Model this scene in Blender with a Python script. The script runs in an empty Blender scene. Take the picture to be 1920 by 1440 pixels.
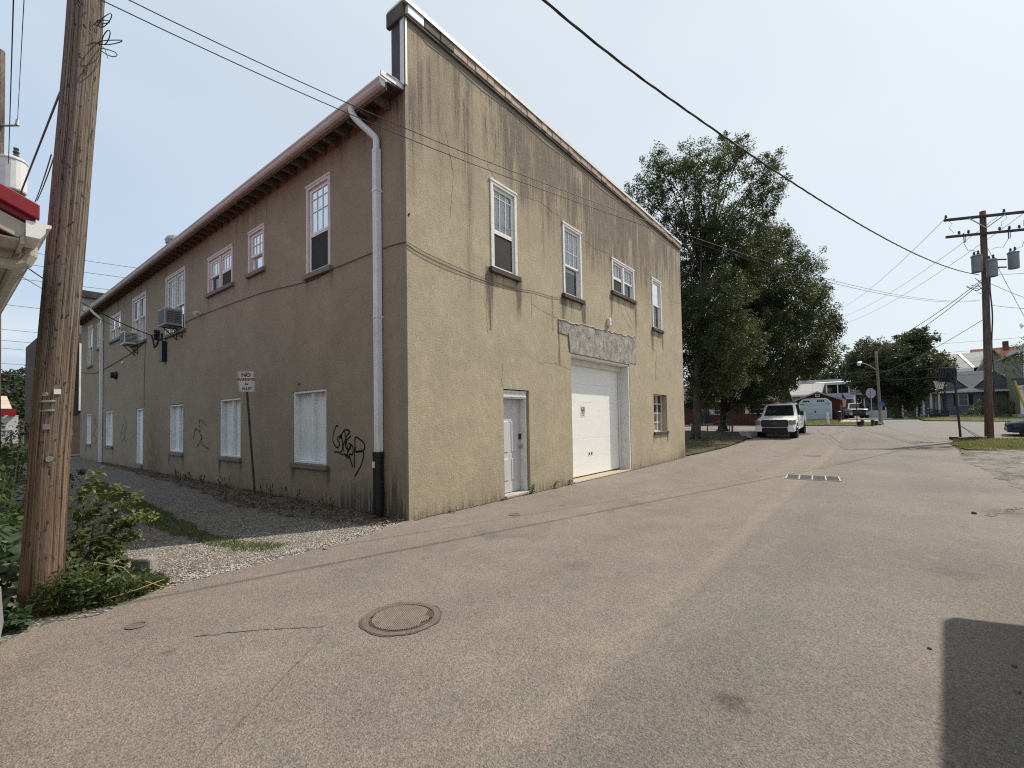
import bpy, bmesh, math, random
import numpy as np
from mathutils import Vector, Matrix
random.seed(7); rng = np.random.default_rng(7)
S = bpy.context.scene; COL = S.collection
R = math.radians

# ------------------------------------------------------------------ camera
YAW, PIT, ROL, FPX, CAMH = R(38.3), R(1.8), R(0.95), 857.0, 1.6
f0 = Vector((math.cos(YAW), math.sin(YAW), 0)); r0 = Vector((math.sin(YAW), -math.cos(YAW), 0)); u0 = Vector((0, 0, 1))
fw = f0*math.cos(PIT) + u0*math.sin(PIT); up = u0*math.cos(PIT) - f0*math.sin(PIT)
rt = r0*math.cos(ROL) - up*math.sin(ROL); upp = up*math.cos(ROL) + r0*math.sin(ROL)
cam = bpy.data.objects.new('camera', bpy.data.cameras.new('camera')); COL.objects.link(cam)
cam.matrix_world = Matrix(((rt.x, upp.x, -fw.x, 0), (rt.y, upp.y, -fw.y, 0), (rt.z, upp.z, -fw.z, CAMH), (0, 0, 0, 1)))
cam.data.sensor_width = 36; cam.data.lens = 36*FPX/1920; cam.data.shift_y = 0.0214
cam.data.clip_start = 0.05; cam.data.clip_end = 3000
S.camera = cam

# ------------------------------------------------------------------ sky, sun, exposure
SUN_EL, SUN_AZ = R(52), R(-28)           # azimuth of the sun, counter-clockwise from +X
W = bpy.data.worlds.new('World'); S.world = W; W.use_nodes = True
nt = W.node_tree; N = nt.nodes; L = nt.links; N.clear()
wo = N.new('ShaderNodeOutputWorld'); bg = N.new('ShaderNodeBackground'); L.new(bg.outputs[0], wo.inputs[0])
sky = N.new('ShaderNodeTexSky'); sky.sky_type = 'NISHITA'; sky.sun_disc = False
sky.sun_elevation = SUN_EL; sky.sun_rotation = math.pi/2 - SUN_AZ
sky.air_density = 1.0; sky.dust_density = 2.5; sky.ozone_density = 1.5; sky.altitude = 200
bg.inputs[1].default_value = 0.11
tc = N.new('ShaderNodeTexCoord'); sep = N.new('ShaderNodeSeparateXYZ'); L.new(tc.outputs['Generated'], sep.inputs[0])
def wmath(op, a, b=None, clamp=False):
    n = N.new('ShaderNodeMath'); n.operation = op; n.use_clamp = clamp
    for i, v in enumerate((a, b)):
        if v is None: continue
        if isinstance(v, (int, float)): n.inputs[i].default_value = v
        else: L.new(v, n.inputs[i])
    return n.outputs[0]
def wmap(v, a, b, c, d):
    n = N.new('ShaderNodeMapRange'); n.clamp = True
    L.new(v, n.inputs[0])
    for i, k in enumerate((a, b, c, d)): n.inputs[i+1].default_value = k
    return n.outputs[0]
# a thin milky veil all over the sky, and cumulus banks low over the horizon
veil = N.new('ShaderNodeMixRGB'); L.new(sky.outputs[0], veil.inputs[1]); 
sd_ = N.new('ShaderNodeVectorMath'); sd_.operation = 'DOT_PRODUCT'; L.new(tc.outputs['Generated'], sd_.inputs[0])
sd_.inputs[1].default_value = (math.cos(SUN_EL)*math.cos(SUN_AZ), math.cos(SUN_EL)*math.sin(SUN_AZ), math.sin(SUN_EL))
vc = N.new('ShaderNodeMixRGB'); L.new(wmap(sd_.outputs['Value'], 0.10, 0.74, 0, 1), vc.inputs[0]); vc.inputs[1].default_value = (5.75, 6.95, 8.4, 1); vc.inputs[2].default_value = (7.7, 8.4, 8.9, 1)
L.new(vc.outputs[0], veil.inputs[2])
nz = N.new('ShaderNodeTexNoise'); nz.inputs['Scale'].default_value = 2.2; nz.inputs['Detail'].default_value = 5
mp = N.new('ShaderNodeMapping'); mp.inputs['Scale'].default_value = (1, 1, 2.5); L.new(tc.outputs['Generated'], mp.inputs[0]); L.new(mp.outputs[0], nz.inputs[0])
L.new(wmap(nz.outputs[0], 0.3, 0.7, 0.77, 0.86), veil.inputs[0])
nc = N.new('ShaderNodeTexNoise'); nc.inputs['Scale'].default_value = 5; nc.inputs['Detail'].default_value = 7; nc.inputs['Roughness'].default_value = 0.55
mp2 = N.new('ShaderNodeMapping'); mp2.inputs['Scale'].default_value = (1, 1, 3.2); mp2.inputs['Location'].default_value = (3.1, 1.7, 0.2)
L.new(tc.outputs['Generated'], mp2.inputs[0]); L.new(mp2.outputs[0], nc.inputs[0])
low = wmath('MULTIPLY', wmap(sep.outputs[2], 0.10, 0.2, 1, 0), wmap(nc.outputs[0], 0.46, 0.62, 0, 0.75))
cl = N.new('ShaderNodeMixRGB'); L.new(low, cl.inputs[0]); L.new(veil.outputs[0], cl.inputs[1]); cl.inputs[2].default_value = (8.2, 8.4, 8.6, 1)
L.new(cl.outputs[0], bg.inputs[0])
sl = bpy.data.lights.new('sun', 'SUN'); sl.energy = 5.0; sl.angle = R(0.6); sl.color = (1, 0.93, 0.82)
so = bpy.data.objects.new('sun', sl); COL.objects.link(so); so.location = (0, -20, 60)
sdir = Vector((math.cos(SUN_EL)*math.cos(SUN_AZ), math.cos(SUN_EL)*math.sin(SUN_AZ), math.sin(SUN_EL)))
so.rotation_euler = (-sdir).to_track_quat('-Z', 'Y').to_euler()
S.view_settings.view_transform = 'Standard'; S.view_settings.look = 'None'
S.view_settings.exposure = 0.0; S.view_settings.gamma = 1.0; S.view_settings.use_curve_mapping = False
S.render.engine = 'CYCLES'; S.cycles.use_denoising = False; S.cycles.filter_width = 1.15; S.cycles.sample_clamp_indirect = 4; S.cycles.max_bounces = 6; S.cycles.transparent_max_bounces = 12

# ------------------------------------------------------------------ materials
class NT:
    def __init__(s, name):
        s.m = bpy.data.materials.new(name); s.m.use_nodes = True; s.t = s.m.node_tree; s.t.nodes.clear()
        s.out = s.n('ShaderNodeOutputMaterial'); s.p = s.n('ShaderNodeBsdfPrincipled'); s.l(s.p.outputs[0], s.out.inputs[0])
        s.co = s.n('ShaderNodeTexCoord').outputs['Object']
    def n(s, k): return s.t.nodes.new(k)
    def l(s, a, b): s.t.links.new(a, b)
    def set(s, node, i, v):
        if isinstance(v, bpy.types.NodeSocket): s.l(v, node.inputs[i])
        elif isinstance(v, (tuple, list)): node.inputs[i].default_value = (*v, 1) if len(v) == 3 and len(node.inputs[i].default_value) == 4 else v
        else: node.inputs[i].default_value = v
    def math(s, op, a, b=0.0, clamp=False):
        n = s.n('ShaderNodeMath'); n.operation = op; n.use_clamp = clamp; s.set(n, 0, a); s.set(n, 1, b); return n.outputs[0]
    def mul(s, a, b): return s.math('MULTIPLY', a, b)
    def map(s, v, a, b, c=0.0, d=1.0):
        n = s.n('ShaderNodeMapRange'); n.clamp = True; s.set(n, 0, v)
        for i, k in enumerate((a, b, c, d)): n.inputs[i+1].default_value = k
        return n.outputs[0]
    def mix(s, f, a, b, mode='MIX'):
        n = s.n('ShaderNodeMixRGB'); n.blend_type = mode; s.set(n, 0, f); s.set(n, 1, a); s.set(n, 2, b); return n.outputs[0]
    def scale(s, v, loc=(0, 0, 0), rot=(0, 0, 0), co=None):
        n = s.n('ShaderNodeMapping'); s.l(co or s.co, n.inputs[0]); n.inputs['Scale'].default_value = v
        n.inputs['Location'].default_value = loc; n.inputs['Rotation'].default_value = rot; return n.outputs[0]
    def noise(s, sc, det=4, rough=0.5, co=None, dist=0):
        n = s.n('ShaderNodeTexNoise'); s.l(co or s.co, n.inputs[0]); n.inputs['Scale'].default_value = sc
        n.inputs['Detail'].default_value = det; n.inputs['Roughness'].default_value = rough; n.inputs['Distortion'].default_value = dist; return n.outputs[0]
    def voro(s, sc, feat='F1', co=None, out='Distance'):
        n = s.n('ShaderNodeTexVoronoi'); n.feature = feat; s.l(co or s.co, n.inputs[0]); n.inputs['Scale'].default_value = sc; return n.outputs[out]
    def attr(s, name):
        n = s.n('ShaderNodeAttribute'); n.attribute_name = name; return n.outputs['Fac']
    def xyz(s):
        n = s.n('ShaderNodeSeparateXYZ'); s.l(s.co, n.inputs[0]); return n.outputs
    def bump(s, h, strength=0.3, dist=0.01, prev=None):
        n = s.n('ShaderNodeBump'); n.inputs['Strength'].default_value = strength; n.inputs['Distance'].default_value = dist; s.l(h, n.inputs['Height'])
        if prev: s.l(prev, n.inputs['Normal'])
        s.l(n.outputs[0], s.p.inputs['Normal']); return n.outputs[0]
    def done(s, col=None, rough=None, metal=None, spec=None):
        for k, v in (('Base Color', col), ('Roughness', rough), ('Metallic', metal), ('Specular IOR Level', spec)):
            if v is not None: s.set(s.p, k, v)
        return s.m
def mat(name, col, rough=0.7, metal=0.0, var=0.15, sc=3.0, bmp=0.0, bsc=40.0, dirt=0.0, dcol=(0.06, 0.05, 0.04), spec=0.3, stretch=(1, 1, 1)):
    t = NT(name); co = t.scale(stretch)
    c = t.mix(t.map(t.noise(sc, 5, 0.6, co), 0.3, 0.7), tuple(k*(1-var) for k in col), tuple(min(1, k*(1+var)) for k in col))
    if dirt: c = t.mix(t.mul(t.map(t.noise(sc*2.3, 6, 0.65, co), 0.5, 0.72), dirt), c, dcol)
    if bmp: t.bump(t.noise(bsc, 4, 0.6, co), bmp, 0.01)
    return t.done(c, rough, metal, spec)
M = {}
def make_materials():
    # asphalt: worn road with pale aggregate, old patches and seams
    t = NT('asphalt'); x = t.xyz()
    sp = t.noise(210, 3, 0.7); sp2 = t.voro(115, co=t.co, out='Color'); sp3 = t.noise(55, 2, 0.6)
    big = t.noise(0.35, 5, 0.6); med = t.noise(1.6, 5, 0.65)
    seam = t.math('ADD', t.mul(t.noise(2.2, 3), 0.10), t.math('SUBTRACT', x[1], 1.35))       # the long seam at y = 1.3
    left = t.map(seam, -0.02, 0.30)
    c = t.mix(t.map(big, 0.35, 0.65), (0.152, 0.134, 0.119), (0.200, 0.174, 0.148))
    warm = t.mix(t.map(med, 0.35, 0.68), (0.188, 0.150, 0.132), (0.244, 0.200, 0.156))
    c = t.mix(t.mul(left, 0.6), c, warm)
    c = t.mix(t.mul(t.map(t.noise(0.8, 6, 0.7, t.scale((1, 1, 1), (9, 4, 0))), 0.55, 0.75), 0.35), c, (0.13, 0.118, 0.105))
    c = t.mix(t.mul(t.map(t.math('ABSOLUTE', t.math('ADD', seam, -0.16)), 0.02, 0.2, 1, 0), t.map(t.noise(4, 6, 0.7), 0.35, 0.6, 0.15, 0.55)), c, (0.262, 0.212, 0.165))
    c = t.mix(t.mul(t.map(t.math('ABSOLUTE', seam), 0.0, 0.05, 1, 0), t.map(t.noise(6, 5, 0.7), 0.4, 0.65, 0, 0.45)), c, (0.11, 0.097, 0.085))
    c = t.mix(t.mul(t.map(t.noise(2.6, 6, 0.72, t.scale((1, 1, 1), (3, 8, 2))), 0.52, 0.66), 0.55), c, (0.150, 0.146, 0.124))
    c = t.mix(t.mul(t.map(t.noise(4.2, 6, 0.72, t.scale((1, 1, 1), (13, 1, 5))), 0.55, 0.68), 0.45), c, (0.275, 0.215, 0.175))
    yy = t.math('ADD', x[1], t.mul(t.noise(0.25, 2), 0.8))
    for yc, wd, k in ((-0.9, 0.55, 0.16), (0.75, 0.45, 0.14), (2.75, 0.5, 0.16), (4.5, 0.5, 0.14)):      # tyre lanes, polished darker
        c = t.mix(t.mul(t.map(t.math('ABSOLUTE', t.math('SUBTRACT', yy, yc+0.4)), 0.05, wd, k, 0), t.map(t.noise(1.1, 4), 0.3, 0.7, 0.4, 1.2)), c, (0.085, 0.08, 0.074))
    c = t.mix(t.mul(t.map(t.noise(0.55, 5, 0.6, t.scale((1, 1, 1), (21, 4, 0))), 0.64, 0.72), 0.5), c, (0.09, 0.082, 0.073))
    c = t.mix(t.mul(t.map(t.voro(0.9, co=t.scale((1, 1.3, 1), (2, 5, 0))), 0.03, 0.09, 1, 0), 0.55), c, (0.07, 0.062, 0.055))
    for px_, py_, rr_, k_ in ((2.8, 0.68, 0.13, 0.75), (10.6, -1.6, 0.35, 0.6), (1.05, 3.97, 0.07, 0.6), (6.3, -0.6, 0.3, 0.35), (4.4, 2.6, 0.22, 0.3), (8.2, 3.6, 0.4, 0.3)):   # drips and spills
        dx = t.math('SUBTRACT', x[0], px_); dy = t.math('SUBTRACT', x[1], py_); rd = t.math('SQRT', t.math('ADD', t.mul(dx, dx), t.mul(dy, dy)))
        c = t.mix(t.mul(t.map(t.math('ADD', rd, t.mul(t.math('SUBTRACT', t.noise(9, 5, 0.7), 0.5), rr_*2.2)), rr_*0.25, rr_, k_, 0), 1.0), c, (0.075, 0.062, 0.052))
    far = t.map(x[0], 30, 38)                                                                    # the cross street is a greyer mix
    c = t.mix(t.mul(far, 0.7), c, (0.185, 0.168, 0.156))
    # speckle of stones
    bw = t.n('ShaderNodeRGBToBW'); t.l(sp2, bw.inputs[0])
    g = t.math('ADD', t.map(sp, 0.3, 0.7, 0.72, 1.28), t.map(bw.outputs[0], 0.15, 0.85, -0.26, 0.28))
    g = t.math('ADD', g, t.map(sp3, 0.35, 0.65, -0.15, 0.15))
    m = t.n('ShaderNodeVectorMath'); m.operation = 'SCALE'; t.l(c, m.inputs[0]); t.l(g, m.inputs['Scale'])
    t.bump(t.math('ADD', t.mul(sp, 0.6), t.voro(95)), 0.7, 0.008)
    M['asphalt'] = t.done(m.outputs[0], 0.88, 0, 0.25)
    # gravel
    t = NT('gravel'); v = t.n('ShaderNodeTexVoronoi'); t.l(t.scale((1, 1, 0.6)), v.inputs[0]); v.inputs['Scale'].default_value = 42
    bw = t.n('ShaderNodeRGBToBW'); t.l(v.outputs['Color'], bw.inputs[0])
    c = t.mix(t.map(bw.outputs[0], 0.2, 0.85), (0.09, 0.08, 0.072), (0.43, 0.385, 0.335))
    c = t.mix(t.map(v.outputs['Distance'], 0.35, 0.62), c, (0.055, 0.05, 0.045))
    c = t.mix(t.mul(t.map(t.noise(1.2, 6, 0.65), 0.42, 0.66), 0.75), c, (0.18, 0.157, 0.135))
    t.bump(v.outputs['Distance'], -0.9, 0.02)
    M['gravel'] = t.done(c, 0.9, 0, 0.2)
    t = NT('dirty_gravel')
    c = t.mix(t.map(t.noise(30, 4, 0.7), 0.35, 0.65), (0.13, 0.118, 0.105), (0.27, 0.245, 0.215))
    c = t.mix(t.map(t.noise(0.9, 7, 0.7, t.scale((1, 1.8, 1))), 0.46, 0.6), c, (0.105, 0.092, 0.078)); c = t.mix(t.mul(t.map(t.noise(1.3, 6, 0.7, t.scale((1, 1.6, 1), (7, 3, 0))), 0.56, 0.68), 0.8), c, (0.33, 0.28, 0.24))
    c = t.mix(t.mul(t.map(t.noise(1.9, 6, 0.7, t.scale((1, 1.6, 1), (2, 9, 0))), 0.58, 0.66), 0.7), c, (0.075, 0.082, 0.03)); t.bump(t.noise(40, 5), 0.8, 0.03)
    M['gravel_dirty'] = t.done(c, 0.95, 0, 0.15)
    t = NT('dirt_and_grass_soil')
    c = t.mix(t.map(t.noise(0.6, 6, 0.7), 0.4, 0.62), (0.085, 0.066, 0.048), (0.05, 0.058, 0.026)); t.bump(t.noise(18, 5), 0.5, 0.03)
    M['soil'] = t.done(c, 0.95, 0, 0.1)
    t = NT('lawn_soil')
    c = t.mix(t.map(t.noise(1.1, 6, 0.7), 0.35, 0.65), (0.085, 0.095, 0.035), (0.14, 0.135, 0.06)); t.bump(t.noise(30, 5), 0.6, 0.03)
    M['lawn'] = t.done(c, 0.95, 0, 0.1)
    t = NT('concrete_pale'); c = t.mix(t.map(t.noise(4, 6, 0.65), 0.3, 0.7), (0.30, 0.27, 0.225), (0.46, 0.42, 0.35)); t.bump(t.noise(60, 4), 0.4, 0.006)
    M['concrete'] = t.done(c, 0.9, 0, 0.2)
    # stucco walls: colour + the streaks and drips stored per vertex as wear of the wall itself
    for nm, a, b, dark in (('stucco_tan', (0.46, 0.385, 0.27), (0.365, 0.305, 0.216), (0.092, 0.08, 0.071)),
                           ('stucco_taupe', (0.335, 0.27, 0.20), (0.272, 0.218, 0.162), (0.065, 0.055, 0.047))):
        t = NT(nm)
        c = t.mix(t.map(t.noise(0.9, 6, 0.68), 0.33, 0.67), a, b)
        c = t.mix(t.mul(t.map(t.noise(7, 5, 0.7), 0.4, 0.75), 0.35), c, tuple(k*0.72 for k in a))
        c = t.mix(t.mul(t.map(t.noise(2.3, 5, 0.7, t.scale((1, 1, 1), (5, 2, 8))), 0.52, 0.7), 0.4), c, tuple(min(1, k*1.22) for k in a))
        strk = t.map(t.noise(4.0, 4, 0.6, t.scale((1, 1, 0.10))), 0.40, 0.60); strk2 = t.map(t.noise(15.0, 4, 0.65, t.scale((1, 1, 0.05))), 0.43, 0.60)
        brk = t.map(t.noise(6.0, 7, 0.75, t.scale((1, 1, 0.6))), 0.3, 0.62, 0.45, 1.1)
        st = t.mul(t.mul(t.mul(t.attr('stain'), 1.3), t.math('ADD', t.math('ADD', t.mul(strk, 0.75), t.mul(strk2, 1.15)), 0.04)), t.mul(brk, 1.25))
        c = t.mix(t.math('MINIMUM', t.math('MAXIMUM', st, 0.0), 0.82), c, dark)
        c = t.mix(t.mul(t.attr('rust'), t.map(t.noise(2.5, 6, 0.7, t.scale((1, 1, 0.3))), 0.3, 0.7, 0.2, 1)), c, (0.20, 0.075, 0.06) if nm == 'stucco_taupe' else (0.235, 0.178, 0.145))
        c = t.mix(t.mul(t.attr('earth'), t.map(t.noise(3.5, 6, 0.7), 0.35, 0.65, 0.3, 1)), c, (0.115, 0.062, 0.035))
        pits = t.map(t.noise(38, 4, 0.75), 0.55, 0.72)
        c = t.mix(t.mul(t.map(t.noise(3.6, 7, 0.72, t.scale((1, 1, 0.8), (2, 7, 3))), 0.5, 0.72), 0.45 if nm == 'stucco_tan' else 0.2), c, tuple(k*0.68 for k in a))
        c = t.mix(t.mul(pits, 0.5 if nm == 'stucco_tan' else 0.15), c, tuple(k*0.45 for k in a))
        c = t.mix(t.mul(t.map(t.noise(27, 5, 0.8), 0.5, 0.7), 0.35 if nm == 'stucco_tan' else 0.1), c, tuple(min(1, k*1.3) for k in a))
        h = t.math('ADD', t.mul(t.noise(42, 5, 0.75), 1.0), t.mul(t.noise(9, 4, 0.6, t.scale((1, 1, 0.5))), 0.9))
        t.bump(h, 0.8 if nm == 'stucco_tan' else 0.45, 0.018)
        M[nm] = t.done(c, 0.92, 0, 0.15)
    # rough exposed concrete lintel
    t = NT('spalled_concrete')
    c = t.mix(t.map(t.noise(5.5, 10, 0.74, t.scale((1, 1, 0.75))), 0.36, 0.64), (0.185, 0.168, 0.152), (0.50, 0.465, 0.425))
    c = t.mix(t.mul(t.map(t.noise(2.6, 7, 0.7, t.scale((1, 1, 0.8))), 0.5, 0.66), 0.6), c, (0.15, 0.13, 0.122)); t.bump(t.noise(24, 8, 0.75), 0.9, 0.04)
    M['spall'] = t.done(c, 0.92, 0, 0.15)
    # pole timber
    for nm, a, b, cr in (('old_pole_timber', (0.085, 0.055, 0.038), (0.30, 0.218, 0.155), (0.03, 0.02, 0.015)), ('creosote_pole_timber', (0.085, 0.042, 0.025), (0.16, 0.085, 0.05), (0.02, 0.012, 0.01))):
        t = NT(nm); x = t.xyz(); pa = t.n('ShaderNodeAttribute'); pa.attribute_name = 'polar'; pv = pa.outputs['Vector']
        g = t.noise(9, 8, 0.7, t.scale((1, 1, 0.035), co=pv)); ck = t.noise(7, 4, 0.6, t.scale((1, 1, 0.03), (3, 1, 0), co=pv))
        c = t.mix(t.map(g, 0.34, 0.66), a, b)
        c = t.mix(t.mul(t.map(t.noise(1.3, 5, 0.6), 0.35, 0.65, 0.2, 1), t.map(x[2], 1.0, 3.2, 0.05, 0.85)), c, t.mix(t.map(g, 0.34, 0.66), (0.11, 0.098, 0.088), (0.27, 0.245, 0.215)))
        fg = t.noise(26, 6, 0.75, t.scale((1, 1, 0.05), co=pv)); c = t.mix(t.mul(t.map(fg, 0.5, 0.62), 0.75), c, cr); c = t.mix(t.mul(t.map(fg, 0.36, 0.46, 1, 0), 0.35), c, (0.38, 0.30, 0.23))
        c = t.mix(t.mul(t.map(t.noise(2.5, 5, 0.65, t.scale((1, 1, 0.5), (4, 4, 1))), 0.5, 0.65), t.map(x[2], 0.6, 2.6, 0.55, 0.0)), c, (0.11, 0.045, 0.024))
        c = t.mix(t.mul(t.map(t.noise(30, 4, 0.65, t.scale((1, 1, 0.4))), 0.58, 0.66), 0.85), c, cr)
        line = t.mul(t.map(t.math('ABSOLUTE', t.math('SUBTRACT', ck, 0.5)), 0.0, 0.022, 1, 0), t.map(t.noise(2.0, 3, 0.5, t.scale((1, 1, 0.25), co=pv)), 0.4, 0.6, 0.15, 1))
        c = t.mix(t.mul(line, 0.9), c, cr)
        if nm[0] == 'o':                                              # green algae where the gutter drips on the pole
            pz = t.n('ShaderNodeSeparateXYZ'); t.l(pv, pz.inputs[0]); side = t.map(t.math('SUBTRACT', t.mul(pz.outputs[1], 0.75), t.mul(pz.outputs[0], 0.66)), 0.05, 0.75)
            al = t.mul(t.mul(side, t.map(t.math('ABSOLUTE', t.math('SUBTRACT', pz.outputs[2], 2.95)), 0.1, 0.5, 1, 0)), t.map(t.noise(6, 5, 0.7), 0.3, 0.6, 0.3, 1)); c = t.mix(al, c, (0.045, 0.05, 0.02))
        t.bump(t.math('SUBTRACT', t.mul(g, 0.8), t.mul(line, 1.2)), 0.9, 0.015)
        M['pole' if nm[0] == 'o' else 'pole2'] = t.done(c, 0.85, 0, 0.2)
    t = NT('bark'); c = t.mix(t.map(t.noise(8, 7, 0.7, t.scale((1.5, 1.5, 0.3))), 0.35, 0.65), (0.035, 0.027, 0.022), (0.14, 0.115, 0.095)); t.bump(t.noise(14, 6, 0.7, t.scale((1.5, 1.5, 0.3))), 0.9, 0.04)
    M['bark'] = t.done(c, 0.95, 0, 0.1)
    def leafm(nm, a, b, tr=0.35):
        t = NT(nm); gi = t.n('ShaderNodeNewGeometry'); rnd = gi.outputs['Random Per Island']
        oi = t.n('ShaderNodeObjectInfo')
        r2 = t.math('FRACT', t.math('ADD', rnd, oi.outputs['Random']))
        c = t.mix(r2, a, b); c = t.mix(t.mul(t.map(t.noise(0.7, 4, 0.6), 0.4, 0.65), 0.5), c, tuple(k*0.62 for k in a))
        t.done(c, 0.5, 0, 0.35)
        tl = t.n('ShaderNodeBsdfTranslucent'); t.l(t.mix(0.5, c, (b[0]*1.6, b[1]*1.5, b[2]*0.9)), tl.inputs[0])
        mx = t.n('ShaderNodeMixShader'); mx.inputs[0].default_value = tr; t.l(t.p.outputs[0], mx.inputs[1]); t.l(tl.outputs[0], mx.inputs[2]); t.l(mx.outputs[0], t.out.inputs[0])
        return t.m
    M['leaf_birch'] = leafm('birch_leaf', (0.036, 0.05, 0.021), (0.086, 0.102, 0.04), 0.40)
    M['leaf_maple'] = leafm('maple_leaf', (0.042, 0.06, 0.03), (0.098, 0.115, 0.055), 0.32)
    M['leaf_dark'] = leafm('hill_leaf', (0.022, 0.036, 0.018), (0.06, 0.075, 0.032), 0.2)
    M['leaf_weed'] = leafm('weed_leaf', (0.045, 0.07, 0.024), (0.115, 0.142, 0.055), 0.4)
    M['leaf_pale'] = leafm('flowering_weed_leaf', (0.13, 0.17, 0.06), (0.24, 0.27, 0.11), 0.4)
    M['leaf_burdock'] = leafm('broad_leaf', (0.035, 0.07, 0.03), (0.07, 0.115, 0.05), 0.3)
    M['leaf_shrub'] = leafm('shrub_leaf', (0.07, 0.095, 0.035), (0.17, 0.19, 0.085), 0.3)
    M['grass'] = leafm('grass_blade', (0.055, 0.085, 0.018), (0.14, 0.17, 0.045), 0.35)
    M['grass_yellow'] = leafm('lawn_blade', (0.09, 0.11, 0.035), (0.20, 0.205, 0.085), 0.35)  # yellower blades for the verge and corner lawn
    M['dead'] = leafm('dead_leaf', (0.07, 0.042, 0.025), (0.23, 0.15, 0.09), 0.1)
    M['pebble'] = None
    t = NT('pebble'); gi = t.n('ShaderNodeNewGeometry'); c = t.mix(gi.outputs['Random Per Island'], (0.09, 0.08, 0.072), (0.46, 0.41, 0.355)); M['pebble'] = t.done(c, 0.85, 0, 0.25)
    # glass over a dark room: clear sheet with a mirror skin
    t = NT('window_glass'); fr = t.n('ShaderNodeFresnel'); fr.inputs[0].default_value = 1.55
    tr = t.n('ShaderNodeBsdfTransparent'); tr.inputs[0].default_value = (0.97, 0.985, 0.985, 1); gl = t.n('ShaderNodeBsdfGlossy'); gl.inputs['Roughness'].default_value = 0.03
    mx = t.n('ShaderNodeMixShader'); t.l(t.math('MINIMUM', t.math('ADD', t.mul(fr.outputs[0], 1.3), 0.03), 1.0), mx.inputs[0]); t.l(tr.outputs[0], mx.inputs[1]); t.l(gl.outputs[0], mx.inputs[2]); t.l(mx.outputs[0], t.out.inputs[0])
    wv = t.noise(2.5, 2); b = t.n('ShaderNodeBump'); b.inputs['Strength'].default_value = 0.08; b.inputs['Distance'].default_value = 0.05; t.l(wv, b.inputs['Height']); t.l(b.outputs[0], gl.inputs['Normal'])
    M['glass'] = t.m
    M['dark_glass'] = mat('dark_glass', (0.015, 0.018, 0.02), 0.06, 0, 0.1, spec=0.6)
    M['screen'] = mat('insect_screen', (0.035, 0.032, 0.028), 0.8, 0, 0.2, 2)
    M['curtain'] = mat('white_curtain', (0.84, 0.85, 0.86), 0.9, 0, 0.12, 6, stretch=(6, 6, 0.3))
    M['curtain_red'] = mat('red_plaid_curtain', (0.28, 0.11, 0.10), 0.9, 0, 0.5, 5, stretch=(4, 4, 0.6))
    M['white'] = mat('white_paint', (0.76, 0.75, 0.72), 0.55, 0, 0.05, 4, dirt=0.25, dcol=(0.42, 0.38, 0.33))
    M['white_old'] = mat('chalky_white_paint', (0.68, 0.66, 0.63), 0.7, 0, 0.08, 5, dirt=0.45, dcol=(0.33, 0.28, 0.23), bmp=0.25, bsc=30)
    M['trim_pink'] = mat('rosy_white_paint', (0.62, 0.54, 0.51), 0.65, 0, 0.08, 5, dirt=0.3, dcol=(0.3, 0.24, 0.21))
    M['boards'] = mat('whitewashed_board', (0.72, 0.73, 0.71), 0.75, 0, 0.05, 3, dirt=0.3, dcol=(0.42, 0.40, 0.36), stretch=(1, 1, 0.3))
    M['door_white'] = mat('garage_door_enamel', (0.80, 0.78, 0.73), 0.5, 0, 0.03, 2, dirt=0.12, dcol=(0.55, 0.5, 0.42), bmp=0.15, bsc=16, stretch=(0.3, 1, 3))
    M['door_grey'] = mat('grey_door_enamel', (0.52, 0.50, 0.50), 0.5, 0, 0.03, 2, dirt=0.1, dcol=(0.3, 0.28, 0.26))
    M['sill_dark'] = mat('weathered_dark_sill', (0.075, 0.055, 0.047), 0.85, 0, 0.3, 9, bmp=0.4)
    M['sill_taupe'] = mat('taupe_painted_sill', (0.20, 0.165, 0.14), 0.85, 0, 0.2, 9, bmp=0.4)
    M['gutter'] = mat('chalked_white_gutter', (0.58, 0.50, 0.47), 0.5, 0, 0.1, 3, dirt=0.35, dcol=(0.26, 0.20, 0.17), stretch=(1, 0.5, 3))
    M['downspout'] = mat('white_downspout_enamel', (0.72, 0.73, 0.74), 0.45, 0, 0.06, 2, dirt=0.3, dcol=(0.36, 0.32, 0.28), stretch=(1, 1, 0.4))
    M['rafter'] = mat('weathered_rafter_wood', (0.15, 0.115, 0.095), 0.9, 0, 0.4, 9, bmp=0.4, dirt=0.5)
    M['deck'] = mat('old_roof_deck', (0.075, 0.058, 0.048), 0.95, 0, 0.3, 5)
    M['coping'] = mat('clay_coping_tile', (0.40, 0.30, 0.23), 0.75, 0, 0.28, 2.2, dirt=0.55, dcol=(0.09, 0.07, 0.055), bmp=0.4)
    M['coping_dark'] = mat('blackened_coping_tile', (0.105, 0.09, 0.075), 0.85, 0, 0.3, 5, bmp=0.4)
    M['flash'] = mat('white_metal_flashing', (0.72, 0.70, 0.68), 0.4, 0, 0.05, 3, dirt=0.2, dcol=(0.4, 0.35, 0.3))
    M['roof_dark'] = mat('dark_asphalt_roof', (0.055, 0.052, 0.05), 0.95, 0, 0.3, 4, bmp=0.4)
    M['black'] = mat('black_plastic', (0.018, 0.018, 0.019), 0.45, 0, 0.2)
    M['cable'] = mat('black_cable_jacket', (0.03, 0.028, 0.027), 0.6, 0, 0.2)
    M['wire'] = mat('grey_wire', (0.10, 0.10, 0.105), 0.55, 0, 0.2)
    M['wirewall'] = mat('wall_cable_jacket', (0.06, 0.05, 0.045), 0.7, 0, 0.2)
    M['paint_black'] = mat('black_spray_paint', (0.02, 0.018, 0.018), 0.7, 0, 0.2, 9)
    M['paint_faint'] = mat('faded_spray_paint', (0.235, 0.19, 0.145), 0.8, 0, 0.2, 9)
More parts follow.
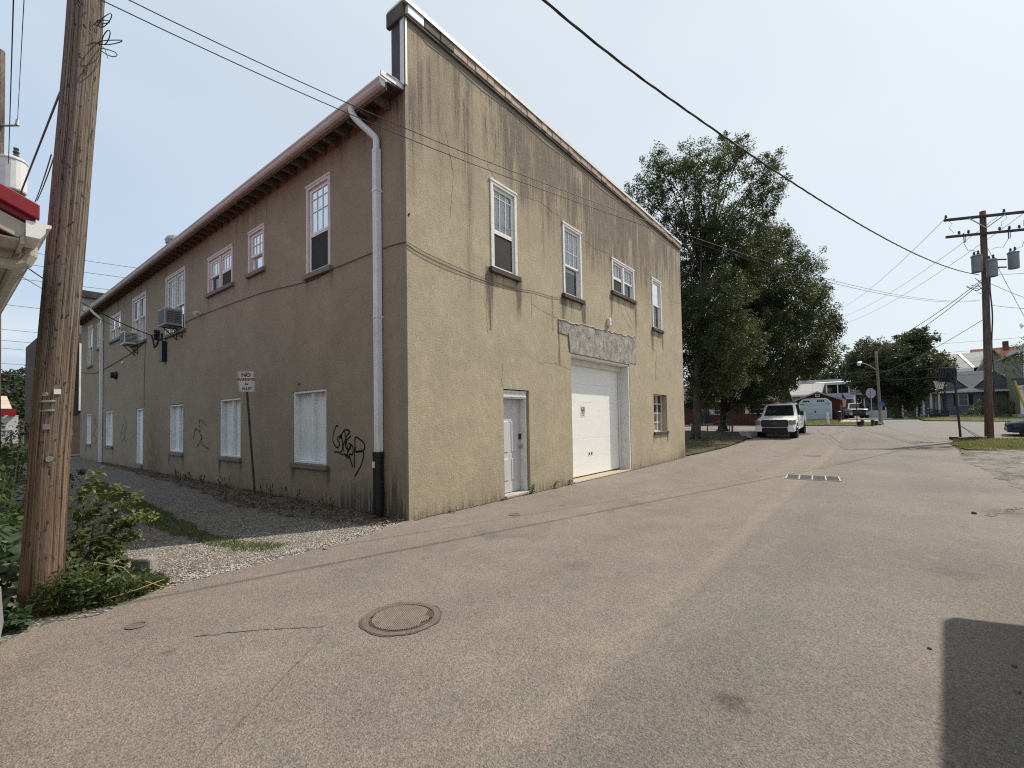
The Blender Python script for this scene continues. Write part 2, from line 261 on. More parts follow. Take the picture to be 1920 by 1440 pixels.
    M['crack'] = mat('wall_crack_brown', (0.21, 0.165, 0.115), 0.95, 0, 0.4, 9)  # brown line colour of the wall cracks and the lintel joint
    M['galv'] = mat('galvanised_steel', (0.33, 0.34, 0.35), 0.45, 0.6, 0.15, 7)
    M['steel_dark'] = mat('rusty_dark_steel', (0.085, 0.065, 0.055), 0.7, 0.3, 0.4, 9, bmp=0.3)
    M['iron'] = mat('cast_iron', (0.15, 0.118, 0.098), 0.7, 0.15, 0.25, 14, bmp=0.4, dirt=0.4, dcol=(0.10, 0.07, 0.05))
    M['iron_pale'] = mat('dusty_cast_iron', (0.21, 0.176, 0.142), 0.8, 0.05, 0.2, 14, bmp=0.4)
    M['grate'] = mat('dark_iron_grate', (0.05, 0.052, 0.055), 0.75, 0.2, 0.3, 12)
    M['transformer'] = mat('grey_transformer_enamel', (0.20, 0.215, 0.225), 0.5, 0.1, 0.1, 4)
    M['transformer_w'] = mat('pale_transformer_enamel', (0.62, 0.63, 0.62), 0.5, 0, 0.08, 4)
    M['porcelain'] = mat('brown_porcelain', (0.055, 0.045, 0.045), 0.3, 0, 0.2)
    M['arm_wood'] = mat('weathered_crossarm', (0.065, 0.05, 0.042), 0.9, 0, 0.3, 6, bmp=0.4)
    M['red_metal'] = mat('red_roof_metal', (0.22, 0.018, 0.022), 0.4, 0, 0.12, 3)
    M['siding_cream'] = mat('weathered_cream_siding', (0.40, 0.355, 0.29), 0.7, 0, 0.1, 3, dirt=0.35, dcol=(0.2, 0.16, 0.12), bmp=0.2)
    M['sign_white'] = mat('sign_white', (0.66, 0.64, 0.62), 0.45, 0, 0.05, 4, dirt=0.15, dcol=(0.4, 0.36, 0.33))
    M['sign_red'] = mat('sign_red', (0.28, 0.02, 0.035), 0.5, 0, 0.1)
    M['sign_ink'] = mat('sign_dark_red_ink', (0.10, 0.02, 0.03), 0.5, 0, 0.1)
    M['alu'] = mat('bare_aluminium', (0.29, 0.29, 0.29), 0.4, 0.5, 0.1, 4)
    M['ac_grey'] = mat('ac_grey_case', (0.33, 0.34, 0.34), 0.5, 0, 0.1, 5, dirt=0.3)
    M['ac_white'] = mat('ac_white_case', (0.60, 0.60, 0.58), 0.5, 0, 0.08, 5, dirt=0.25)
    M['ac_dark'] = mat('ac_dark_louvre', (0.075, 0.078, 0.08), 0.6, 0, 0.2, 5)
    M['stone'] = mat('pale_stone', (0.25, 0.23, 0.205), 0.9, 0, 0.3, 12, bmp=0.7, dirt=0.4)
    M['car_white'] = mat('white_car_paint', (0.82, 0.81, 0.79), 0.22, 0, 0.02, spec=0.6)
    M['car_silver'] = mat('silver_car_paint', (0.50, 0.50, 0.50), 0.28, 0.3, 0.03, spec=0.6)
    M['car_navy'] = mat('navy_car_paint', (0.012, 0.02, 0.055), 0.16, 0.1, 0.05, spec=0.7)
    M['tyre'] = mat('tyre_rubber', (0.018, 0.018, 0.018), 0.85, 0, 0.2)
    M['rim'] = mat('dark_alloy_rim', (0.10, 0.10, 0.105), 0.35, 0.6, 0.1)
    M['chrome'] = mat('bright_trim', (0.55, 0.55, 0.56), 0.2, 0.8, 0.05)
    M['headlight'] = mat('clear_headlamp', (0.22, 0.23, 0.24), 0.08, 0.2, 0.1, spec=0.8)
    M['amber'] = mat('amber_lens', (0.55, 0.2, 0.03), 0.2, 0, 0.1)
    M['redlens'] = mat('red_lens', (0.35, 0.02, 0.02), 0.2, 0, 0.1)
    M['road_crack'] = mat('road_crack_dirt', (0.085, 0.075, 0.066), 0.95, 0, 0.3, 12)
    M['brick'] = None
    t = NT('red_brick_veneer'); br = t.n('ShaderNodeTexBrick'); t.l(t.scale((1, 1, 1), rot=(R(90), 0, 0)), br.inputs[0])
    for k, v in (('Color1', (0.085, 0.024, 0.02)), ('Color2', (0.13, 0.04, 0.03)), ('Mortar', (0.12, 0.09, 0.08))): br.inputs[k].default_value = (*v, 1)
    br.inputs['Scale'].default_value = 1; br.inputs['Brick Width'].default_value = 0.21; br.inputs['Row Height'].default_value = 0.068; br.inputs['Mortar Size'].default_value = 0.008
    M['brick'] = t.done(br.outputs[0], 0.9, 0, 0.15)
    def shingle(nm, a, b):
        t = NT(nm); co = t.scale((1, 1, 1)); n1 = t.noise(14, 3, 0.6, t.scale((0.6, 2.5, 2.5))); c = t.mix(t.map(n1, 0.35, 0.65), a, b)
        c = t.mix(t.mul(t.map(t.noise(0.9, 5, 0.6), 0.4, 0.6), 0.3), c, tuple(k*0.7 for k in a)); t.bump(n1, 0.5, 0.02); return t.done(c, 0.95, 0, 0.15)
    M['shingle_grey'] = shingle('grey_shingle', (0.095, 0.095, 0.105), (0.15, 0.15, 0.165))
    M['shingle_brown'] = shingle('brown_shingle', (0.10, 0.085, 0.075), (0.16, 0.14, 0.125))
    M['shingle_light'] = shingle('light_grey_roof', (0.30, 0.29, 0.27), (0.42, 0.41, 0.39))
    M['shingle_orange'] = shingle('orange_roof', (0.36, 0.15, 0.09), (0.5, 0.24, 0.15))
    M['shingle_green'] = shingle('dark_green_roof', (0.04, 0.055, 0.05), (0.075, 0.095, 0.085))
    def siding(nm, c0):                                                        # lap siding far enough off that the boards merge
        t = NT(nm); x = t.xyz(); fr = t.math('FRACT', t.mul(x[2], 5.5)); c = t.mix(t.map(t.noise(2, 5), 0.3, 0.7), tuple(k*0.88 for k in c0), tuple(k*1.08 for k in c0))
        t.bump(fr, 0.6, 0.02); return t.done(c, 0.7, 0, 0.25)
    M['s_blue'] = siding('blue_grey_siding', (0.20, 0.225, 0.285)); M['s_white'] = siding('white_siding', (0.55, 0.55, 0.53))
    M['s_grey'] = siding('warm_grey_siding', (0.33, 0.32, 0.29)); M['s_greygreen'] = siding('grey_green_siding', (0.25, 0.30, 0.28))
    M['s_green'] = siding('pale_green_siding', (0.245, 0.255, 0.175)); M['s_red'] = siding('barn_red_siding', (0.06, 0.016, 0.02)); M['s_lightblue'] = siding('pale_blue_siding', (0.40, 0.47, 0.56))
    M['s_taupe'] = siding('taupe_siding', (0.24, 0.235, 0.215))
    M['shed_door'] = mat('pale_blue_door', (0.50, 0.56, 0.60), 0.5, 0, 0.04)
    M['yellow'] = mat('yellow_guard', (0.52, 0.33, 0.045), 0.5, 0, 0.08)
    M['shutter'] = mat('navy_shutter', (0.02, 0.026, 0.045), 0.6, 0, 0.1)
    M['hoop_board'] = mat('dark_backboard', (0.035, 0.033, 0.04), 0.55, 0, 0.2)
    M['net'] = mat('white_net_cord', (0.62, 0.6, 0.6), 0.8, 0, 0.1)
    M['rimred'] = mat('faded_red_rim', (0.30, 0.06, 0.05), 0.5, 0, 0.1)
    M['moss'] = mat('mossy_steel', (0.10, 0.11, 0.06), 0.9, 0, 0.3)
    M['flag_white'] = mat('flag_white', (0.6, 0.58, 0.56), 0.8, 0, 0.05); M['flag_red'] = mat('flag_red', (0.3, 0.03, 0.04), 0.8, 0, 0.05); M['flag_blue'] = mat('flag_blue', (0.03, 0.04, 0.14), 0.8, 0, 0.05)
    M['blue_sign'] = mat('blue_sign', (0.04, 0.08, 0.32), 0.5, 0, 0.05); M['green_sign'] = mat('street_sign_back', (0.16, 0.19, 0.18), 0.5, 0.2, 0.1)
    M['stalk'] = mat('dry_stalk', (0.36, 0.27, 0.15), 0.8, 0, 0.15); M['stem'] = mat('green_stem', (0.09, 0.12, 0.04), 0.7, 0, 0.15)
    M['vent'] = mat('vent_metal', (0.30, 0.31, 0.32), 0.4, 0.6, 0.15)
    M['brass'] = mat('brass', (0.45, 0.32, 0.12), 0.35, 0.8, 0.1)
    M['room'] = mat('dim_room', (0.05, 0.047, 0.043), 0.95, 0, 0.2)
    M['tan_roof'] = mat('tan_metal_roof', (0.46, 0.38, 0.28), 0.6, 0, 0.08)
make_materials()

# ------------------------------------------------------------------ mesh helpers
class MB:
    def __init__(s): s.v = []; s.f = []
    def add(s, vs, fs):
        o = len(s.v); s.v.extend([tuple(v) for v in vs]); s.f.extend([tuple(i+o for i in f) for f in fs]); return s
    def box(s, a, b):
        x0, y0, z0 = (min(a[i], b[i]) for i in range(3)); x1, y1, z1 = (max(a[i], b[i]) for i in range(3))
        return s.add([(x0,y0,z0),(x1,y0,z0),(x1,y1,z0),(x0,y1,z0),(x0,y0,z1),(x1,y0,z1),(x1,y1,z1),(x0,y1,z1)],
                     [(0,3,2,1),(4,5,6,7),(0,1,5,4),(1,2,6,5),(2,3,7,6),(3,0,4,7)])
    def bar(s, p, q, w, h, upv=(0,0,1)):                        # a square bar from p to q
        p, q = Vector(p), Vector(q); d = (q-p).normalized(); u = Vector(upv)
        if abs(d.dot(u)) > 0.98: u = Vector((1,0,0))
        sd = d.cross(u).normalized()*w/2; uu = sd.cross(d).normalized()*h/2
        vs = [c+a*sd+b*uu for c in (p, q) for a, b in ((-1,-1),(1,-1),(1,1),(-1,1))]
        return s.add(vs, [(3,2,1,0),(4,5,6,7),(0,1,5,4),(1,2,6,5),(2,3,7,6),(3,0,4,7)])
    def prism(s, poly, fn, a, b):                               # polygon swept from fn(p, a) to fn(p, b)
        n = len(poly); vs = [fn(p, a) for p in poly] + [fn(p, b) for p in poly]
        return s.add(vs, [tuple(range(n-1, -1, -1)), tuple(range(n, 2*n))] + [(i, (i+1) % n, n+(i+1) % n, n+i) for i in range(n)])
    def tube(s, pts, r, n=8, caps=True):
        pts = [Vector(p) for p in pts]; m = len(pts); rs = r if isinstance(r, (list, tuple)) else [r]*m
        u = None; vs = []
        for i, p in enumerate(pts):
            d = (pts[min(i+1, m-1)] - pts[max(i-1, 0)]).normalized()
            if u is None: u = d.cross(Vector((0,0,1)) if abs(d.z) < 0.9 else Vector((1,0,0))).normalized()
            else: u = (u - d*u.dot(d)).normalized()
            w = d.cross(u)
            vs += [p + (u*math.cos(2*math.pi*k/n) + w*math.sin(2*math.pi*k/n))*rs[i] for k in range(n)]
        fs = [(i*n+k, i*n+(k+1) % n, (i+1)*n+(k+1) % n, (i+1)*n+k) for i in range(m-1) for k in range(n)]
        if caps: fs += [tuple(range(n-1, -1, -1)), tuple((m-1)*n+k for k in range(n))]
        return s.add(vs, fs)
    def lathe(s, prof, n=20, c=(0,0,0), axis='z'):
        vs = []
        for r, z in prof:
            for k in range(n):
                a = 2*math.pi*k/n; p = (r*math.cos(a), r*math.sin(a), z)
                if axis == 'y': p = (p[0], p[2], p[1])
                if axis == 'x': p = (p[2], p[0], p[1])
                vs.append((p[0]+c[0], p[1]+c[1], p[2]+c[2]))
        m = len(prof); fs = [(i*n+k, i*n+(k+1) % n, (i+1)*n+(k+1) % n, (i+1)*n+k) for i in range(m-1) for k in range(n)]
        return s.add(vs, fs + [tuple(range(n-1, -1, -1)), tuple((m-1)*n+k for k in range(n))])
    def quad(s, a, b, c, d): return s.add([a, b, c, d], [(0,1,2,3)])
    def mesh(s, name, smooth=False, fix=True):
        me = bpy.data.meshes.new(name); me.from_pydata(s.v, [], s.f)
        if fix:
            bm = bmesh.new(); bm.from_mesh(me); bmesh.ops.recalc_face_normals(bm, faces=bm.faces); bm.to_mesh(me); bm.free()
        if smooth: me.shade_smooth()
        return me
    def build(s, name, m, parent=None, bevel=0.0, smooth=False, loc=None, rz=None):
        me = s.mesh(name, smooth); return link(name, me, m, parent, bevel, loc, rz)
def link(name, me, m, parent=None, bevel=0.0, loc=None, rz=None):
    if m is not None and not me.materials: me.materials.append(M[m] if isinstance(m, str) else m)
    o = bpy.data.objects.new(name, me); COL.objects.link(o)
    if parent: o.parent = parent
    if loc is not None: o.location = loc
    if rz is not None: o.rotation_euler = (0, 0, rz)
    if bevel:
        b = o.modifiers.new('bevel', 'BEVEL'); b.width = bevel; b.segments = 2; b.limit_method = 'ANGLE'
    return o
def tag(o, label=None, cat=None, group=None, kind=None):
    for k, v in (('label', label), ('category', cat), ('group', group), ('kind', kind)):
        if v: o[k] = v
    return o
def thing(name, label, cat, loc=(0,0,0), rz=0.0, group=None):
    o = bpy.data.objects.new(name, None); COL.objects.link(o); o.location = loc; o.rotation_euler = (0, 0, rz); o.empty_display_size = 0.2
    return tag(o, label, cat, group)
def copy_tree(o, parent=None):
    c = o.copy(); COL.objects.link(c)
    if parent: c.parent = parent
    for ch in list(o.children): copy_tree(ch, c)
    return c
def fast_mesh(name, V, F, m=None, smooth=False):               # V (n,3) F (m,k) numpy
    me = bpy.data.meshes.new(name); k = F.shape[1]
    me.vertices.add(len(V)); me.vertices.foreach_set('co', np.ascontiguousarray(V, np.float32).ravel())
    me.loops.add(F.size); me.loops.foreach_set('vertex_index', np.ascontiguousarray(F, np.int32).ravel())
    me.polygons.add(len(F)); me.polygons.foreach_set('loop_start', np.arange(0, F.size, k, dtype=np.int32))
    me.update(calc_edges=True); me.validate()
    if smooth: me.shade_smooth()
    if m: me.materials.append(M[m])
    return me
def text_mesh(txt, size, m, depth=0.001):
    cu = bpy.data.curves.new('lettering', 'FONT'); cu.body = txt; cu.size = size; cu.align_x = 'CENTER'; cu.align_y = 'CENTER'; cu.extrude = depth; cu.offset = size*0.04
    o = bpy.data.objects.new('tmp', cu); COL.objects.link(o); dg = bpy.context.evaluated_depsgraph_get()
    me = bpy.data.meshes.new_from_object(o.evaluated_get(dg)); bpy.data.objects.remove(o); me.materials.clear(); me.materials.append(M[m]); return me

# ------------------------------------------------------------------ ground
US = [-400, 20, 26, 31.5, 37, 41.6, 46, 52, 58, 900]; UZ = [0, 0, .07, .29, .54, .72, .87, 1.03, 1.12, 1.2]
def gz(x, y):
    u = x + 0.5*y; s = 0
    for k in (-2, -1, 0, 1, 2): s += float(np.interp(u + k*1.2, US, UZ))
    return s/5
def inpoly(px, py, poly):
    ins = np.zeros(len(px), bool); n = len(poly); j = n-1
    for i in range(n):
        xi, yi = poly[i]; xj, yj = poly[j]
        c = ((yi > py) != (yj > py)) & (px < (xj-xi)*(py-yi)/(yj-yi+1e-12)+xi); ins ^= c; j = i
    return ins
def ragged(poly, step=0.25, amp=0.05, seed=1):
    rg = random.Random(seed); out = []
    for i, p in enumerate(poly):
        q = poly[(i+1) % len(poly)]; d = math.dist(p, q); n = max(1, int(d/step))
        for k in range(n):
            t = k/n; j = amp if k else amp*0.4
            out.append((p[0]+(q[0]-p[0])*t + rg.uniform(-j, j), p[1]+(q[1]-p[1])*t + rg.uniform(-j, j)))
    return out
def sheet(name, poly, dz, m, step=2.0, mound=0.0, kind='structure', wave=0.0):
    bm = bmesh.new(); vs = [bm.verts.new((x, y, 0)) for x, y in poly]; bm.faces.new(vs)
    xs = [p[0] for p in poly]; ys = [p[1] for p in poly]
    for a, lo, hi in ((0, min(xs), max(xs)), (1, min(ys), max(ys))):
        k = math.ceil(lo/step)*step + 0.0137
        while k < hi:
            co = [0, 0, 0]; no = [0, 0, 0]; co[a] = k; no[a] = 1
            bmesh.ops.bisect_plane(bm, geom=bm.verts[:]+bm.edges[:]+bm.faces[:], plane_co=co, plane_no=no); k += step
    bmesh.ops.triangulate(bm, faces=[f for f in bm.faces if len(f.verts) > 4])
    bnd = {v for e in bm.edges if e.is_boundary for v in e.verts}
    for v in bm.verts:
        v.co.z = gz(v.co.x, v.co.y) + dz + (mound if v not in bnd else 0.0)
        if wave: v.co.z += wave*math.sin(v.co.x*1.7+v.co.y*0.6)*math.sin(v.co.y*0.9+1)
    bmesh.ops.recalc_face_normals(bm, faces=bm.faces)
    if sum(f.normal.z for f in bm.faces) < 0: bmesh.ops.reverse_faces(bm, faces=bm.faces)
    me = bpy.data.meshes.new(name); bm.to_mesh(me); bm.free(); me.shade_smooth()
    return tag(link(name, me, m), kind=kind)
def in_rand(poly, n):
    xs = [p[0] for p in poly]; ys = [p[1] for p in poly]; out = []
    while sum(map(len, out)) < n:
        x = rng.uniform(min(xs), max(xs), n*2); y = rng.uniform(min(ys), max(ys), n*2); k = inpoly(x, y, poly); out.append(np.stack([x[k], y[k]], 1))
    return np.concatenate(out)[:n]
def blades(name, poly, n, h, w, m, dz=0.0, lean=0.5):
    P = in_rand(poly, n); z = np.array([gz(a, b) for a, b in P]) + dz; hh = h*rng.uniform(0.4, 1.2, n); a = rng.uniform(0, 2*np.pi, n); t = rng.uniform(0, 2*np.pi, n); ln = lean*rng.uniform(0, 1, n)*hh
    V = np.zeros((n, 3, 3)); base = np.column_stack([P, z]); sd = np.column_stack([np.cos(a), np.sin(a), np.zeros(n)])*w/2
    V[:, 0] = base - sd; V[:, 1] = base + sd; V[:, 2] = base + np.column_stack([np.cos(t)*ln, np.sin(t)*ln, hh])
    return tag(link(name, fast_mesh(name, V.reshape(-1, 3), np.arange(n*3).reshape(-1, 3), m), None), kind='stuff')
def scatter_stones(name, poly, n, r0, r1, m, dz=0.0):
    P = in_rand(poly, n); oct_ = np.array([(1,0,0),(0,1,0),(-1,0,0),(0,-1,0),(0,0,1)], float); F0 = np.array([(0,1,4),(1,2,4),(2,3,4),(3,0,4)])
    s = rng.uniform(r0, r1, n); a = rng.uniform(0, 6.28, n); jit = rng.uniform(0.6, 1.3, (n, 5, 3)); V = oct_[None]*jit*s[:, None, None]
    V[:, :, 2] *= 0.7; ca, sa = np.cos(a), np.sin(a); X = V[:, :, 0]*ca[:, None]-V[:, :, 1]*sa[:, None]; Y = V[:, :, 0]*sa[:, None]+V[:, :, 1]*ca[:, None]
    z = np.array([gz(p, q) for p, q in P]) + dz; V = np.stack([X+P[:, :1], Y+P[:, 1:], V[:, :, 2]+z[:, None]], 2)
    F = (F0[None] + (np.arange(n)*5)[:, None, None]).reshape(-1, 3)
    return tag(link(name, fast_mesh(name, V.reshape(-1, 3), F, m), None), kind='stuff')
def litter(name, poly, n, s0, s1, m, dz=0.01, zr=0.03):
    P = in_rand(poly, n); a = rng.uniform(0, 6.28, n); s = rng.uniform(s0, s1, n); b = rng.uniform(-0.6, 0.6, (n, 2)); z = np.array([gz(p, q) for p, q in P]) + dz + rng.uniform(0, zr, n)
    q = np.array([(-1,0),(0,-0.45),(1,0),(0,0.45)]); V = np.zeros((n, 4, 3))
    for i in range(4):
        lx, ly = q[i]; V[:, i, 0] = P[:, 0]+(lx*np.cos(a)-ly*np.sin(a))*s; V[:, i, 1] = P[:, 1]+(lx*np.sin(a)+ly*np.cos(a))*s; V[:, i, 2] = z+(lx*b[:, 0]+ly*b[:, 1])*s*0.7+abs(lx)*s*0.15
    return tag(link(name, fast_mesh(name, V.reshape(-1, 3), np.arange(n*4).reshape(-1, 4), m), None), kind='stuff')

sheet('ground', [(-300,-500),(900,-500),(900,700),(-300,700)], -0.7, 'soil', 60)
# finer hand-shaped ground near the place, above the far sheet
sheet('terrain', [(-30,-60),(140,-60),(140,80),(-30,80)], -0.03, 'soil', 4)
ROAD = [(-30,-30),(24,-30),(24,-2.55)] + [(25.8,-2.7),(29.4,-2.75),(31.2,-3.2),(33.6,-6.2),(35.3,-9),(35.3,-58),(50.2,-58),(50.2,-7),(51.2,-3.2),(75,-3.0),(75,-0.6),(44.2,-0.62),(42.9,0.1),(42.4,1.5),(41.6,4.5),(42.5,8),(44.2,16),(47,58),(37,58),(34.2,12),(34.0,8.4),(33.3,6.6),(29.6,5.55),(24.2,5.6),(18.9,5.95),(18.66,6.0),(4.72,6.0),(4.3,5.88),(3.97,5.74),(3.4,5.63),(2.66,5.57),(1.87,5.55),(1.33,5.5),(0.84,5.2),(0.62,5.35),(0.4,5.2),(0.2,4.95),(-3,4.6),(-30,4.5)]
sheet('road', ragged(ROAD, 0.5, 0.025), 0.004, 'asphalt', 1.5)
sheet('alley', ragged([(0.2,4.9),(0.9,5.15),(4.9,5.7),(4.9,34),(0.2,34)], 0.5, 0.02), -0.008, 'gravel', 1.0, wave=0.004)
sheet('gravel_shoulder', ragged([(13.5,-2.3),(17,-2.35),(20.5,-2.3),(25.6,-2.66),(27.2,-4.7),(24,-5),(18,-5),(13,-4)], 0.3, 0.12), 0.009, 'gravel_dirty', 1.5)
0 and sheet('kerb_strip', ragged([(17.0,-2.36),(25.8,-2.72),(25.85,-2.62),(17.0,-2.28)], 0.3, 0.05), 0.014, 'concrete', 1.5)
VERGE = ragged([(26.7,-2.95),(29.5,-2.8),(31.3,-3.05),(33.2,-5.4),(34.9,-8.6),(30,-8),(27.0,-4.9)], 0.3, 0.1)
sheet('grass_verge', VERGE, 0.012, 'lawn', 1.0, 0.03)
blades('verge_grass', VERGE, 9000, 0.13, 0.02, 'grass_yellow', 0.02)
YARD = [(18.9,6.1),(24.2,5.75),(29.6,5.75),(32.4,6.6),(33.6,8.4),(33.4,14),(19,16)]
sheet('yard', ragged(YARD, 0.4, 0.06), 0.015, 'soil', 1.5, 0.05)
blades('yard_grass', YARD, 2500, 0.09, 0.018, 'grass', 0.05)
sheet('path_slab', [(29.4,5.56),(33.0,6.3),(33.6,7.0),(33.0,7.0),(29.6,6.1)], 0.03, 'concrete', 1.5)
LAWN1 = [(41.9,4.6),(42.7,1.5),(43.2,0.2),(44.4,-0.5),(47.5,-0.45),(47.2,2.4),(53,2.6),(53,12.5),(44,14.5),(42.8,8)]
sheet('corner_lawn', LAWN1, 0.05, 'lawn', 1.5, 0.03); blades('corner_lawn_grass', LAWN1, 9000, 0.11, 0.03, 'grass_yellow', 0.06)
sheet('driveway', [(47.3,-0.5),(88,-0.5),(88,2.3),(47.3,2.3)], 0.03, 'concrete', 3)
LAWN2 = [(50.5,-7.4),(51.6,-3.5),(68,-2.6),(68,-30),(50.5,-30)]
sheet('front_lawn', LAWN2, 0.05, 'lawn', 2, 0.03); blades('front_lawn_grass', LAWN2, 8000, 0.11, 0.035, 'grass', 0.06)
LAWN3 = [(44.5,15),(41.5+3.4,14.6),(53,12.6),(54,30),(47,40)]
LAWN4 = [(39.5,12.6),(40.2,12.6),(40.2,6),(39.5,6)]
# grass down the middle of the alley, weeds and dead leaves along the wall
STRIP = [(3.08,18.5),(2.9,14),(2.78,11.5),(2.62,9.2),(2.55,7.6),(2.78,6.5),(2.95,6.15),(2.65,6.02),(2.42,6.45),(2.28,7.4),(2.2,9.0),(2.3,12),(2.55,16.5)]
blades('alley_grass', ragged(STRIP, 0.2, 0.07), 15000, 0.055, 0.007, 'grass', -0.005, 1.2)
scatter_stones('loose_gravel', [(1.4,5.62),(2.0,5.66),(3.2,5.74),(4.5,6.0),(4.4,7.2),(3.3,7.0),(1.3,8.2)], 9000, 0.004, 0.012, 'pebble', -0.004)
scatter_stones('edge_gravel', [(1.3,5.5),(1.9,5.55),(2.7,5.57),(3.4,5.63),(4.6,5.86),(4.6,6.1),(3.2,5.9),(1.4,5.85)], 1500, 0.005, 0.016, 'pebble', 0.0)
LIT = ragged([(4.78,5.95),(4.35,5.98),(4.05,6.6),(3.85,8.0),(3.75,10.5),(4.1,14),(4.3,20),(4.6,27),(4.78,27)], 0.3, 0.1)
litter('leaf_litter', LIT, 5200, 0.018, 0.05, 'dead', 0.0, 0.05)
litter('road_edge_litter', [(4.9,5.93),(18.6,5.93),(18.6,5.72),(12,5.8),(4.9,5.80)], 420, 0.008, 0.02, 'dead', 0.008, 0.005)
litter('yard_litter', [(19,6.1),(33,6.3),(33,11),(19,12)], 1800, 0.02, 0.05, 'dead', 0.06, 0.02)

# ------------------------------------------------------------------ the stucco building
BX, BY = 4.79, 5.94
BLD = thing('stucco_building', 'long two storey tan stucco building with a stepped parapet and a white garage door', 'building', (BX, BY, 0))
def PR(a, o, z): return (a, -o, z)             # road front: along x, out towards the road
def PL(a, o, z): return (-o, a, z)             # alley side: along y, out towards the alley
def sbox(mb, P, a0, a1, o0, o1, z0, z1): return mb.box(P(a0, o0, z0), P(a1, o1, z1))
WIN_R = [(2.12,2.99,4.69,6.50),(4.86,5.79,4.73,6.53),(7.58,9.20,5.38,6.37),(10.70,11.60,4.76,6.52)]
STEEL = (10.63,11.92,1.12,2.43); DOOR_R = (2.45,3.34,0.02,2.25); GAR = (5.16,8.68,0.02,3.27)
WIN_L = [(2.30,3.24,4.69,6.54),(5.20,6.08,5.31,6.34),(7.03,8.77,5.31,6.32),(10.65,12.58,4.62,6.54),(14.86,16.70,4.80,6.56),(18.47,20.37,5.35,6.39),(21.95,22.85,5.33,6.46),(23.90,25.00,4.66,6.62)]
BRD_L = [(2.50,3.84,0.78,2.29),(6.55,7.89,0.77,2.29),(10.82,12.11,0.76,2.28),(19.75,21.08,0.78,2.29),(24.15,25.22,0.78,2.28)]
DOOR_L = (15.20,16.10,0.2,2.28)
def wall_grid(name, P, length, height, holes, depth, m, stainf, cell):
    def cuts(lo, hi, ex):
        c = sorted(set([round(v, 4) for v in np.linspace(lo, hi, int((hi-lo)/cell)+1)] + [round(v, 4) for v in ex])); out = [c[0]]
        ex = set(round(v, 4) for v in ex)
        for v in c[1:]:
            if v - out[-1] < cell*0.35:
                if v in ex: out[-1] = v
                continue
            out.append(v)
        return np.array(out)
    A = cuts(0, length, [h[i] for h in holes for i in (0, 1)]); Z = cuts(0 if P is PR else 0, height, [h[i] for h in holes for i in (2, 3)])
    na, nz_ = len(A), len(Z); AA, ZZ = np.meshgrid(A, Z, indexing='ij'); AC = (A[:-1]+A[1:])/2; ZC = (Z[:-1]+Z[1:])/2
    keep = np.ones((na-1, nz_-1), bool)
    for h in holes: keep &= ~((AC[:, None] > h[0]) & (AC[:, None] < h[1]) & (ZC[None] > h[2]) & (ZC[None] < h[3]))
    idx = np.arange(na*nz_).reshape(na, nz_); F = np.stack([idx[:-1, :-1], idx[1:, :-1], idx[1:, 1:], idx[:-1, 1:]], -1)[keep]
    V = np.array([P(a, 0, z) for a, z in zip(AA.ravel(), ZZ.ravel())]); nv = len(V); V2 = []; F2 = []
    for a0, a1, z0, z1 in holes:
        for (p, q) in (((a0, z0), (a0, z1)), ((a1, z0), (a1, z1)), ((a0, z1), (a1, z1)), ((a0, z0), (a1, z0))):
            b = nv + len(V2); V2 += [P(p[0], 0, p[1]), P(q[0], 0, q[1]), P(q[0], -depth, q[1]), P(p[0], -depth, p[1])]; F2.append((b, b+1, b+2, b+3))
    V = np.vstack([V, V2]); F = np.vstack([F, F2]); me = fast_mesh(name, V, F, m)
    st = stainf(AA.ravel(), ZZ.ravel())
    for k, vals in st.items():
        at = me.attributes.new(k, 'FLOAT', 'POINT'); at.data.foreach_set('value', np.concatenate([vals, np.zeros(len(V2))]).astype(np.float32))
    return link(name, me, None, BLD)
def drips(a, z, holes, rg, wide=0.065, ln=(0.5, 1.3), s=1.3):
    o = np.zeros_like(a)
    for h in holes:
        for e in (h[0]-0.05, h[1]+0.05):
            for k in range(3):
                c = e + rg.normal(0, 0.04); L_ = rg.uniform(*ln); w = wide*rg.uniform(0.5, 1.6)
                o += s*rg.uniform(0.4, 1)*np.exp(-((a-c)/w)**2)*np.clip(1-(h[2]-0.1-z)/L_, 0, 1)*(z < h[2])
        for k in range(8):
            c = rg.uniform(h[0], h[1]); L_ = rg.uniform(0.1, 0.55); o += s*0.4*np.exp(-((a-c)/0.03)**2)*np.clip(1-(h[2]-0.1-z)/L_, 0, 1)*(z < h[2])
    return o
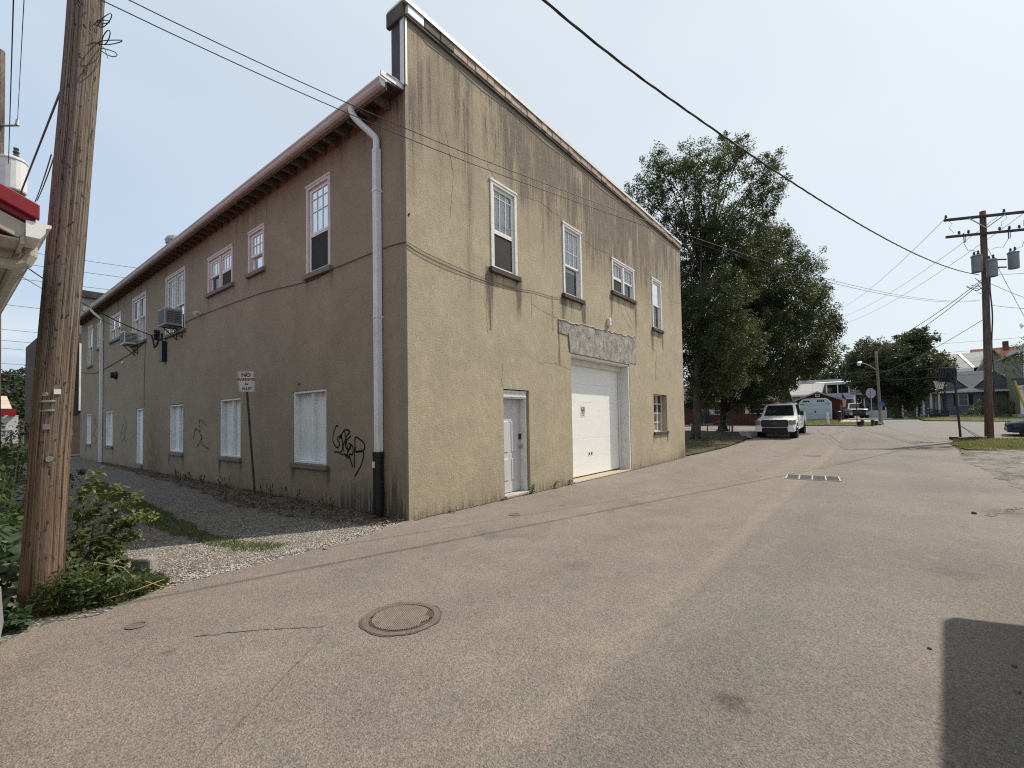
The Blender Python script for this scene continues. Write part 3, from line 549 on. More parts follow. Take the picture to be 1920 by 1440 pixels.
def stain_R(a, z):
    rg = np.random.default_rng(3); s = np.zeros_like(a)
    for k in range(230):                                   # runs of soot below the coping
        c = rg.uniform(0.2, 13.8); d = 0.35+0.65*np.exp(-((c-4.0)/1.5)**2)+0.8*np.exp(-((c-9.0)/3.0)**2)
        if rg.uniform() > d: continue
        w = rg.uniform(0.015, 0.09); L_ = rg.uniform(0.5, 2.6)*(0.6+0.4*d); top = rg.uniform(7.4, 8.4)
        s += rg.uniform(0.2, 0.8)*np.exp(-((a-c)/w)**2)*np.clip(1-(top-z)/L_, 0, 1)**0.8*np.clip((top+0.3-z)/0.3, 0, 1)
    s += 0.55*np.exp(-((a-3.6)/1.1)**2)*np.clip((z-6.3)/1.0, 0, 1) + 0.5*np.exp(-((a-8.5)/3.4)**2)*np.clip((z-5.4)/2.0, 0, 1)
    s += 0.32*np.clip((z-8.0)/0.4, 0, 1) + 0.22*np.exp(-((a-1.5)/0.07)**2)*np.clip((z-2.8)/3, 0, 1)+0.35*np.exp(-((a-1.2)/0.09)**2)*np.clip((z-6.4)/1.2, 0, 1)
    s += drips(a, z, WIN_R, rg) + drips(a, z, [STEEL], rg, 0.05, (0.15, 0.4), 0.9)
    for c, w, zt_, L_, k_ in ((2.6,.25,8.3,1.6,.5),(3.3,.18,8.3,2.2,.55),(4.1,.3,8.3,1.5,.5),(5.3,.2,8.3,2.6,.45),(6.4,.35,8.3,2.8,.55),(7.2,.25,8.3,2.2,.5),(8.3,.35,8.3,2.0,.5),(9.6,.3,8.3,2.6,.5),(10.3,.2,8.3,3.4,.45),(11.9,.3,8.3,2.2,.4),(12.8,.25,8.3,3.0,.35),(0.75,.1,8.2,3.6,.3),(1.55,.08,8.1,4.5,.35)): s += k_*np.exp(-((a-c)/w)**2)*np.clip((z-(zt_-L_))/L_, 0, 1)**0.7
    s += 0.5*np.exp(-((a-0.15)/0.12)**2)*np.clip((z-5.2)/1.5, 0, 1)*np.clip((7.6-z)/0.5, 0, 1)
    s += 0.42*np.exp(-z/0.16) + 0.7*np.exp(-((a-13.6)/0.5)**2)*np.exp(-z/0.35)
    for c, t0, b0, w in ((4.62, 4.0, 2.9, 0.03), (4.35, 4.55, 3.7, 0.03), (2.08, 4.4, 3.4, 0.03), (10.9, 3.6, 2.9, 0.05)): s += 0.6*np.exp(-((a-c)/w)**2)*(z < t0)*(z > b0)
    r = 0.6*np.clip((z-5.0)/2.0, 0, 1)*np.clip(np.sin(a*1.9+0.5)*0.5+0.75, 0, 1)
    return {'stain': s, 'rust': r, 'earth': 0*a}
def stain_L(a, z):
    rg = np.random.default_rng(5); s = np.zeros_like(a)
    for k in range(160):
        c = rg.uniform(0.2, 26); w = rg.uniform(0.02, 0.08); L_ = rg.uniform(0.3, 1.3); s += rg.uniform(0.1, 0.35)*np.exp(-((a-c)/w)**2)*np.clip(1-(7.1-z)/L_, 0, 1)
    s += drips(a, z, BRD_L, rg, 0.05, (0.25, 0.6), 0.55) + drips(a, z, WIN_L, rg, 0.04, (0.2, 0.6), 0.3)
    s += 0.75*np.exp(-((a-1.2)/0.8)**2)*np.clip(1-z/0.62, 0, 1) + 0.6*np.exp(-((a-0.35)/0.25)**2)*np.clip(1-z/1.1, 0, 1) + 0.3*np.exp(-z/0.12)
    s += 0.3*np.exp(-((a-0.12)/0.1)**2)*np.clip((z-3)/4, 0.2, 1)
    r = 0.55*np.clip((z-6.1)/0.9, 0, 1) + 0.75*np.exp(-((a-0.55)/0.09)**2)*np.exp(-((z-1.9)/0.9)**2)
    e = 0.85*np.exp(-((a-14.0)/1.1)**2)*np.clip(1.15-z/3.0, 0, 1) + 0.25*np.exp(-((a-3)/1.5)**2)*np.exp(-z/0.5)+0.3*np.exp(-((a-11.5)/1.5)**2)*np.exp(-z/0.5)
    return {'stain': s, 'rust': r, 'earth': e}
wall_grid('front_wall', PR, 13.85, 8.42, WIN_R+[STEEL, DOOR_R, GAR], 0.36, 'stucco_tan', stain_R, 0.045)
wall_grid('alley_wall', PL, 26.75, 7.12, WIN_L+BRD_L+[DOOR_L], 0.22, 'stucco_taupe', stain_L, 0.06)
# outline of the rest: far side, back, roof, parapet body
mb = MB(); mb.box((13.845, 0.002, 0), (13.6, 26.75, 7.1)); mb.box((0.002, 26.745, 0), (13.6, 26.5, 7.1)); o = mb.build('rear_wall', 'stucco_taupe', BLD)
mb = MB(); mb.box((0.004, 0.36, 7.1), (13.85, 0.30, 8.42)); mb.box((0.004, 0.004, 7.1), (0.05, 0.30, 8.42)); mb.box((13.80, 0.004, 7.1), (13.846, 0.30, 8.42)); mb.build('parapet_back', mat('parapet_grey_roofing', (0.10, 0.10, 0.105), 0.9, 0, 0.2, 3, dirt=0.3), BLD)
mb = MB(); mb.prism([(-0.32, 7.13), (6.9, 7.75), (13.9, 7.13), (13.9, 7.19), (6.9, 7.83), (-0.32, 7.2)], lambda p, t: (p[0], t, p[1]), 0.36, 26.9); mb.build('roof', 'roof_dark', BLD)
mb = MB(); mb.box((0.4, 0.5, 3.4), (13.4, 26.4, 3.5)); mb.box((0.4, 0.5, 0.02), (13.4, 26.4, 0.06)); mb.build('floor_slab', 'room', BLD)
for a in (0.9, 1.4):    # light-tight linings behind the glazing, so that rooms stay dim
    pass
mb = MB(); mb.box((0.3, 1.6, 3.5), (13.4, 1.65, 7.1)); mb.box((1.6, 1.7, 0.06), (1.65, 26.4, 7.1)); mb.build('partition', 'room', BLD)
# coping: white metal cap, row of clay tiles, end box, corner strip
mb = MB(); mb.box((-0.05, -0.085, 8.625), (13.9, 0.40, 8.66)); mb.box((-0.05, -0.085, 8.585), (13.9, -0.078, 8.624)); mb.build('coping_cap', 'flash', BLD)
x = 0.02; k = 0; rg = random.Random(4)
while x < 13.84:
    w = min(rg.choice((0.34, 0.36, 0.22, 0.37)), 13.84-x); b = MB(); j = rg.uniform(-0.008, 0.008)
    b.box((x+0.006, -0.062+j, 8.425), (x+w-0.006, 0.3, 8.583)); tag(b.build('coping_tile', 'coping_dark' if k < 3 and k != 0 else ('flash' if k == 0 else 'coping'), BLD, 0.008)); x += w; k += 1
mb = MB(); mb.box((0.0, -0.05, 8.372), (13.86, -0.002, 8.42)); mb.build('coping_bed', 'coping_dark', BLD, 0.006)
mb = MB(); mb.box((-0.06, 0.0, 8.36), (0.015, 0.42, 8.62)); mb.build('coping_end_box', 'coping_dark', BLD, 0.01)
mb = MB(); mb.box((-0.022, -0.022, 7.22), (-0.002, 0.10, 8.36)); mb.box((-0.022, -0.022, 7.22), (0.035, -0.003, 8.36)); mb.build('corner_flashing', 'flash', BLD, 0.004)
# smooth band of patched render just below the coping
pts = [(0.05, 8.37), (0.5, 8.22), (1.0, 8.26), (1.9, 8.20), (2.8, 8.27), (4.2, 8.19), (5.4, 8.26), (7.0, 8.2), (9.0, 8.26), (11.2, 8.2), (13.8, 8.25), (13.82, 8.37)]
mb = MB(); mb.prism([pts[0]] + pts[1:], lambda p, t: (p[0], -t, p[1]), -0.01, 0.007); mb.build('render_band', mat('grey_patch_render', (0.205, 0.178, 0.14), 0.9, 0, 0.15, 2, bmp=0.4), BLD)
# eaves: deck, rafter tails, fascia, gutter
mb = MB(); mb.prism([(0, 7.128), (-0.31, 7.098), (-0.31, 7.118), (0, 7.148)], lambda p, t: (p[0], t, p[1]), 0.05, 26.85); mb.build('eave_deck', 'deck', BLD)
rt_me = MB().prism([(-0.01, 6.955), (-0.29, 6.965), (-0.295, 7.094), (-0.01, 7.122)], lambda p, t: (p[0], t, p[1]), -0.024, 0.024).mesh('rafter_tail'); rt_me.materials.append(M['rafter'])
y = 0.42; rg = random.Random(9)
while y < 26.7:
    o = bpy.data.objects.new('rafter_tail', rt_me); COL.objects.link(o); o.parent = BLD; o.location = (0, y, rg.uniform(-0.008, 0.004)); y += 0.408
mb = MB(); mb.box((-0.30, 0.08, 6.985), (-0.325, 26.85, 7.125)); mb.build('fascia_board', 'rafter', BLD)
gp = [(-0.327, 7.15), (-0.327, 7.03), (-0.40, 7.03), (-0.425, 7.06), (-0.435, 7.10), (-0.452, 7.125), (-0.452, 7.15), (-0.446, 7.15), (-0.446, 7.13), (-0.428, 7.104), (-0.418, 7.066), (-0.396, 7.038), (-0.333, 7.038), (-0.333, 7.15)]
gb = MB(); gb.prism(gp, lambda p, t: (p[0], t, p[1]), 0.10, 26.9); G_ = gb.build('gutter', 'gutter', BLD)
gb = MB(); gb.prism(gp[:8], lambda p, t: (p[0], t, p[1]), 0.094, 0.1); gb.prism(gp[:8], lambda p, t: (p[0], t, p[1]), 26.9, 26.906); gb.build('gutter_end_cap', 'flash', G_)
mb = MB(); mb.box((-0.44, 0.045, 7.152), (0.02, 0.075, 7.235)); mb.box((-0.33, 0.03, 7.236), (0.03, 0.09, 7.242)); mb.build('rake_flashing', 'flash', BLD)
def downspout(y0, ywall, zbot, boot):
    rect = lambda mb, pts, w, d: [mb.bar(pts[i], (Vector(pts[i+1])+ (Vector(pts[i+1])-Vector(pts[i])).normalized()*0.012), w, d, (0, 1, 0)) for i in range(len(pts)-1)]
    P_ = []
    for t in np.linspace(0, 1, 12):
        e = t*t*(3-2*t); P_.append((-0.385+0.31*e, y0+(ywall-y0)*e, 7.03-0.16*math.sin(t*math.pi/2) - 0.36*t))
    mb = MB(); mb.tube([(P_[0][0], P_[0][1], 7.05)] + P_ + [(-0.075, ywall, 6.3)], 0.056, 10); mb.box((-0.125, ywall-0.055, zbot), (-0.02, ywall+0.055, 6.36))
    for k in (-0.03, 0.0, 0.03): mb.box((-0.129, ywall+k-0.006, zbot), (-0.125, ywall+k+0.006, 6.34))
    d = mb.build('downspout', 'downspout', BLD, 0.004)
    for z in (5.6, 3.4): s = MB(); s.box((-0.133, ywall-0.063, z), (-0.001, ywall+0.063, z+0.03)); s.build('strap', 'downspout', d)
    if boot:
        b = MB(); b.tube([(-0.085, ywall, 0.0), (-0.085, ywall, 1.0), (-0.085, ywall, 1.02), (-0.085, ywall, 1.1)], [0.088, 0.088, 0.097, 0.097], 18); b.build('drain_boot', 'black', d, smooth=False)
        s = MB(); s.box((-0.186, ywall-0.03, 0.84), (-0.172, ywall+0.03, 0.94)); s.build('sticker', 'sign_white', d)
downspout(0.98, 0.70, 1.05, True); downspout(21.95, 21.68, 0.02, False)

def sash(w, P, a0, a1, z0, z1, o, fr=0.045, m='white', glass='glass', bars=None, frost=None):
    b = MB()
    for q in ((a0, a1, z0, z0+fr), (a0, a1, z1-fr, z1), (a0, a0+fr, z0+fr, z1-fr), (a1-fr, a1, z0+fr, z1-fr)): sbox(b, P, q[0], q[1], o-0.035, o, q[2], q[3])
    b.build('sash', m, w)
    b = MB(); (sbox(b, P, a0+fr, a1-fr, o-0.022, o-0.016, z0+fr, z1-fr) if glass == 'screen' else b.quad(P(a0+fr, o-0.02, z0+fr), P(a1-fr, o-0.02, z0+fr), P(a1-fr, o-0.02, z1-fr), P(a0+fr, o-0.02, z1-fr))); b.build('screen' if glass == 'screen' else 'pane', glass, w)
    if bars:
        b = MB()
        for i in range(1, bars[0]):
            c = a0+fr+(a1-a0-2*fr)*i/bars[0]; sbox(b, P, c-0.006, c+0.006, o-0.03, o-0.006, z0+fr, z1-fr)
        for z in bars[1]: sbox(b, P, a0+fr, a1-fr, o-0.03, o-0.0065, z0+(z1-z0)*z-0.006, z0+(z1-z0)*z+0.006)
        b.build('glazing_bar', m, w)
def curtain(w, P, a0, a1, z0, z1, o, m='curtain', seed=0):
    b = MB(); n = 28; rg = random.Random(seed); ph = rg.uniform(0, 6)
    pts = [(a0+(a1-a0)*i/n, o-0.012*math.sin(i*1.7+ph)-0.005*math.sin(i*0.6)) for i in range(n+1)]
    for i in range(n): b.quad(P(pts[i][0], pts[i][1], z0), P(pts[i+1][0], pts[i+1][1], z0), P(pts[i+1][0], pts[i+1][1], z1), P(pts[i][0], pts[i][1], z1))
    b.build('curtain', m, w)
def window(P, h, style, trim, sill_m, mid=0.5, lift=0.0, cur=1.0, twin=False, seed=0, bars=(3, (0.78,)), curm='curtain'):
    a0, a1, z0, z1 = h; t = 0.085; b = MB()
    for q in ((a0+0.004, a1-0.004, z1-t, z1-0.004), (a0+0.004, a0+t, z0+0.004, z1-t), (a1-t, a1-0.004, z0+0.004, z1-t)): sbox(b, P, q[0], q[1], -0.13, 0.022, q[2], q[3])
    sbox(b, P, a0-0.012, a1+0.012, 0.002, 0.034, z1-0.03, z1+0.018)
    for e in ((a0+t, a0+t+0.022), (a1-t-0.022, a1-t)): sbox(b, P, e[0], e[1], -0.128, -0.012, z0+0.03, z1-t-0.022)
    sbox(b, P, a0+t, a1-t, -0.128, -0.012, z1-t-0.022, z1-t-0.0005)
    bays = [(a0+t+0.022, a1-t-0.022)]
    if twin:
        c = (a0+a1)/2; sbox(b, P, c-0.055, c+0.055, -0.13, 0.012, z0+0.03, z1-t-0.022); bays = [(a0+t+0.022, c-0.055), (c+0.055, a1-t-0.022)]
    w = b.build('window', trim, BLD, 0.005)
    s = MB(); sbox(s, P, a0-0.05, a1+0.06, -0.12, 0.075, z0-0.105, z0-0.004); s.build('sill', sill_m, w, 0.008)
    s = MB(); sbox(s, P, a0+t, a1-t, -0.12, -0.03, z0-0.003, z0+0.028); s.build('sill_nosing', trim, w)
    zt = z1-t-0.022; zb = z0+0.03; zm = zb+(zt-zb)*mid
    for i, (p, q) in enumerate(bays):
        sash(w, P, p, q, zm-0.02, zt, -0.02, bars=bars)
        lf = lift[i] if isinstance(lift, tuple) else lift
        if lf:
            sash(w, P, p+0.003, q-0.003, zb+lf, zm+lf, -0.058); sash(w, P, p+0.002, q-0.002, zb, zm-0.03, -0.016, 0.03, 'white', 'screen')
        else: sash(w, P, p+0.003, q-0.003, zb, zm+0.02, -0.058)
        if cur: curtain(w, P, p+0.046, q-0.046, max(zm+0.026, zt-(zt-zb)*cur), zt-0.046, -0.072, curm, seed+i)
        if cur > 0.58: curtain(w, P, p+0.01, q-0.01, zt-(zt-zb)*cur, zm, -0.128, curm, seed+i+9)
    return w
for i, (h, kw) in enumerate(zip(WIN_R, (dict(mid=0.46, lift=0.22, cur=0.56, bars=(3, (0.80,))), dict(mid=0.44, cur=0.62, bars=(3, (0.4,))), dict(twin=True, mid=0.5, cur=0.5, lift=(0.06, 0)), dict(mid=0.5, cur=0.0, bars=None)))):
    window(PR, h, 0, 'white_old', 'sill_dark', seed=i*3, **kw)
for i, (h, kw) in enumerate(zip(WIN_L, (dict(mid=0.46, lift=0.28, cur=0.56, bars=(3, (0.5, 0.78))), dict(mid=0.42, cur=0.6, bars=(3, (0.5,))), dict(twin=True, mid=0.48, cur=0.5, lift=(0.1, 0)), dict(twin=True, mid=0.45, cur=0.8), dict(twin=True, mid=0.55, cur=0.75, curm='curtain_red', bars=None), dict(twin=True, mid=0.5, cur=0.4, bars=None), dict(mid=0.5, cur=0.7), dict(mid=0.5, cur=0.7, curm='curtain_red', bars=None)))):
    window(PL, h, 0, 'trim_pink', 'sill_taupe', seed=50+i*3, **kw)
# boarded openings on the alley
for i, (a0, a1, z0, z1) in enumerate(BRD_L):
    b = MB()
    for q in ((a0+0.003, a1-0.003, z1-0.05, z1-0.003), (a0+0.003, a0+0.05, z0+0.05, z1-0.05), (a1-0.05, a1-0.003, z0+0.05, z1-0.05), (a0+0.003, a1-0.003, z0+0.003, z0+0.05)): sbox(b, PL, q[0], q[1], -0.21, -0.015, q[2], q[3])
    w = b.build('boarded_window', 'boards', BLD, 0.004); c = (a0+a1)/2
    for q in ((a0+0.05, c-0.06), (c+0.06, a1-0.05)): s = MB(); sbox(s, PL, q[0]+0.003, q[1]-0.003, -0.17, -0.14, z0+0.053, z1-0.053); s.build('board', 'boards', w, 0.003)
    s = MB(); sbox(s, PL, c-0.06, c-0.004, -0.19, -0.06, z0+0.05, z1-0.05); sbox(s, PL, c+0.004, c+0.06, -0.19, -0.085, z0+0.05, z1-0.05); s.build('centre_batten', 'boards', w, 0.004)
    s = MB(); sbox(s, PL, a0-0.05, a1+0.04, -0.2, 0.055, z0-0.105, z0-0.003); s.build('sill', 'sill_taupe', w, 0.012)
# alley door
a0, a1, z0, z1 = DOOR_L; b = MB()
for q in ((a0, a0+0.06, z0, z1-0.06), (a1-0.06, a1, z0, z1-0.06), (a0, a1, z1-0.06, z1)): sbox(b, PL, q[0]+0.003, q[1]-0.003, -0.21, -0.02, q[2], q[3]-0.002)
w = b.build('alley_door_frame', 'boards', BLD); s = MB(); sbox(s, PL, a0+0.063, a1-0.063, -0.14, -0.1, z0, z1-0.063); d = s.build('door_leaf', 'boards', w)
s = MB(); s.lathe([(0.0, 0), (0.028, 0.01), (0.028, 0.04), (0.012, 0.06)], 10, PL(a0+0.13, -0.10, 1.2), 'x'); s.build('door_knob', 'brass', w)
s = MB(); sbox(s, PL, a0, a1, -0.2, 0.06, 0.0, z0-0.004); s.build('door_step', 'sill_taupe', w)
# road front door
a0, a1, z0, z1 = DOOR_R; b = MB()
sbox(b, PR, a1-0.075, a1-0.03, -0.30, -0.055, z0+0.035, 2.06); sbox(b, PR, a0+0.003, a0+0.04, -0.30, -0.05, z0+0.035, 2.06); sbox(b, PR, a0+0.003, a1-0.03, -0.3, -0.05, 2.062, 2.235)
sbox(b, PR, a0+0.03, a1-0.06, -0.05, -0.035, 2.09, 2.13); sbox(b, PR, a0+0.02, a1-0.05, -0.05, -0.03, 2.19, 2.225)
w = b.build('entrance_door', 'white_old', BLD, 0.004); s = MB(); sbox(s, PR, a0+0.043, a1-0.078, -0.25, -0.205, z0+0.05, 2.055); d = s.build('door_leaf', 'door_grey', w)
aw = a1-0.078-(a0+0.043); l0 = a0+0.043
for px0, px1 in ((0.14, 0.44), (0.56, 0.86)):
    for q0, q1 in ((0.12, 0.36), (0.42, 0.76), (0.83, 0.945)):
        s = MB(); A0, A1 = l0+aw*px0, l0+aw*px1; Z0, Z1 = z0+0.05+2.0*q0, z0+0.05+2.0*q1
        V = [PR(A0, -0.2045, Z0), PR(A1, -0.2045, Z0), PR(A1, -0.2045, Z1), PR(A0, -0.2045, Z1)] + [PR(A0+0.022, -0.192, Z0+0.022), PR(A1-0.022, -0.192, Z0+0.022), PR(A1-0.022, -0.192, Z1-0.022), PR(A0+0.022, -0.192, Z1-0.022)]
        s.add(V, [(4,5,6,7),(0,1,5,4),(1,2,6,5),(2,3,7,6),(3,0,4,7)]); s.build('door_panel', 'door_grey', w)
s = MB(); sbox(s, PR, a1-0.14, a1-0.09, -0.205, -0.165, 1.18, 1.30); s.build('keypad_lock', 'black', w, 0.006)
s = MB(); s.lathe([(0.03, 0), (0.03, -0.01), (0.012, -0.03), (0.03, -0.045), (0.026, -0.07), (0.0, -0.075)], 12, PR(a1-0.115, -0.205, 1.03), 'y'); s.build('door_knob', 'brass', w)
s = MB(); sbox(s, PR, a0+0.002, a1-0.002, -0.34, 0.05, 0.006, 0.055); s.build('threshold', 'concrete', w, 0.01)
# garage opening
a0, a1, z0, z1 = GAR; b = MB()
sbox(b, PR, a1-0.075, a1-0.002, -0.35, -0.012, z0, z1-0.06); sbox(b, PR, a0+0.002, a0+0.05, -0.35, -0.08, z0, z1-0.06); sbox(b, PR, a0+0.002, a1-0.002, -0.35, -0.02, z1-0.058, z1-0.002)
sbox(b, PR, a0+0.05, a1-0.075, -0.35, -0.265, 3.06, z1-0.06); sbox(b, PR, a1-0.135, a1-0.076, -0.35, -0.29, z0, 3.058)
w = b.build('garage_door', 'white_old', BLD, 0.004); sec = 3.02/6
for k in range(6):
    s = MB(); zz0, zz1 = 0.05+k*sec, 0.05+(k+1)*sec-0.0015
    s.prism([(-0.369, zz0), (-0.365, zz0+0.005), (-0.365, zz1-0.005), (-0.369, zz1), (-0.40, zz1), (-0.40, zz0)], lambda p, t: PR(t, p[0]+0.01, p[1]), a0+0.05, a1-0.136)
    s.build('door_section', 'door_white', w)
s = MB(); sbox(s, PR, a0+0.05, a1-0.136, -0.38, -0.36, 0.018, 0.052); s.build('bottom_seal', 'black', w)
for c in (6.62, 6.76): s = MB(); sbox(s, PR, c, c+0.04, -0.354, -0.335, 0.60, 0.66); s.build('lift_handle', 'steel_dark', w)
s = MB(); sbox(s, PR, a0+0.05, a1-0.1, -0.355, 0.05, 0.004, 0.016); s.build('door_apron', 'concrete', w)
tg = MB(); sbox(tg, PR, 6.21, 6.46, -0.354, -0.35, 1.66, 1.97); nt_ = tg.build('door_notice', 'sign_white', w)
# bare concrete lintel over the garage door, broken edge
xs = np.linspace(4.60, 9.22, 30); rg = random.Random(12)
top = [(x, 4.03+0.16*(x-4.6)/4.6 + rg.uniform(-0.035, 0.035)) for x in xs]
bot = [(9.22, 3.34), (8.72, 3.33), (8.70, 3.285), (5.12, 3.285), (5.10, 3.55), (5.06, 3.76), (4.9, 3.70), (4.74, 3.73), (4.61, 3.70)]
mb = MB(); mb.prism(top + bot, lambda p, t: (p[0], -t, p[1]), -0.01, 0.012); mb.build('bare_lintel', 'spall', BLD)
ed = MB(); ed.tube([(x, -0.012, z+0.005) for x, z in top], 0.016, 5); ed.build('broken_render_edge', 'concrete', BLD)
cr = MB(); cr.tube([(4.59, -0.006, 4.03), (4.585, -0.006, 3.72), (4.75, -0.006, 3.715), (5.04, -0.006, 3.71), (5.06, -0.006, 3.5), (5.1, -0.006, 3.3)], 0.013, 5); cr.build('lintel_joint', 'crack', BLD)
# steel window with small panes
a0, a1, z0, z1 = STEEL; b = MB()
for q in ((a0, a0+0.03, z0, z1), (a1-0.03, a1, z0, z1), (a0+0.03, a1-0.03, z0, z0+0.03), (a0+0.03, a1-0.03, z1-0.03, z1)): sbox(b, PR, q[0], q[1], -0.24, -0.2, q[2], q[3])
for i in (1, 2): c = a0+(a1-a0)*i/3; sbox(b, PR, c-0.015, c+0.015, -0.238, -0.198, z0+0.03, z1-0.03)
for i in (1, 2, 3): c = z0+(z1-z0)*i/4; sbox(b, PR, a0+0.03, a1-0.03, -0.237, -0.199, c-0.015, c+0.015)
w = b.build('steel_window', 'white_old', BLD)
for i in range(3):
    for j in range(4):
        s = MB(); A0, A1 = a0+(a1-a0)*i/3+0.016, a0+(a1-a0)*(i+1)/3-0.016; Z0, Z1 = z0+(z1-z0)*j/4+0.016, z0+(z1-z0)*(j+1)/4-0.016
        t_ = 0.004*((i*7+j*5) % 3-1); s.quad(PR(A0, -0.225+t_, Z0), PR(A1, -0.225-t_, Z0), PR(A1, -0.225-t_, Z1), PR(A0, -0.225+t_, Z1)); s.build('pane', 'glass', w)
s = MB(); sbox(s, PR, a0-0.04, a1+0.05, -0.2, 0.05, z0-0.1, z0-0.003); s.build('sill', 'sill_dark', w, 0.01)
curtain(w, PR, a0+0.05, a1-0.3, z0+0.1, z1-0.35, -0.75, 'ac_grey', 5)
# wall cracks, traced in the render
def crackline(pts, P, r=0.0045, m='crack'):
    rg = random.Random(len(pts)*7+int(pts[0][0]*31)); q = []
    for i in range(len(pts)-1):
        n = max(2, int(math.dist(pts[i], pts[i+1])/0.07))
        for k in range(n): t = k/n; q.append((pts[i][0]+(pts[i+1][0]-pts[i][0])*t+rg.uniform(-.014, .014), pts[i][1]+(pts[i+1][1]-pts[i][1])*t+rg.uniform(-.012, .012)))
    q.append(pts[-1]); mb = MB(); mb.tube([P(a, 0.0, z) for a, z in q], [r*rg.uniform(0.5, 1.1) for _ in q], 4); mb.build('crack', m, BLD)
for pts in ([(2.35,6.53),(2.05,6.75),(2.3,6.95),(2.33,7.6)], [(2.95,6.52),(3.9,6.68),(4.7,6.62)], [(4.9,6.62),(5.05,6.9)], [(3.5,4.2),(4.0,4.12),(4.58,4.06)], [(3.5,4.4),(3.5,3.95)], [(2.05,4.4),(1.95,3.9),(2.0,3.3)], [(2.45,2.75),(2.4,2.45),(2.45,2.28)], [(5.1,3.72),(4.62,3.72),(4.62,3.1)],
            [(5.9,6.4),(6.6,6.35),(7.5,6.45)], [(8.0,5.2),(8.4,4.7),(8.9,4.4)], [(8.3,5.2),(9.0,4.6)], [(9.3,6.3),(9.9,6.6),(10.6,6.55)], [(10.2,4.1),(10.9,3.95),(11.4,4.0)], [(11.0,3.9),(11.05,3.3)], [(6.0,4.7),(5.85,4.2)], [(11.7,6.4),(12.6,6.1),(13.7,6.15)], [(3.7,2.9),(4.4,2.95),(5.1,2.85)], [(0.9,6.9),(1.1,6.2),(1.0,5.3)]):
    crackline(pts, PR)
# graffiti, strokes of spray paint on the alley wall
GRF = [[(2.08,1.54),(2.15,1.54),(2.26,1.35),(2.23,1.21),(2.1,1.13),(2.03,1.21),(2.11,1.30),(2.0,1.36),(1.97,1.3)], [(2.21,1.05),(1.98,1.06),(1.93,1.19),(1.95,1.35),(1.99,1.37),(2.02,1.3)], [(1.97,1.38),(1.85,1.47),(1.72,1.46),(1.68,1.42),(1.77,1.37),(1.9,1.19),(1.9,1.08)], [(1.86,1.46),(1.78,1.2),(1.76,1.02),(1.88,1.02),(1.73,0.94)], [(1.65,1.36),(1.78,1.28),(1.83,1.22),(1.8,1.13),(1.68,1.12),(1.65,1.2),(1.72,1.22)], [(1.78,1.0),(1.65,1.19),(1.58,1.14),(1.60,1.02),(1.70,1.02),(1.66,0.92),(1.59,0.79)], [(1.52,1.16),(1.535,1.0),(1.54,0.79)], [(1.50,1.08),(1.51,1.33),(1.36,1.30),(1.23,1.23),(1.21,1.15),(1.30,1.09),(1.49,1.07),(1.28,1.09),(1.25,1.0),(1.34,0.82),(1.52,0.63)], [(2.02,1.02),(1.72,0.98),(1.6,0.8)]]
mb = MB()
def smooth_pts(st, n=6):
    out = []
    for i in range(len(st)-1):
        p0, p1, p2, p3 = (np.array(st[max(0, min(len(st)-1, i+k))]) for k in (-1, 0, 1, 2))
        for k in range(n):
            t = k/n; out.append(tuple(0.5*((2*p1)+(-p0+p2)*t+(2*p0-5*p1+4*p2-p3)*t*t+(-p0+3*p1-3*p2+p3)*t**3)))
    return out+[st[-1]]
def ribbon(mb, st, w, o, P):
    q = smooth_pts(st)
    for i in range(len(q)-1):
        a, b = np.array(q[i]), np.array(q[i+1]); d = b-a; n = np.array([-d[1], d[0]])/(np.linalg.norm(d)+1e-9)*w/2; e = d/(np.linalg.norm(d)+1e-9)*w*0.25
        mb.quad(P(*(a-e+n)[:1], o, (a-e+n)[1]), P((b+e+n)[0], o, (b+e+n)[1]), P((b+e-n)[0], o, (b+e-n)[1]), P((a-e-n)[0], o, (a-e-n)[1]))
for i, st in enumerate(GRF): ribbon(mb, st, 0.028, 0.0025+i*0.0004, PL)
mb.build('graffiti_tag', 'paint_black', BLD)
mb = MB()
for i, st in enumerate([[(17.9,2.0),(17.5,1.6),(17.9,1.3),(17.6,1.0)], [(18.4,1.2),(18.0,1.7),(17.7,1.2),(18.3,1.0)], [(22.6,1.6),(23.2,2.0),(23.5,1.4),(22.9,1.0),(23.3,0.8)], [(23.6,2.1),(23.0,1.6),(23.8,1.1)], [(9.6,1.0),(9.2,1.25),(9.7,1.5),(9.9,1.2)], [(8.9,1.6),(9.4,1.75),(9.2,1.1),(8.7,0.95)]]): ribbon(mb, st, 0.06, 0.0025+i*0.0004, PL)
mb.build('faded_graffiti', 'paint_faint', BLD)
# little things fixed to the walls
s = MB(); sbox(s, PR, 7.20, 7.36, 0.0, 0.07, 4.28, 4.50); sbox(s, PR, 7.22, 7.34, 0.07, 0.085, 4.30, 4.36); sbox(s, PR, 7.22, 7.34, 0.07, 0.085, 4.39, 4.48); s.build('alarm_box', 'sign_white', BLD, 0.006)
s = MB(); s.tube([PR(0.02, 0.03, 5.0), PR(-0.02, 0.1, 5.0)], 0.015, 6); s.build('iron_peg', 'black', BLD)
s = MB(); s.lathe([(0.02, 0), (0.17, -0.005), (0.17, -0.05), (0.13, -0.10), (0.12, -0.22)], 18, PL(19.16, 0, 3.78), 'x'); s.build('dryer_vent', 'black', BLD)
s = MB(); s.lathe([(0.05, 0), (0.06, -0.02), (0.05, -0.06), (0.0, -0.07)], 10, PL(18.1, 0, 4.22), 'x'); s.build('round_cap', 'sign_white', BLD)
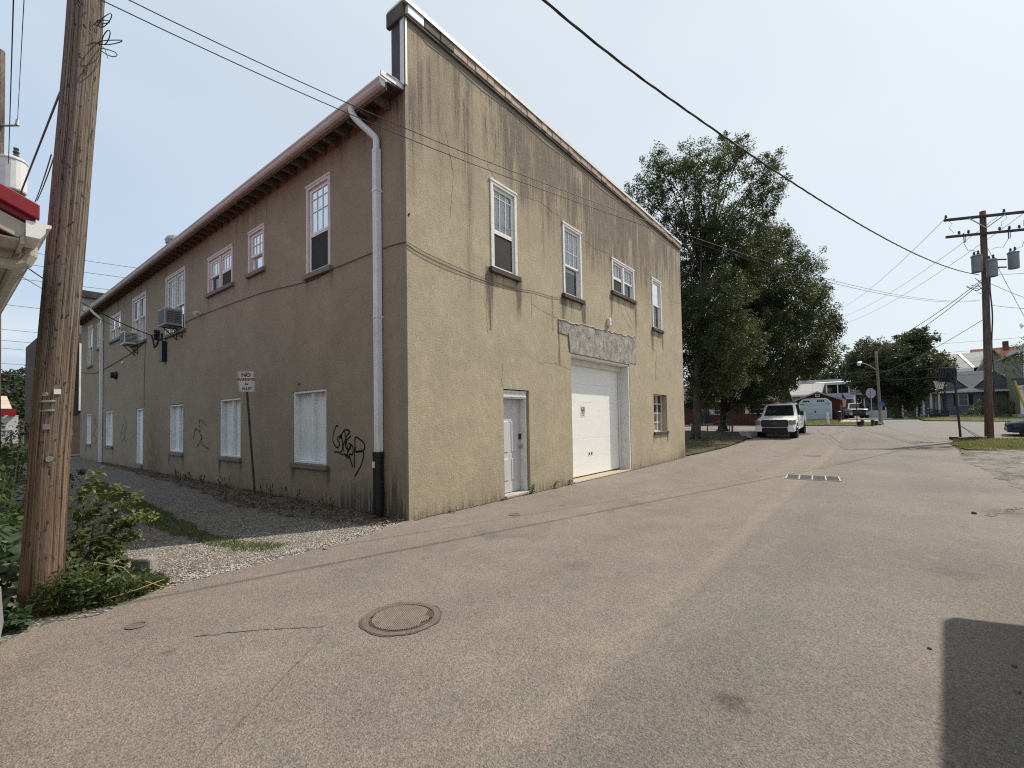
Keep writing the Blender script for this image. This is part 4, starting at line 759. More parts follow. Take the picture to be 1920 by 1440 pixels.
s = MB(); s.tube([PL(9.33, 0, 4.84), PL(9.33, 0.1, 4.87), PL(9.30, 0.17, 4.83)], [0.045, 0.05, 0.06], 10); s.build('flood_lamp', 'ac_white', BLD)
s = MB(); sbox(s, PL, 3.54, 3.60, 0, 0.02, 2.43, 2.455); s.build('wall_bracket', 'black', BLD)
s = MB(); sbox(s, PL, 12.45, 12.75, 0, 0.14, 3.75, 4.42); sbox(s, PL, 12.9, 12.96, 0, 0.05, 4.1, 4.75); sbox(s, PL, 13.25, 13.30, 0, 0.16, 4.55, 4.9); sbox(s, PL, 13.0, 13.35, 0.14, 0.18, 4.72, 4.76); s.build('meter_box', 'black', BLD, 0.01)
s = MB(); s.tube([PL(12.6, 0.1, 4.4), PL(12.75, 0.14, 4.55), PL(13.1, 0.12, 4.35), PL(13.35, 0.12, 4.3), PL(13.5, 0.13, 4.6), PL(13.55, 0.16, 4.75)], 0.03, 8); s.build('service_cable_loop', 'cable', BLD)
s = MB(); s.tube([PL(14.9, 0.02, 4.7), PL(15.0, 0.02, 3.0), PL(15.0, 0.02, 2.3)], 0.007, 5); s.build('drop_cable', 'wirewall', BLD)
# roof ventilator near the eave
t = thing('roof_ventilator', 'small silver turbine ventilator poking above the eave of the stucco building', 'roof vent', (5.25, 19.35, 7.2))
s = MB(); s.lathe([(0.16, 0), (0.16, 0.75), (0.13, 0.76)], 16); s.build('stack', 'vent', t)
s = MB(); s.lathe([(0.16, 0.76), (0.27, 0.86), (0.29, 0.98), (0.24, 1.1), (0.12, 1.17), (0.0, 1.18)], 16); hd = s.build('turbine_head', 'vent', t)
s = MB()
for k in range(16): a = k*math.pi/8; s.bar((0.17*math.cos(a), 0.17*math.sin(a), 0.775), (0.29*math.cos(a+.2), 0.29*math.sin(a+.2), 1.0), 0.012, 0.03)
s.build('vane', 'galv', t)
# window air conditioners hang in the sashes: things of their own
def air_con(label, ly, z, w, dpt, h, m, fm):
    t = thing('air_conditioner', label, 'air conditioner', (BX-0.02, BY+ly, z), 0, 'air conditioners hanging from the upstairs alley windows')
    s = MB(); s.box((0.0, 0, 0), (-dpt, w, h)); s.build('case', m, t, 0.012)
    s = MB(); s.box((-dpt-0.006, 0.05, 0.05), (-dpt-0.001, w-0.05, h-0.04)); s.build('coil_grille', 'ac_dark', t)
    for q in ((0.09, 0.48), (0.52, 0.91)):
        s = MB(); s.box((-dpt*q[0], -0.005, 0.07), (-dpt*q[1], -0.001, h-0.07)); g = s.build('side_louvre', fm, t)
        s = MB()
        for k in range(7): zz = 0.09+k*(h-0.19)/6; s.box((-dpt*q[0]-0.005, -0.013, zz), (-dpt*q[1]+0.005, -0.0055, zz+0.012))
        s.build('louvre_blade', m, g)
    for yy in (0.08, w-0.08): s = MB(); s.bar((0.01, yy, -0.35), (-dpt*0.75, yy, -0.012), 0.025, 0.025); s.bar((0.01, yy, -0.36), (0.01, yy, -0.01), 0.025, 0.025); s.box((0.01, yy-0.012, -0.026), (-dpt*0.8, yy+0.012, -0.002)); s.build('bracket', 'steel_dark', t)
    return t
air_con('grey window air conditioner on brackets, the nearer and larger of the two over the alley', 10.85, 4.70, 0.68, 0.46, 0.52, 'ac_grey', 'ac_dark')
air_con('white window air conditioner with dark side louvres, the farther of the two over the alley', 15.9, 4.71, 0.62, 0.40, 0.48, 'ac_white', 'ac_dark')

# ------------------------------------------------------------------ red roofed building at the left edge of the view
t = thing('red_roofed_building', 'low cream sided building with a red metal roof and white gutter beside the near pole', 'building', (0.40, 4.53, 0))
mb = MB(); mb.box((-0.56, 0.3, 0), (-6.5, 10.5, 2.93)); mb.build('wall', 'siding_cream', t)
for k in range(5): s = MB(); zz = 2.93+k*0.115; s.prism([(-0.56-0.03-(zz-2.93)/0.45, zz), (-3.5, zz), (-3.5, zz+0.11), (-0.59-(zz+0.11-2.93)/0.45, zz+0.11)], lambda p, q: (p[0], q, p[1]), 0.285-0.004, 0.30); s.build('siding_board', 'siding_cream', t)
mb = MB(); mb.prism([(0.02, 3.10), (-3.5, 4.68), (-3.5, 4.58), (0.02, 3.0)], lambda p, q: (p[0], q, p[1]), -0.02, 10.8); mb.build('roof', 'red_metal', t, 0.006)
mb = MB(); mb.prism([(0.035, 3.14), (-3.5, 4.73), (-3.5, 4.63), (0.035, 3.035)], lambda p, q: (p[0], q, p[1]), -0.06, -0.022); mb.build('rake_trim', 'red_metal', t, 0.006)
mb = MB(); mb.prism([(0.0, 2.99), (-3.5, 4.56), (-3.5, 4.44), (-0.06, 2.90)], lambda p, q: (p[0], q, p[1]), -0.015, 0.02); mb.build('rake_board', 'siding_cream', t)
mb = MB(); mb.box((-0.03, -0.012, 2.86), (-0.052, 10.8, 3.0)); mb.build('fascia_board', 'siding_cream', t, 0.004)
y = 0.0
sp = MB().box((-0.054, 0.0, 2.885), (-0.56, 0.296, 2.897)).mesh('soffit_panel'); sp.materials.append(M['siding_cream'])
for k in range(34): o = bpy.data.objects.new('soffit_panel', sp); COL.objects.link(o); o.parent = t; o.location = (0, k*0.303, 0)
gp = [(-0.028, 3.02), (-0.028, 2.91), (0.04, 2.91), (0.065, 2.95), (0.07, 2.99), (0.095, 3.0), (0.095, 3.02)]
mb = MB(); mb.prism(gp, lambda p, q: (p[0], q, p[1]), -0.035, 10.8); g = mb.build('gutter', 'white_old', t); mb = MB(); mb.prism(gp, lambda p, q: (p[0], q, p[1]), -0.042, -0.036); mb.build('gutter_end_cap', 'flash', g)
mb = MB(); mb.tube([(0.02, 0.28, 2.93), (0.02, 0.28, 2.86), (0.0, 0.29, 2.81), (-0.05, 0.3, 2.785), (-0.3, 0.27, 2.775), (-0.55, 0.25, 2.765), (-0.62, 0.26, 2.7), (-0.62, 0.26, 0.1)], 0.042, 10); mb.build('downspout', 'siding_cream', t)
# the flat roofed building to the right of the camera: only its shadow reaches the picture
t = thing('flat_roofed_building', 'low flat roofed building just outside the right edge whose shadow falls on the road', 'building', (7.17, -1.61, 0), R(-5.2))
mb = MB(); mb.box((-0.3, -0.3, 0), (-10, -7, 3.2)); mb.build('wall', 's_grey', t)
mb = MB(); mb.prism([(0, 0), (0.75, -2.0), (2.2, -7.2), (-10.2, -7.2), (-10.2, 0)], lambda p, q: (p[0], p[1], q), 3.2, 3.4); mb.build('roof', 'roof_dark', t)

# ------------------------------------------------------------------ utility poles
def pole_mesh(base, top, r0_, r1_, seed, n=26, m=30):
    rg = np.random.default_rng(seed); base, top = Vector(base), Vector(top); mb = MB(); vs = []; ph = rg.uniform(0, 6.28, 8); gr = 1+0.014*rg.normal(size=n)
    for i in range(m):
        q = i/(m-1); c = base.lerp(top, q); r = r0_+(r1_-r0_)*q + (0.018*math.exp(-q*14)); c = c+Vector((0.012*math.sin(q*7+ph[0]), 0.012*math.sin(q*6+ph[1]), 0))
        for k in range(n):
            a = 2*math.pi*k/n; rr = r*(gr[k]+0.012*math.sin(a*3+q*9+ph[2])+0.012*math.sin(a*7+q*23+ph[3])); vs.append((c.x+rr*math.cos(a), c.y+rr*math.sin(a), c.z))
    fs = [(i*n+k, i*n+(k+1) % n, (i+1)*n+(k+1) % n, (i+1)*n+k) for i in range(m-1) for k in range(n)] + [tuple((m-1)*n+k for k in range(n))]
    class _P:
        def build(s, name, m, parent=None, bevel=0, smooth=False):
            o = mb.add(vs, fs).build(name, m, parent, 0, smooth); at = o.data.attributes.new('polar', 'FLOAT_VECTOR', 'POINT')
            at.data.foreach_set('vector', np.array([(math.cos(2*math.pi*k/n), math.sin(2*math.pi*k/n), vs[i*n][2]) for i in range(m_) for k in range(n)], np.float32).ravel()); return o
    m_ = m; return _P()
NP = thing('utility_pole', 'thick weathered brown utility pole at the alley mouth, nearest the camera', 'utility pole', (0.6, 5.79, 0))
def npole(z): return Vector((0.036*z, -0.0455*z, z))
pole_mesh((0, 0, -0.1), npole(7.6), 0.134, 0.119, 1, 64, 60).build('shaft', 'pole', NP, 0, True)
def on_pole(z, ang, r): c = npole(z); return Vector((c.x+r*math.cos(ang), c.y+r*math.sin(ang), z))
fa = math.atan2(-5.79, -0.6)                     # azimuth of the side that looks at the camera
for z, w in ((1.83, 0.12), (1.75, 0.125)):
    s = MB(); ps = [on_pole(z, fa+a, 0.131) for a in np.linspace(-0.75, 0.02, 6)]; s.tube(ps, 0.009, 5); s.build('metal_tag', 'galv', NP)
for z, a, sz, m in ((1.915, 0.08, 0.022, 'sign_white'), (1.89, -0.5, 0.02, 'galv'), (1.61, -0.33, 0.022, 'alu'), (1.33, -0.08, 0.026, 'alu')):
    s = MB(); c = on_pole(z, fa+a, 0.124); d = Vector((math.cos(fa+a), math.sin(fa+a), 0)); sd = Vector((-d.y, d.x, 0))
    if sz == 0.022: s.bar(c-sd*sz, c+sd*sz, sz*0.8, 2*sz)
    else: s.tube([c, c+d*0.014], [sz, sz*0.9], 10)
    s.build('nailed_disc', m, NP)
for z, a in ((1.5, 0.2), (2.3, -0.3), (2.6, 0.4), (3.4, 0.1), (3.42, 0.25), (3.9, -0.1), (4.2, 0.3), (4.22, 0.05), (2.0, 0.5), (1.1, 0.1), (0.9, -0.3)):
    s = MB(); c = on_pole(z, fa+a, 0.121); d = Vector((math.cos(fa+a), math.sin(fa+a), 0)); s.tube([c, c+d*0.012], [0.006, 0.005], 5); s.build('staple', 'steel_dark', NP)
# loops of cable tied round the top of the near pole
rg = random.Random(5); s = MB()
c = on_pole(5.15, fa+1.1, 0.135)
for w, h, dz, tl, ph in ((0.20, 0.035, 0.0, 0.03, 0.0), (0.17, 0.06, -0.03, -0.10, 0.4), (0.12, 0.03, 0.02, 0.08, 0.9), (0.10, 0.07, 0.16, 0.12, 0.2), (0.07, 0.05, 0.2, 0.02, 0.0)):
    pts = []
    for i in range(19):
        a = 2*math.pi*i/18*0.93; u = w*0.5*(1-math.cos(a)); pts.append(c + Vector((0.62, -0.785, 0))*u + Vector((0, 0, 1))*(h*math.sin(a+ph*.3)*(0.6+u*2)+dz+tl*u/w-0.02) + Vector((0.785, 0.62, 0))*0.05*math.sin(a+ph))
    s.tube(pts, 0.0042, 5)
s.tube([c+Vector((0, 0, -.02)), c+Vector((.03, -.04, -.07)), c+Vector((.05, -.06, -.16))], 0.003, 4)
for k in range(3): s.tube([on_pole(5.75-0.05*k, fa-0.9, 0.135), on_pole(5.45-.04*k, fa-0.3, 0.132), on_pole(5.25-.03*k, fa+0.4, 0.132), on_pole(5.12, fa+1.0, 0.135)], 0.006, 5)
s.tube([on_pole(5.2, fa+0.05*1, 0.131), on_pole(5.12, fa+0.6, 0.132), on_pole(5.1, fa+1.2, 0.132)], 0.008, 5)
tag(s.build('cable_loops', 'cable', None, loc=(0.6, 5.79, 0)), 'loops of black cable tied to the top of the near utility pole', 'cable')
# pole with the pale transformer behind the red roof
TP = thing('utility_pole', 'utility pole at the left edge carrying a pale transformer above the red roof', 'utility pole', (0.94, 18.17, 0))
pole_mesh((0, 0, -0.1), (0, 0, 11.8), 0.17, 0.12, 2, 14, 8).build('shaft', 'pole2', TP, 0, True)
s = MB(); s.tube([(0.05, -0.05, 9.72), (0.34, -0.42, 9.72)], 0.025, 6); s.tube([(0.34, -0.42, 9.72), (0.34, -0.42, 9.88)], [0.05, 0.03], 8); s.build('standoff_arm', 'galv', TP)
s = MB(); s.lathe([(0.0, 0), (0.26, 0), (0.28, 0.04), (0.28, 0.8), (0.30, 0.82), (0.30, 0.87), (0.2, 0.93), (0, 0.95)], 18, (0.27, -0.33, 7.9)); tr = s.build('transformer', 'transformer_w', TP, 0.01)
s = MB(); s.lathe([(0.05, 0), (0.07, 0.05), (0.045, 0.1), (0.07, 0.15), (0.045, 0.2), (0.06, 0.26), (0, 0.28)], 10, (0.33, -0.38, 8.84)); s.build('bushing', 'porcelain', tr)
# right hand pole with two crossarms and three transformers
RP = thing('utility_pole', 'tall brown utility pole with two crossarms and three grey transformers on the right', 'utility pole', (33.45, -4.62, gz(33.4, -4.6)))
pole_mesh((0, 0, -0.1), (0.15, -0.18, 11.75), 0.165, 0.125, 3, 18, 14).build('shaft', 'pole2', RP, 0, True)
ad = Vector((0.396, -0.918, 0)); pc = lambda z: Vector((0.0128*z, -0.0153*z, z))
for z, l0, l1 in ((11.42, -1.78, 1.88), (10.52, -1.72, 1.85)):
    s = MB(); off = Vector((-0.918, -0.396, 0))*0.2
    s.bar(pc(z)+off+ad*l0, pc(z)+off+ad*l1, 0.10, 0.13 if z > 11 else 0.12); arm = s.build('crossarm', 'arm_wood', RP, 0.008)
    if z > 11:
        for sg in (-0.75, 0.75): s = MB(); s.bar(pc(z)+off*1.3+ad*sg-Vector((0,0,.05)), pc(z-0.62)+off*1.05, 0.02, 0.05); s.build('arm_brace', 'galv', arm)
    for q in ((-1.7, 0.75, 1.8) if z > 11 else (-1.15, -0.75, 0.55, 0.95, 1.35, 1.7)):
        s = MB(); b = pc(z)+off+ad*q+Vector((0, 0, 0.06)); s.lathe([(0.02, 0), (0.02, 0.05), (0.065, 0.06), (0.05, 0.1), (0.06, 0.12), (0.035, 0.17), (0.05, 0.19), (0.0, 0.21)], 10, tuple(b)); s.build('insulator', 'porcelain', arm)
    if z < 11:
        for q in (-1.0, 0.85, 1.55): s = MB(); b = pc(z)+off*1.4+ad*q; s.tube([b+Vector((0, 0, 0.1)), b+Vector((0, 0, -0.42))], 0.022, 6); s.tube([b+ad*0.09+Vector((0, 0, 0.02)), b+ad*0.06+Vector((0, 0, -0.4))], 0.014, 6); s.build('fuse_cutout', 'porcelain', arm)
for off, zz, ht in ((Vector((-0.62, 0.785, 0))*0.72+Vector((-.3, -.2, 0)), 8.45, 0.86), (Vector((-0.62, 0.785, 0))*0.2+Vector((-0.6, -0.32, 0)), 8.12, 0.86), (Vector((0.62, -0.785, 0))*1.16+Vector((-.25, -.2, 0)), 8.62, 0.86)):
    s = MB(); c = pc(zz)+off; s.lathe([(0, 0), (0.195, 0), (0.21, 0.03), (0.21, ht-0.08), (0.235, ht-0.07), (0.235, ht-0.03), (0.17, ht+0.03), (0, ht+0.05)], 18, tuple(c)); tr = s.build('transformer', 'transformer', RP, 0.006)
    for e in (Vector((0.06, 0.08, 0)), Vector((-0.09, -0.05, 0))): s = MB(); s.lathe([(0.04, 0), (0.06, 0.05), (0.035, 0.1), (0.055, 0.14), (0.03, 0.2), (0.0, 0.23)], 8, tuple(c+e+Vector((0, 0, ht+0.02)))); s.build('bushing', 'porcelain', tr)
s = MB()
for z in (8.75, 9.15): s.bar(pc(z)+Vector((-.15, -.1, 0))+Vector((0.62, -0.785, 0))*-0.5, pc(z)+Vector((-.15, -.1, 0))+Vector((0.62, -0.785, 0))*0.95, 0.05, 0.06)
s.build('transformer_bracket', 'steel_dark', RP)
s = MB(); s.tube([pc(z)+Vector((-0.2*math.cos(z*2), -0.2, 0)) for z in np.linspace(2, 8.3, 20)], 0.03, 6); s.build('riser_conduit', 'pole2', RP)
rg = random.Random(3); s = MB()
for k in range(8):
    a = pc(8.25-rg.uniform(0, .5))+Vector((-0.25, 0, 0)); b = a+Vector((-0.62, 0.785, 0))*rg.uniform(.4, 1.1)+Vector((0, 0, rg.uniform(-.5, .1))); m_ = a.lerp(b, 0.5)+Vector((0, 0, -rg.uniform(.1, .35))); s.tube([a, a.lerp(m_, .5)+Vector((0, 0, -.05)), m_, b], 0.014, 5)
for q, o2 in ((-1.0, Vector((-0.62, 0.785, 0))*0.72+Vector((-.3, -.2, 0))), (0.85, Vector((-0.62, 0.785, 0))*0.2+Vector((-0.6, -0.32, 0))), (1.55, Vector((0.62, -0.785, 0))*1.16+Vector((-.25, -.2, 0)))):
    a = pc(10.1)+Vector((-.25, -.1, 0))+ad*q; b = pc(9.5)+o2; s.tube([a, a.lerp(b, .3)+Vector((0, 0, -.25)), a.lerp(b, .7)+Vector((0, 0, -.05)), b], 0.011, 5)
for q in (1.75, 0.75, -1.65): a = pc(11.4)+Vector((-.2, -.1, 0))+ad*q; b = pc(10.7)+Vector((-.2, -.1, 0))+ad*(q*0.85); s.tube([a, a.lerp(b, .3)+ad*.12, a.lerp(b, .6)-ad*.1, b], 0.009, 5)
s.build('jumper_wires', 'wire', RP)

# ------------------------------------------------------------------ wires
def wire(label, p, q, sag, r, m='cable', n=26, group=None, cat='wire', name='overhead_wire'):
    p, q = Vector(p), Vector(q); pts = []
    for i in range(n+1): t_ = i/n; c = p.lerp(q, t_); c.z -= 4*sag*t_*(1-t_); pts.append(c)
    s = MB(); s.tube(pts, r, 6); return tag(s.build(name, m), label, cat, group)
def curve_wire(label, fn, x0, x1, r, m='cable', n=60, twist=0.0, group=None):
    s = MB(); ctr = [Vector(fn(x0+(x1-x0)*i/n)) for i in range(n+1)]
    if twist:
        for k in range(3): s.tube([c+Vector((0, math.cos(i*1.25+k*2.09), math.sin(i*1.25+k*2.09)))*twist for i, c in enumerate(ctr)], r, 6)
    else: s.tube(ctr, r, 6)
    return tag(s.build('overhead_wire', m), label, 'wire', group)
curve_wire('thick twisted black cable slung across the sky to the transformer pole', lambda x: (x, 4.40-0.267*x, 6.78+0.0034*(x-9.5)**2+0.02*max(0, 7-x)**2), -8, 33.3, 0.011, 'cable', 130, 0.0095)
for k, (dz, dy, lab) in enumerate(((0.0, 0.0, 'upper of two thin parallel drop wires passing in front of the stucco wall'), (-0.11, 0.03, 'lower of two thin parallel drop wires passing in front of the stucco wall'))):
    curve_wire(lab, lambda x: (x, 5.70-0.306*x+dy*(33-x)/33, 5.27+dz*(1-x/50)+0.0033*(x-8)**2+0.012*max(0, 5-x)**2), 0.8, 33.3, 0.005, 'cable', 60)
P_ = lambda z: Vector((33.45, -4.62, gz(33.4, -4.6))) + pc(z)
wire('upper slack black cable from the transformer pole to behind the birch trees', P_(8.3), (55.3, 2.5, 9.5-2.2), 0.9, 0.016, group=None)
wire('lower slack black cable from the transformer pole to behind the birch trees', P_(8.2), (55.2, 2.8, 8.6-2.2), 1.0, 0.016)
for k, q in enumerate((-1.7, 0.75, 1.8)):
    a = P_(11.55)+Vector((-0.918, -0.396, 0))*0.2+ad*q; b = Vector(((90.7, 6.2, 18.2), (90.9, 5.9, 17.1), (91.2, 5.6, 16.0))[k])
    wire(('left', 'middle', 'right')[k]+' thin primary line running off from the top crossarm past the birch crown', a, b, 1.2, 0.011, 'wire')
for k, (a, b, lab) in enumerate((((53.1, 12, 8.4), (54.5, -20, 7.8), 'topmost thin line across the far street'), ((53.1, 12, 7.5), (54.4, -20, 7.1), 'second line down across the far street'), ((53.1, 12, 5.4), (54.4, -20, 7.0), 'line across the far street rising to the right over the maple'), ((53.1, 12, 6.0), (54.4, -20, 5.9), 'level line across the far street in front of the maple'), ((54.0, 12, 5.0), (54.4, -20, 5.5), 'lowest line across the far street in front of the maple'))): wire(lab, a, b, 0.5, 0.011, 'wire')
for k, (z, b, lab) in enumerate(((8.5, (31.5, -6.9, 6.9+1.2), 'short cable leaving the transformer pole to the right, uppermost'), (8.1, (31.6, -7.4, 5.9), 'drooping cable leaving the transformer pole to the right'), (6.9, (31.6, -7.4, 6.2), 'thin line leaving the transformer pole to the right below the transformers'))): wire(lab, P_(z), b, 0.15, 0.010)
wire('guy wire slanting down from the transformer pole towards the green house', P_(10.2), (38.6, -8.8, 1.0), 0.0, 0.011, 'wire'); wire('telephone line from the transformer pole to the maple tree', P_(6.2), (62, 1.0, 5.5), 0.5, 0.014, 'wire')
# wires on the left
TPt = Vector((0.94, 18.17, 0))
wire('heavy twisted cable coming down past the near pole to the transformer pole at the left', (0.1, 3.4, 7.2), TPt+Vector((-0.1, 0, 8.6)), 0.25, 0.02)
wire('thin wire beside the heavy cable at the top left corner', (0.25, 3.4, 7.3), TPt+Vector((0.2, -0.3, 8.6)), 0.15, 0.008)
wire('thinnest wire at the top left reaching the standoff arm', (0.34, 3.4, 7.35), TPt+Vector((0.34, -0.42, 9.8)), 0.1, 0.006)
wire('guy wire slanting from the near pole down behind the red roof', (0.70, 5.95, 4.78), (0.673, 8.83, 4.72), 0, 0.009, 'wire')
wire('pair of thin service wires behind the near pole, front one', (0.74, 6.8, 4.52), (0.926, 10.12, 5.1), 0.03, 0.006, 'wire'); wire('pair of thin service wires behind the near pole, rear one', (0.76, 6.8, 4.50), (0.95, 10.12, 5.14), 0.03, 0.006, 'wire')
wire('black service cable running to the meter boxes on the alley wall', TPt+Vector((0.1, -0.1, 6.4)), (BX-0.16, BY+13.6, 4.75), 0.22, 0.016)
wire('thin service line ending beside the white air conditioner', TPt+Vector((0.1, -0.1, 6.0)), (BX-0.1, BY+14.9, 4.85), 0.15, 0.008)
for k, (y0, z0, z1) in enumerate(((60, 17.2, 17.4), (60, 16.1, 16.3), (60, 14.7, 15.0), (60, 12.6, 12.2), (70, 12.0, 11.4), (70, 10.9, 10.3), (70, 10.2, 9.4), (70, 8.6, 8.0), (70, 7.4, 7.2))):
    wire(('highest', 'second highest', 'third', 'fourth', 'fifth', 'sixth', 'seventh', 'eighth', 'lowest')[k]+' far thin line crossing the sky behind the near pole', (-8, y0, z0), (22, y0-6, z1), 0.3, 0.02, 'wire')
# cables stapled along the walls
def wall_cable(label, pts, P, r):
    s = MB(); q = smooth_pts(pts, 8); s.tube([Vector((BX, BY, 0))+Vector(P(a, 0.018, z)) for a, z in q], r, 6); return tag(s.build('wall_cable', 'wirewall'), label, 'cable')
wall_cable('thin cable stapled along the alley wall from the corner to the grey air conditioner', [(0.0, 4.56), (0.55, 4.60), (1.94, 4.6), (2.2, 4.6), (3.14, 4.55), (5.1, 4.70), (7, 4.76), (9.42, 4.80), (10.65, 4.78)], PL, 0.007)
wall_cable('thin drooping cable on the far half of the alley wall below the upper windows', [(14.9, 4.72), (16.6, 4.50), (19, 4.35), (21.02, 4.25), (23.4, 4.2), (26.7, 4.5)], PL, 0.012)
wall_cable('upper sagging cable on the sunlit wall from the corner to the second window', [(0.0, 4.56), (0.43, 4.49), (1.2, 4.43), (2.11, 4.40), (3.0, 4.44), (3.58, 4.50), (4.3, 4.53), (4.96, 4.62)], PR, 0.005)
wall_cable('lower sagging cable on the sunlit wall meeting the first below the sill', [(0.0, 4.52), (0.3, 4.44), (0.8, 4.38), (1.4, 4.36), (2.11, 4.365), (3.0, 4.42)], PR, 0.005)

# ------------------------------------------------------------------ no parking sign
t = thing('parking_sign', 'red and white no parking in alley sign on a leaning post by the alley wall', 'sign', (4.57, 11.12, 0))
up_ = Vector((-0.112, 0.15, 2.35)).normalized(); dirx = Vector((0.97, -0.24, 0)); dirx = (dirx - up_*dirx.dot(up_)).normalized(); nrm = dirx.cross(up_)
s = MB(); tp = up_*2.82
for a, b in ((-0.022, -0.012), (0.012, 0.022)): s.bar(dirx*(a+b)/2, tp+dirx*(a+b)/2, 0.01, 0.028, tuple(nrm))
s.bar(Vector((0, 0, 0))-nrm*-0.012, tp-nrm*-0.012, 0.03, 0.006, tuple(nrm)); s.build('post', 'steel_dark', t)
rot = Matrix((dirx, up_, nrm)).transposed().to_4x4()
pl = bpy.data.objects.new('sign_plate', None); COL.objects.link(pl); bpy.data.objects.remove(pl)
def rrect(w, h, r, n=5): return [(sx*(w/2-r)+r*math.cos(a0+k*math.pi/2/n), sy*(h/2-r)+r*math.sin(a0+k*math.pi/2/n)) for sx, sy, a0 in ((1, 1, 0), (-1, 1, math.pi/2), (-1, -1, math.pi), (1, -1, 1.5*math.pi)) for k in range(n+1)]
s = MB(); s.prism(rrect(0.33, 0.485, 0.03), lambda p, q: (p[0], p[1], q), 0.0, 0.003); plate = s.build('sign_plate', 'sign_white', t, 0); plate.matrix_local = Matrix.Translation(up_*2.60+nrm*0.024) @ rot
o, i_ = rrect(0.305, 0.46, 0.024), rrect(0.293, 0.448, 0.02); s = MB(); n_ = len(o); s.add([(p[0], p[1], 0.0036) for p in o]+[(p[0], p[1], 0.0036) for p in i_], [(k, (k+1) % n_, n_+(k+1) % n_, n_+k) for k in range(n_)]); b = s.build('border_line', 'sign_red', plate)
for txt, y, sz, m in (('NO', 0.145, 0.115, 'sign_ink'), ('PARKING', 0.043, 0.078, 'sign_red'), ('IN', -0.068, 0.062, 'sign_ink'), ('ALLEY', -0.165, 0.072, 'sign_ink')):
    e = link('lettering', text_mesh(txt, sz, m), None, plate); e.location = (0, y, 0.0045); e.scale = (1.02, 1.0, 1)
s = MB(); s.lathe([(0.008, 0.003), (0.008, 0.006), (0, 0.007)], 8, (0, 0.2, 0)); s.build('bolt', 'galv', plate)
# lettering of the small notice on the garage door
nw = bpy.data.objects['door_notice']
s = MB(); sbox(s, PR, 6.25, 6.42, -0.3495, -0.348, 1.81, 1.925); s.build('dark_panel', 'black', nw.parent); s = MB(); sbox(s, PR, 6.25, 6.42, -0.3495, -0.348, 1.74, 1.80); sbox(s, PR, 6.25, 6.42, -0.3495, -0.348, 1.695, 1.715); s.build('print_block', 'stalk', nw.parent)
s = MB(); sbox(s, PR, 6.32, 6.35, -0.3478, -0.347, 1.825, 1.91); sbox(s, PR, 6.28, 6.32, -0.3478, -0.347, 1.885, 1.91); s.build('pale_glyph', 'sign_white', nw.parent)

# ------------------------------------------------------------------ things set in the road
t = thing('manhole_cover', 'round ribbed iron manhole cover set in the road in front', 'manhole cover', (2.39, 3.07, 0.0))
s = MB(); n = 48; prof = [(0.312, 0.006), (0.312, 0.011), (0.262, 0.011), (0.26, 0.0065)]
for r, z in prof: s.v += [(r*math.cos(2*math.pi*k/n), r*math.sin(2*math.pi*k/n), z) for k in range(n)]
s.f += [(i*n+k, i*n+(k+1) % n, (i+1)*n+(k+1) % n, (i+1)*n+k) for i in range(3) for k in range(n)]; s.build('frame_ring', 'iron', t)
s = MB(); s.lathe([(0.256, 0.0055), (0.256, 0.0075), (0.25, 0.0085)], 48); s.build('lid', 'steel_dark', t)
s = MB(); ca, sa = math.cos(R(34)), math.sin(R(34))
for k in range(-15, 16):
    v = k*0.016; hl = math.sqrt(max(0, 0.235**2-v*v)); l0, l1 = -hl, hl
    if k < -11: l0, l1 = -hl*0.6, hl*0.2
    p = lambda u: (u*ca-v*sa, u*sa+v*ca, 0.0125); s.bar(p(l0), p(l1), 0.0075, 0.008)
tag(s.build('rib', 'iron_pale', t), kind='stuff')
s = MB(); rg = random.Random(4); pr = [(0.313+rg.uniform(.0, .022), 2*math.pi*k/40) for k in range(40)]; s.add([(0.3125*math.cos(a), 0.3125*math.sin(a), 0.0085) for r, a in pr]+[(r*math.cos(a), r*math.sin(a), 0.0085) for r, a in pr], [(k, (k+1) % 40, 40+(k+1) % 40, 40+k) for k in range(40)]); s.build('collar_gap', 'road_crack', t)
s = MB()
for k in range(5): a = 2.55+k*0.16; s.bar((0.17*math.cos(a), 0.17*math.sin(a), 0.012), (0.225*math.cos(a), 0.225*math.sin(a), 0.012), 0.014, 0.006)
for k in range(6): a = 3.5+k*0.14; s.bar((0.19*math.cos(a), 0.19*math.sin(a), 0.012), (0.23*math.cos(a), 0.23*math.sin(a), 0.012), 0.01, 0.006)
s.build('raised_lettering', 'iron', t)
for a in (2.2, 5.3): s = MB(); s.lathe([(0.02, 0.0097), (0.02, 0.0105)], 8, (0.236*math.cos(a), 0.236*math.sin(a), 0)); s.build('pick_hole', 'black', t)
t = thing('storm_grate', 'dark four panel iron storm grate with pale bars in the road', 'storm grate', (13.9, 1.26, 0.006), R(5))
for k in range(4):
    y0 = -0.55+k*0.28; s = MB(); s.box((-0.44, y0+0.02, -0.002), (0.44, y0+0.262, 0.004)); p = s.build('grate_panel', 'grate', t)
    s = MB()
    for j in range(9): yy = y0+0.035+j*0.026; s.box((-0.42, yy, 0.0045), (0.42, yy+0.009, 0.010))
    s.build('slot_bar', 'grate', p)
for k in range(5): y0 = -0.55+k*0.28; s = MB(); s.box((-0.46, y0-0.016, 0.0), (0.46, y0+0.016, 0.016)); s.build('frame_bar', 'concrete', t)
s = MB(); s.box((-0.49, -0.57, 0.0), (-0.462, 0.59, 0.012)); s.box((0.462, -0.57, 0.0), (0.49, 0.59, 0.012)); s.build('frame_bar', 'concrete', t)
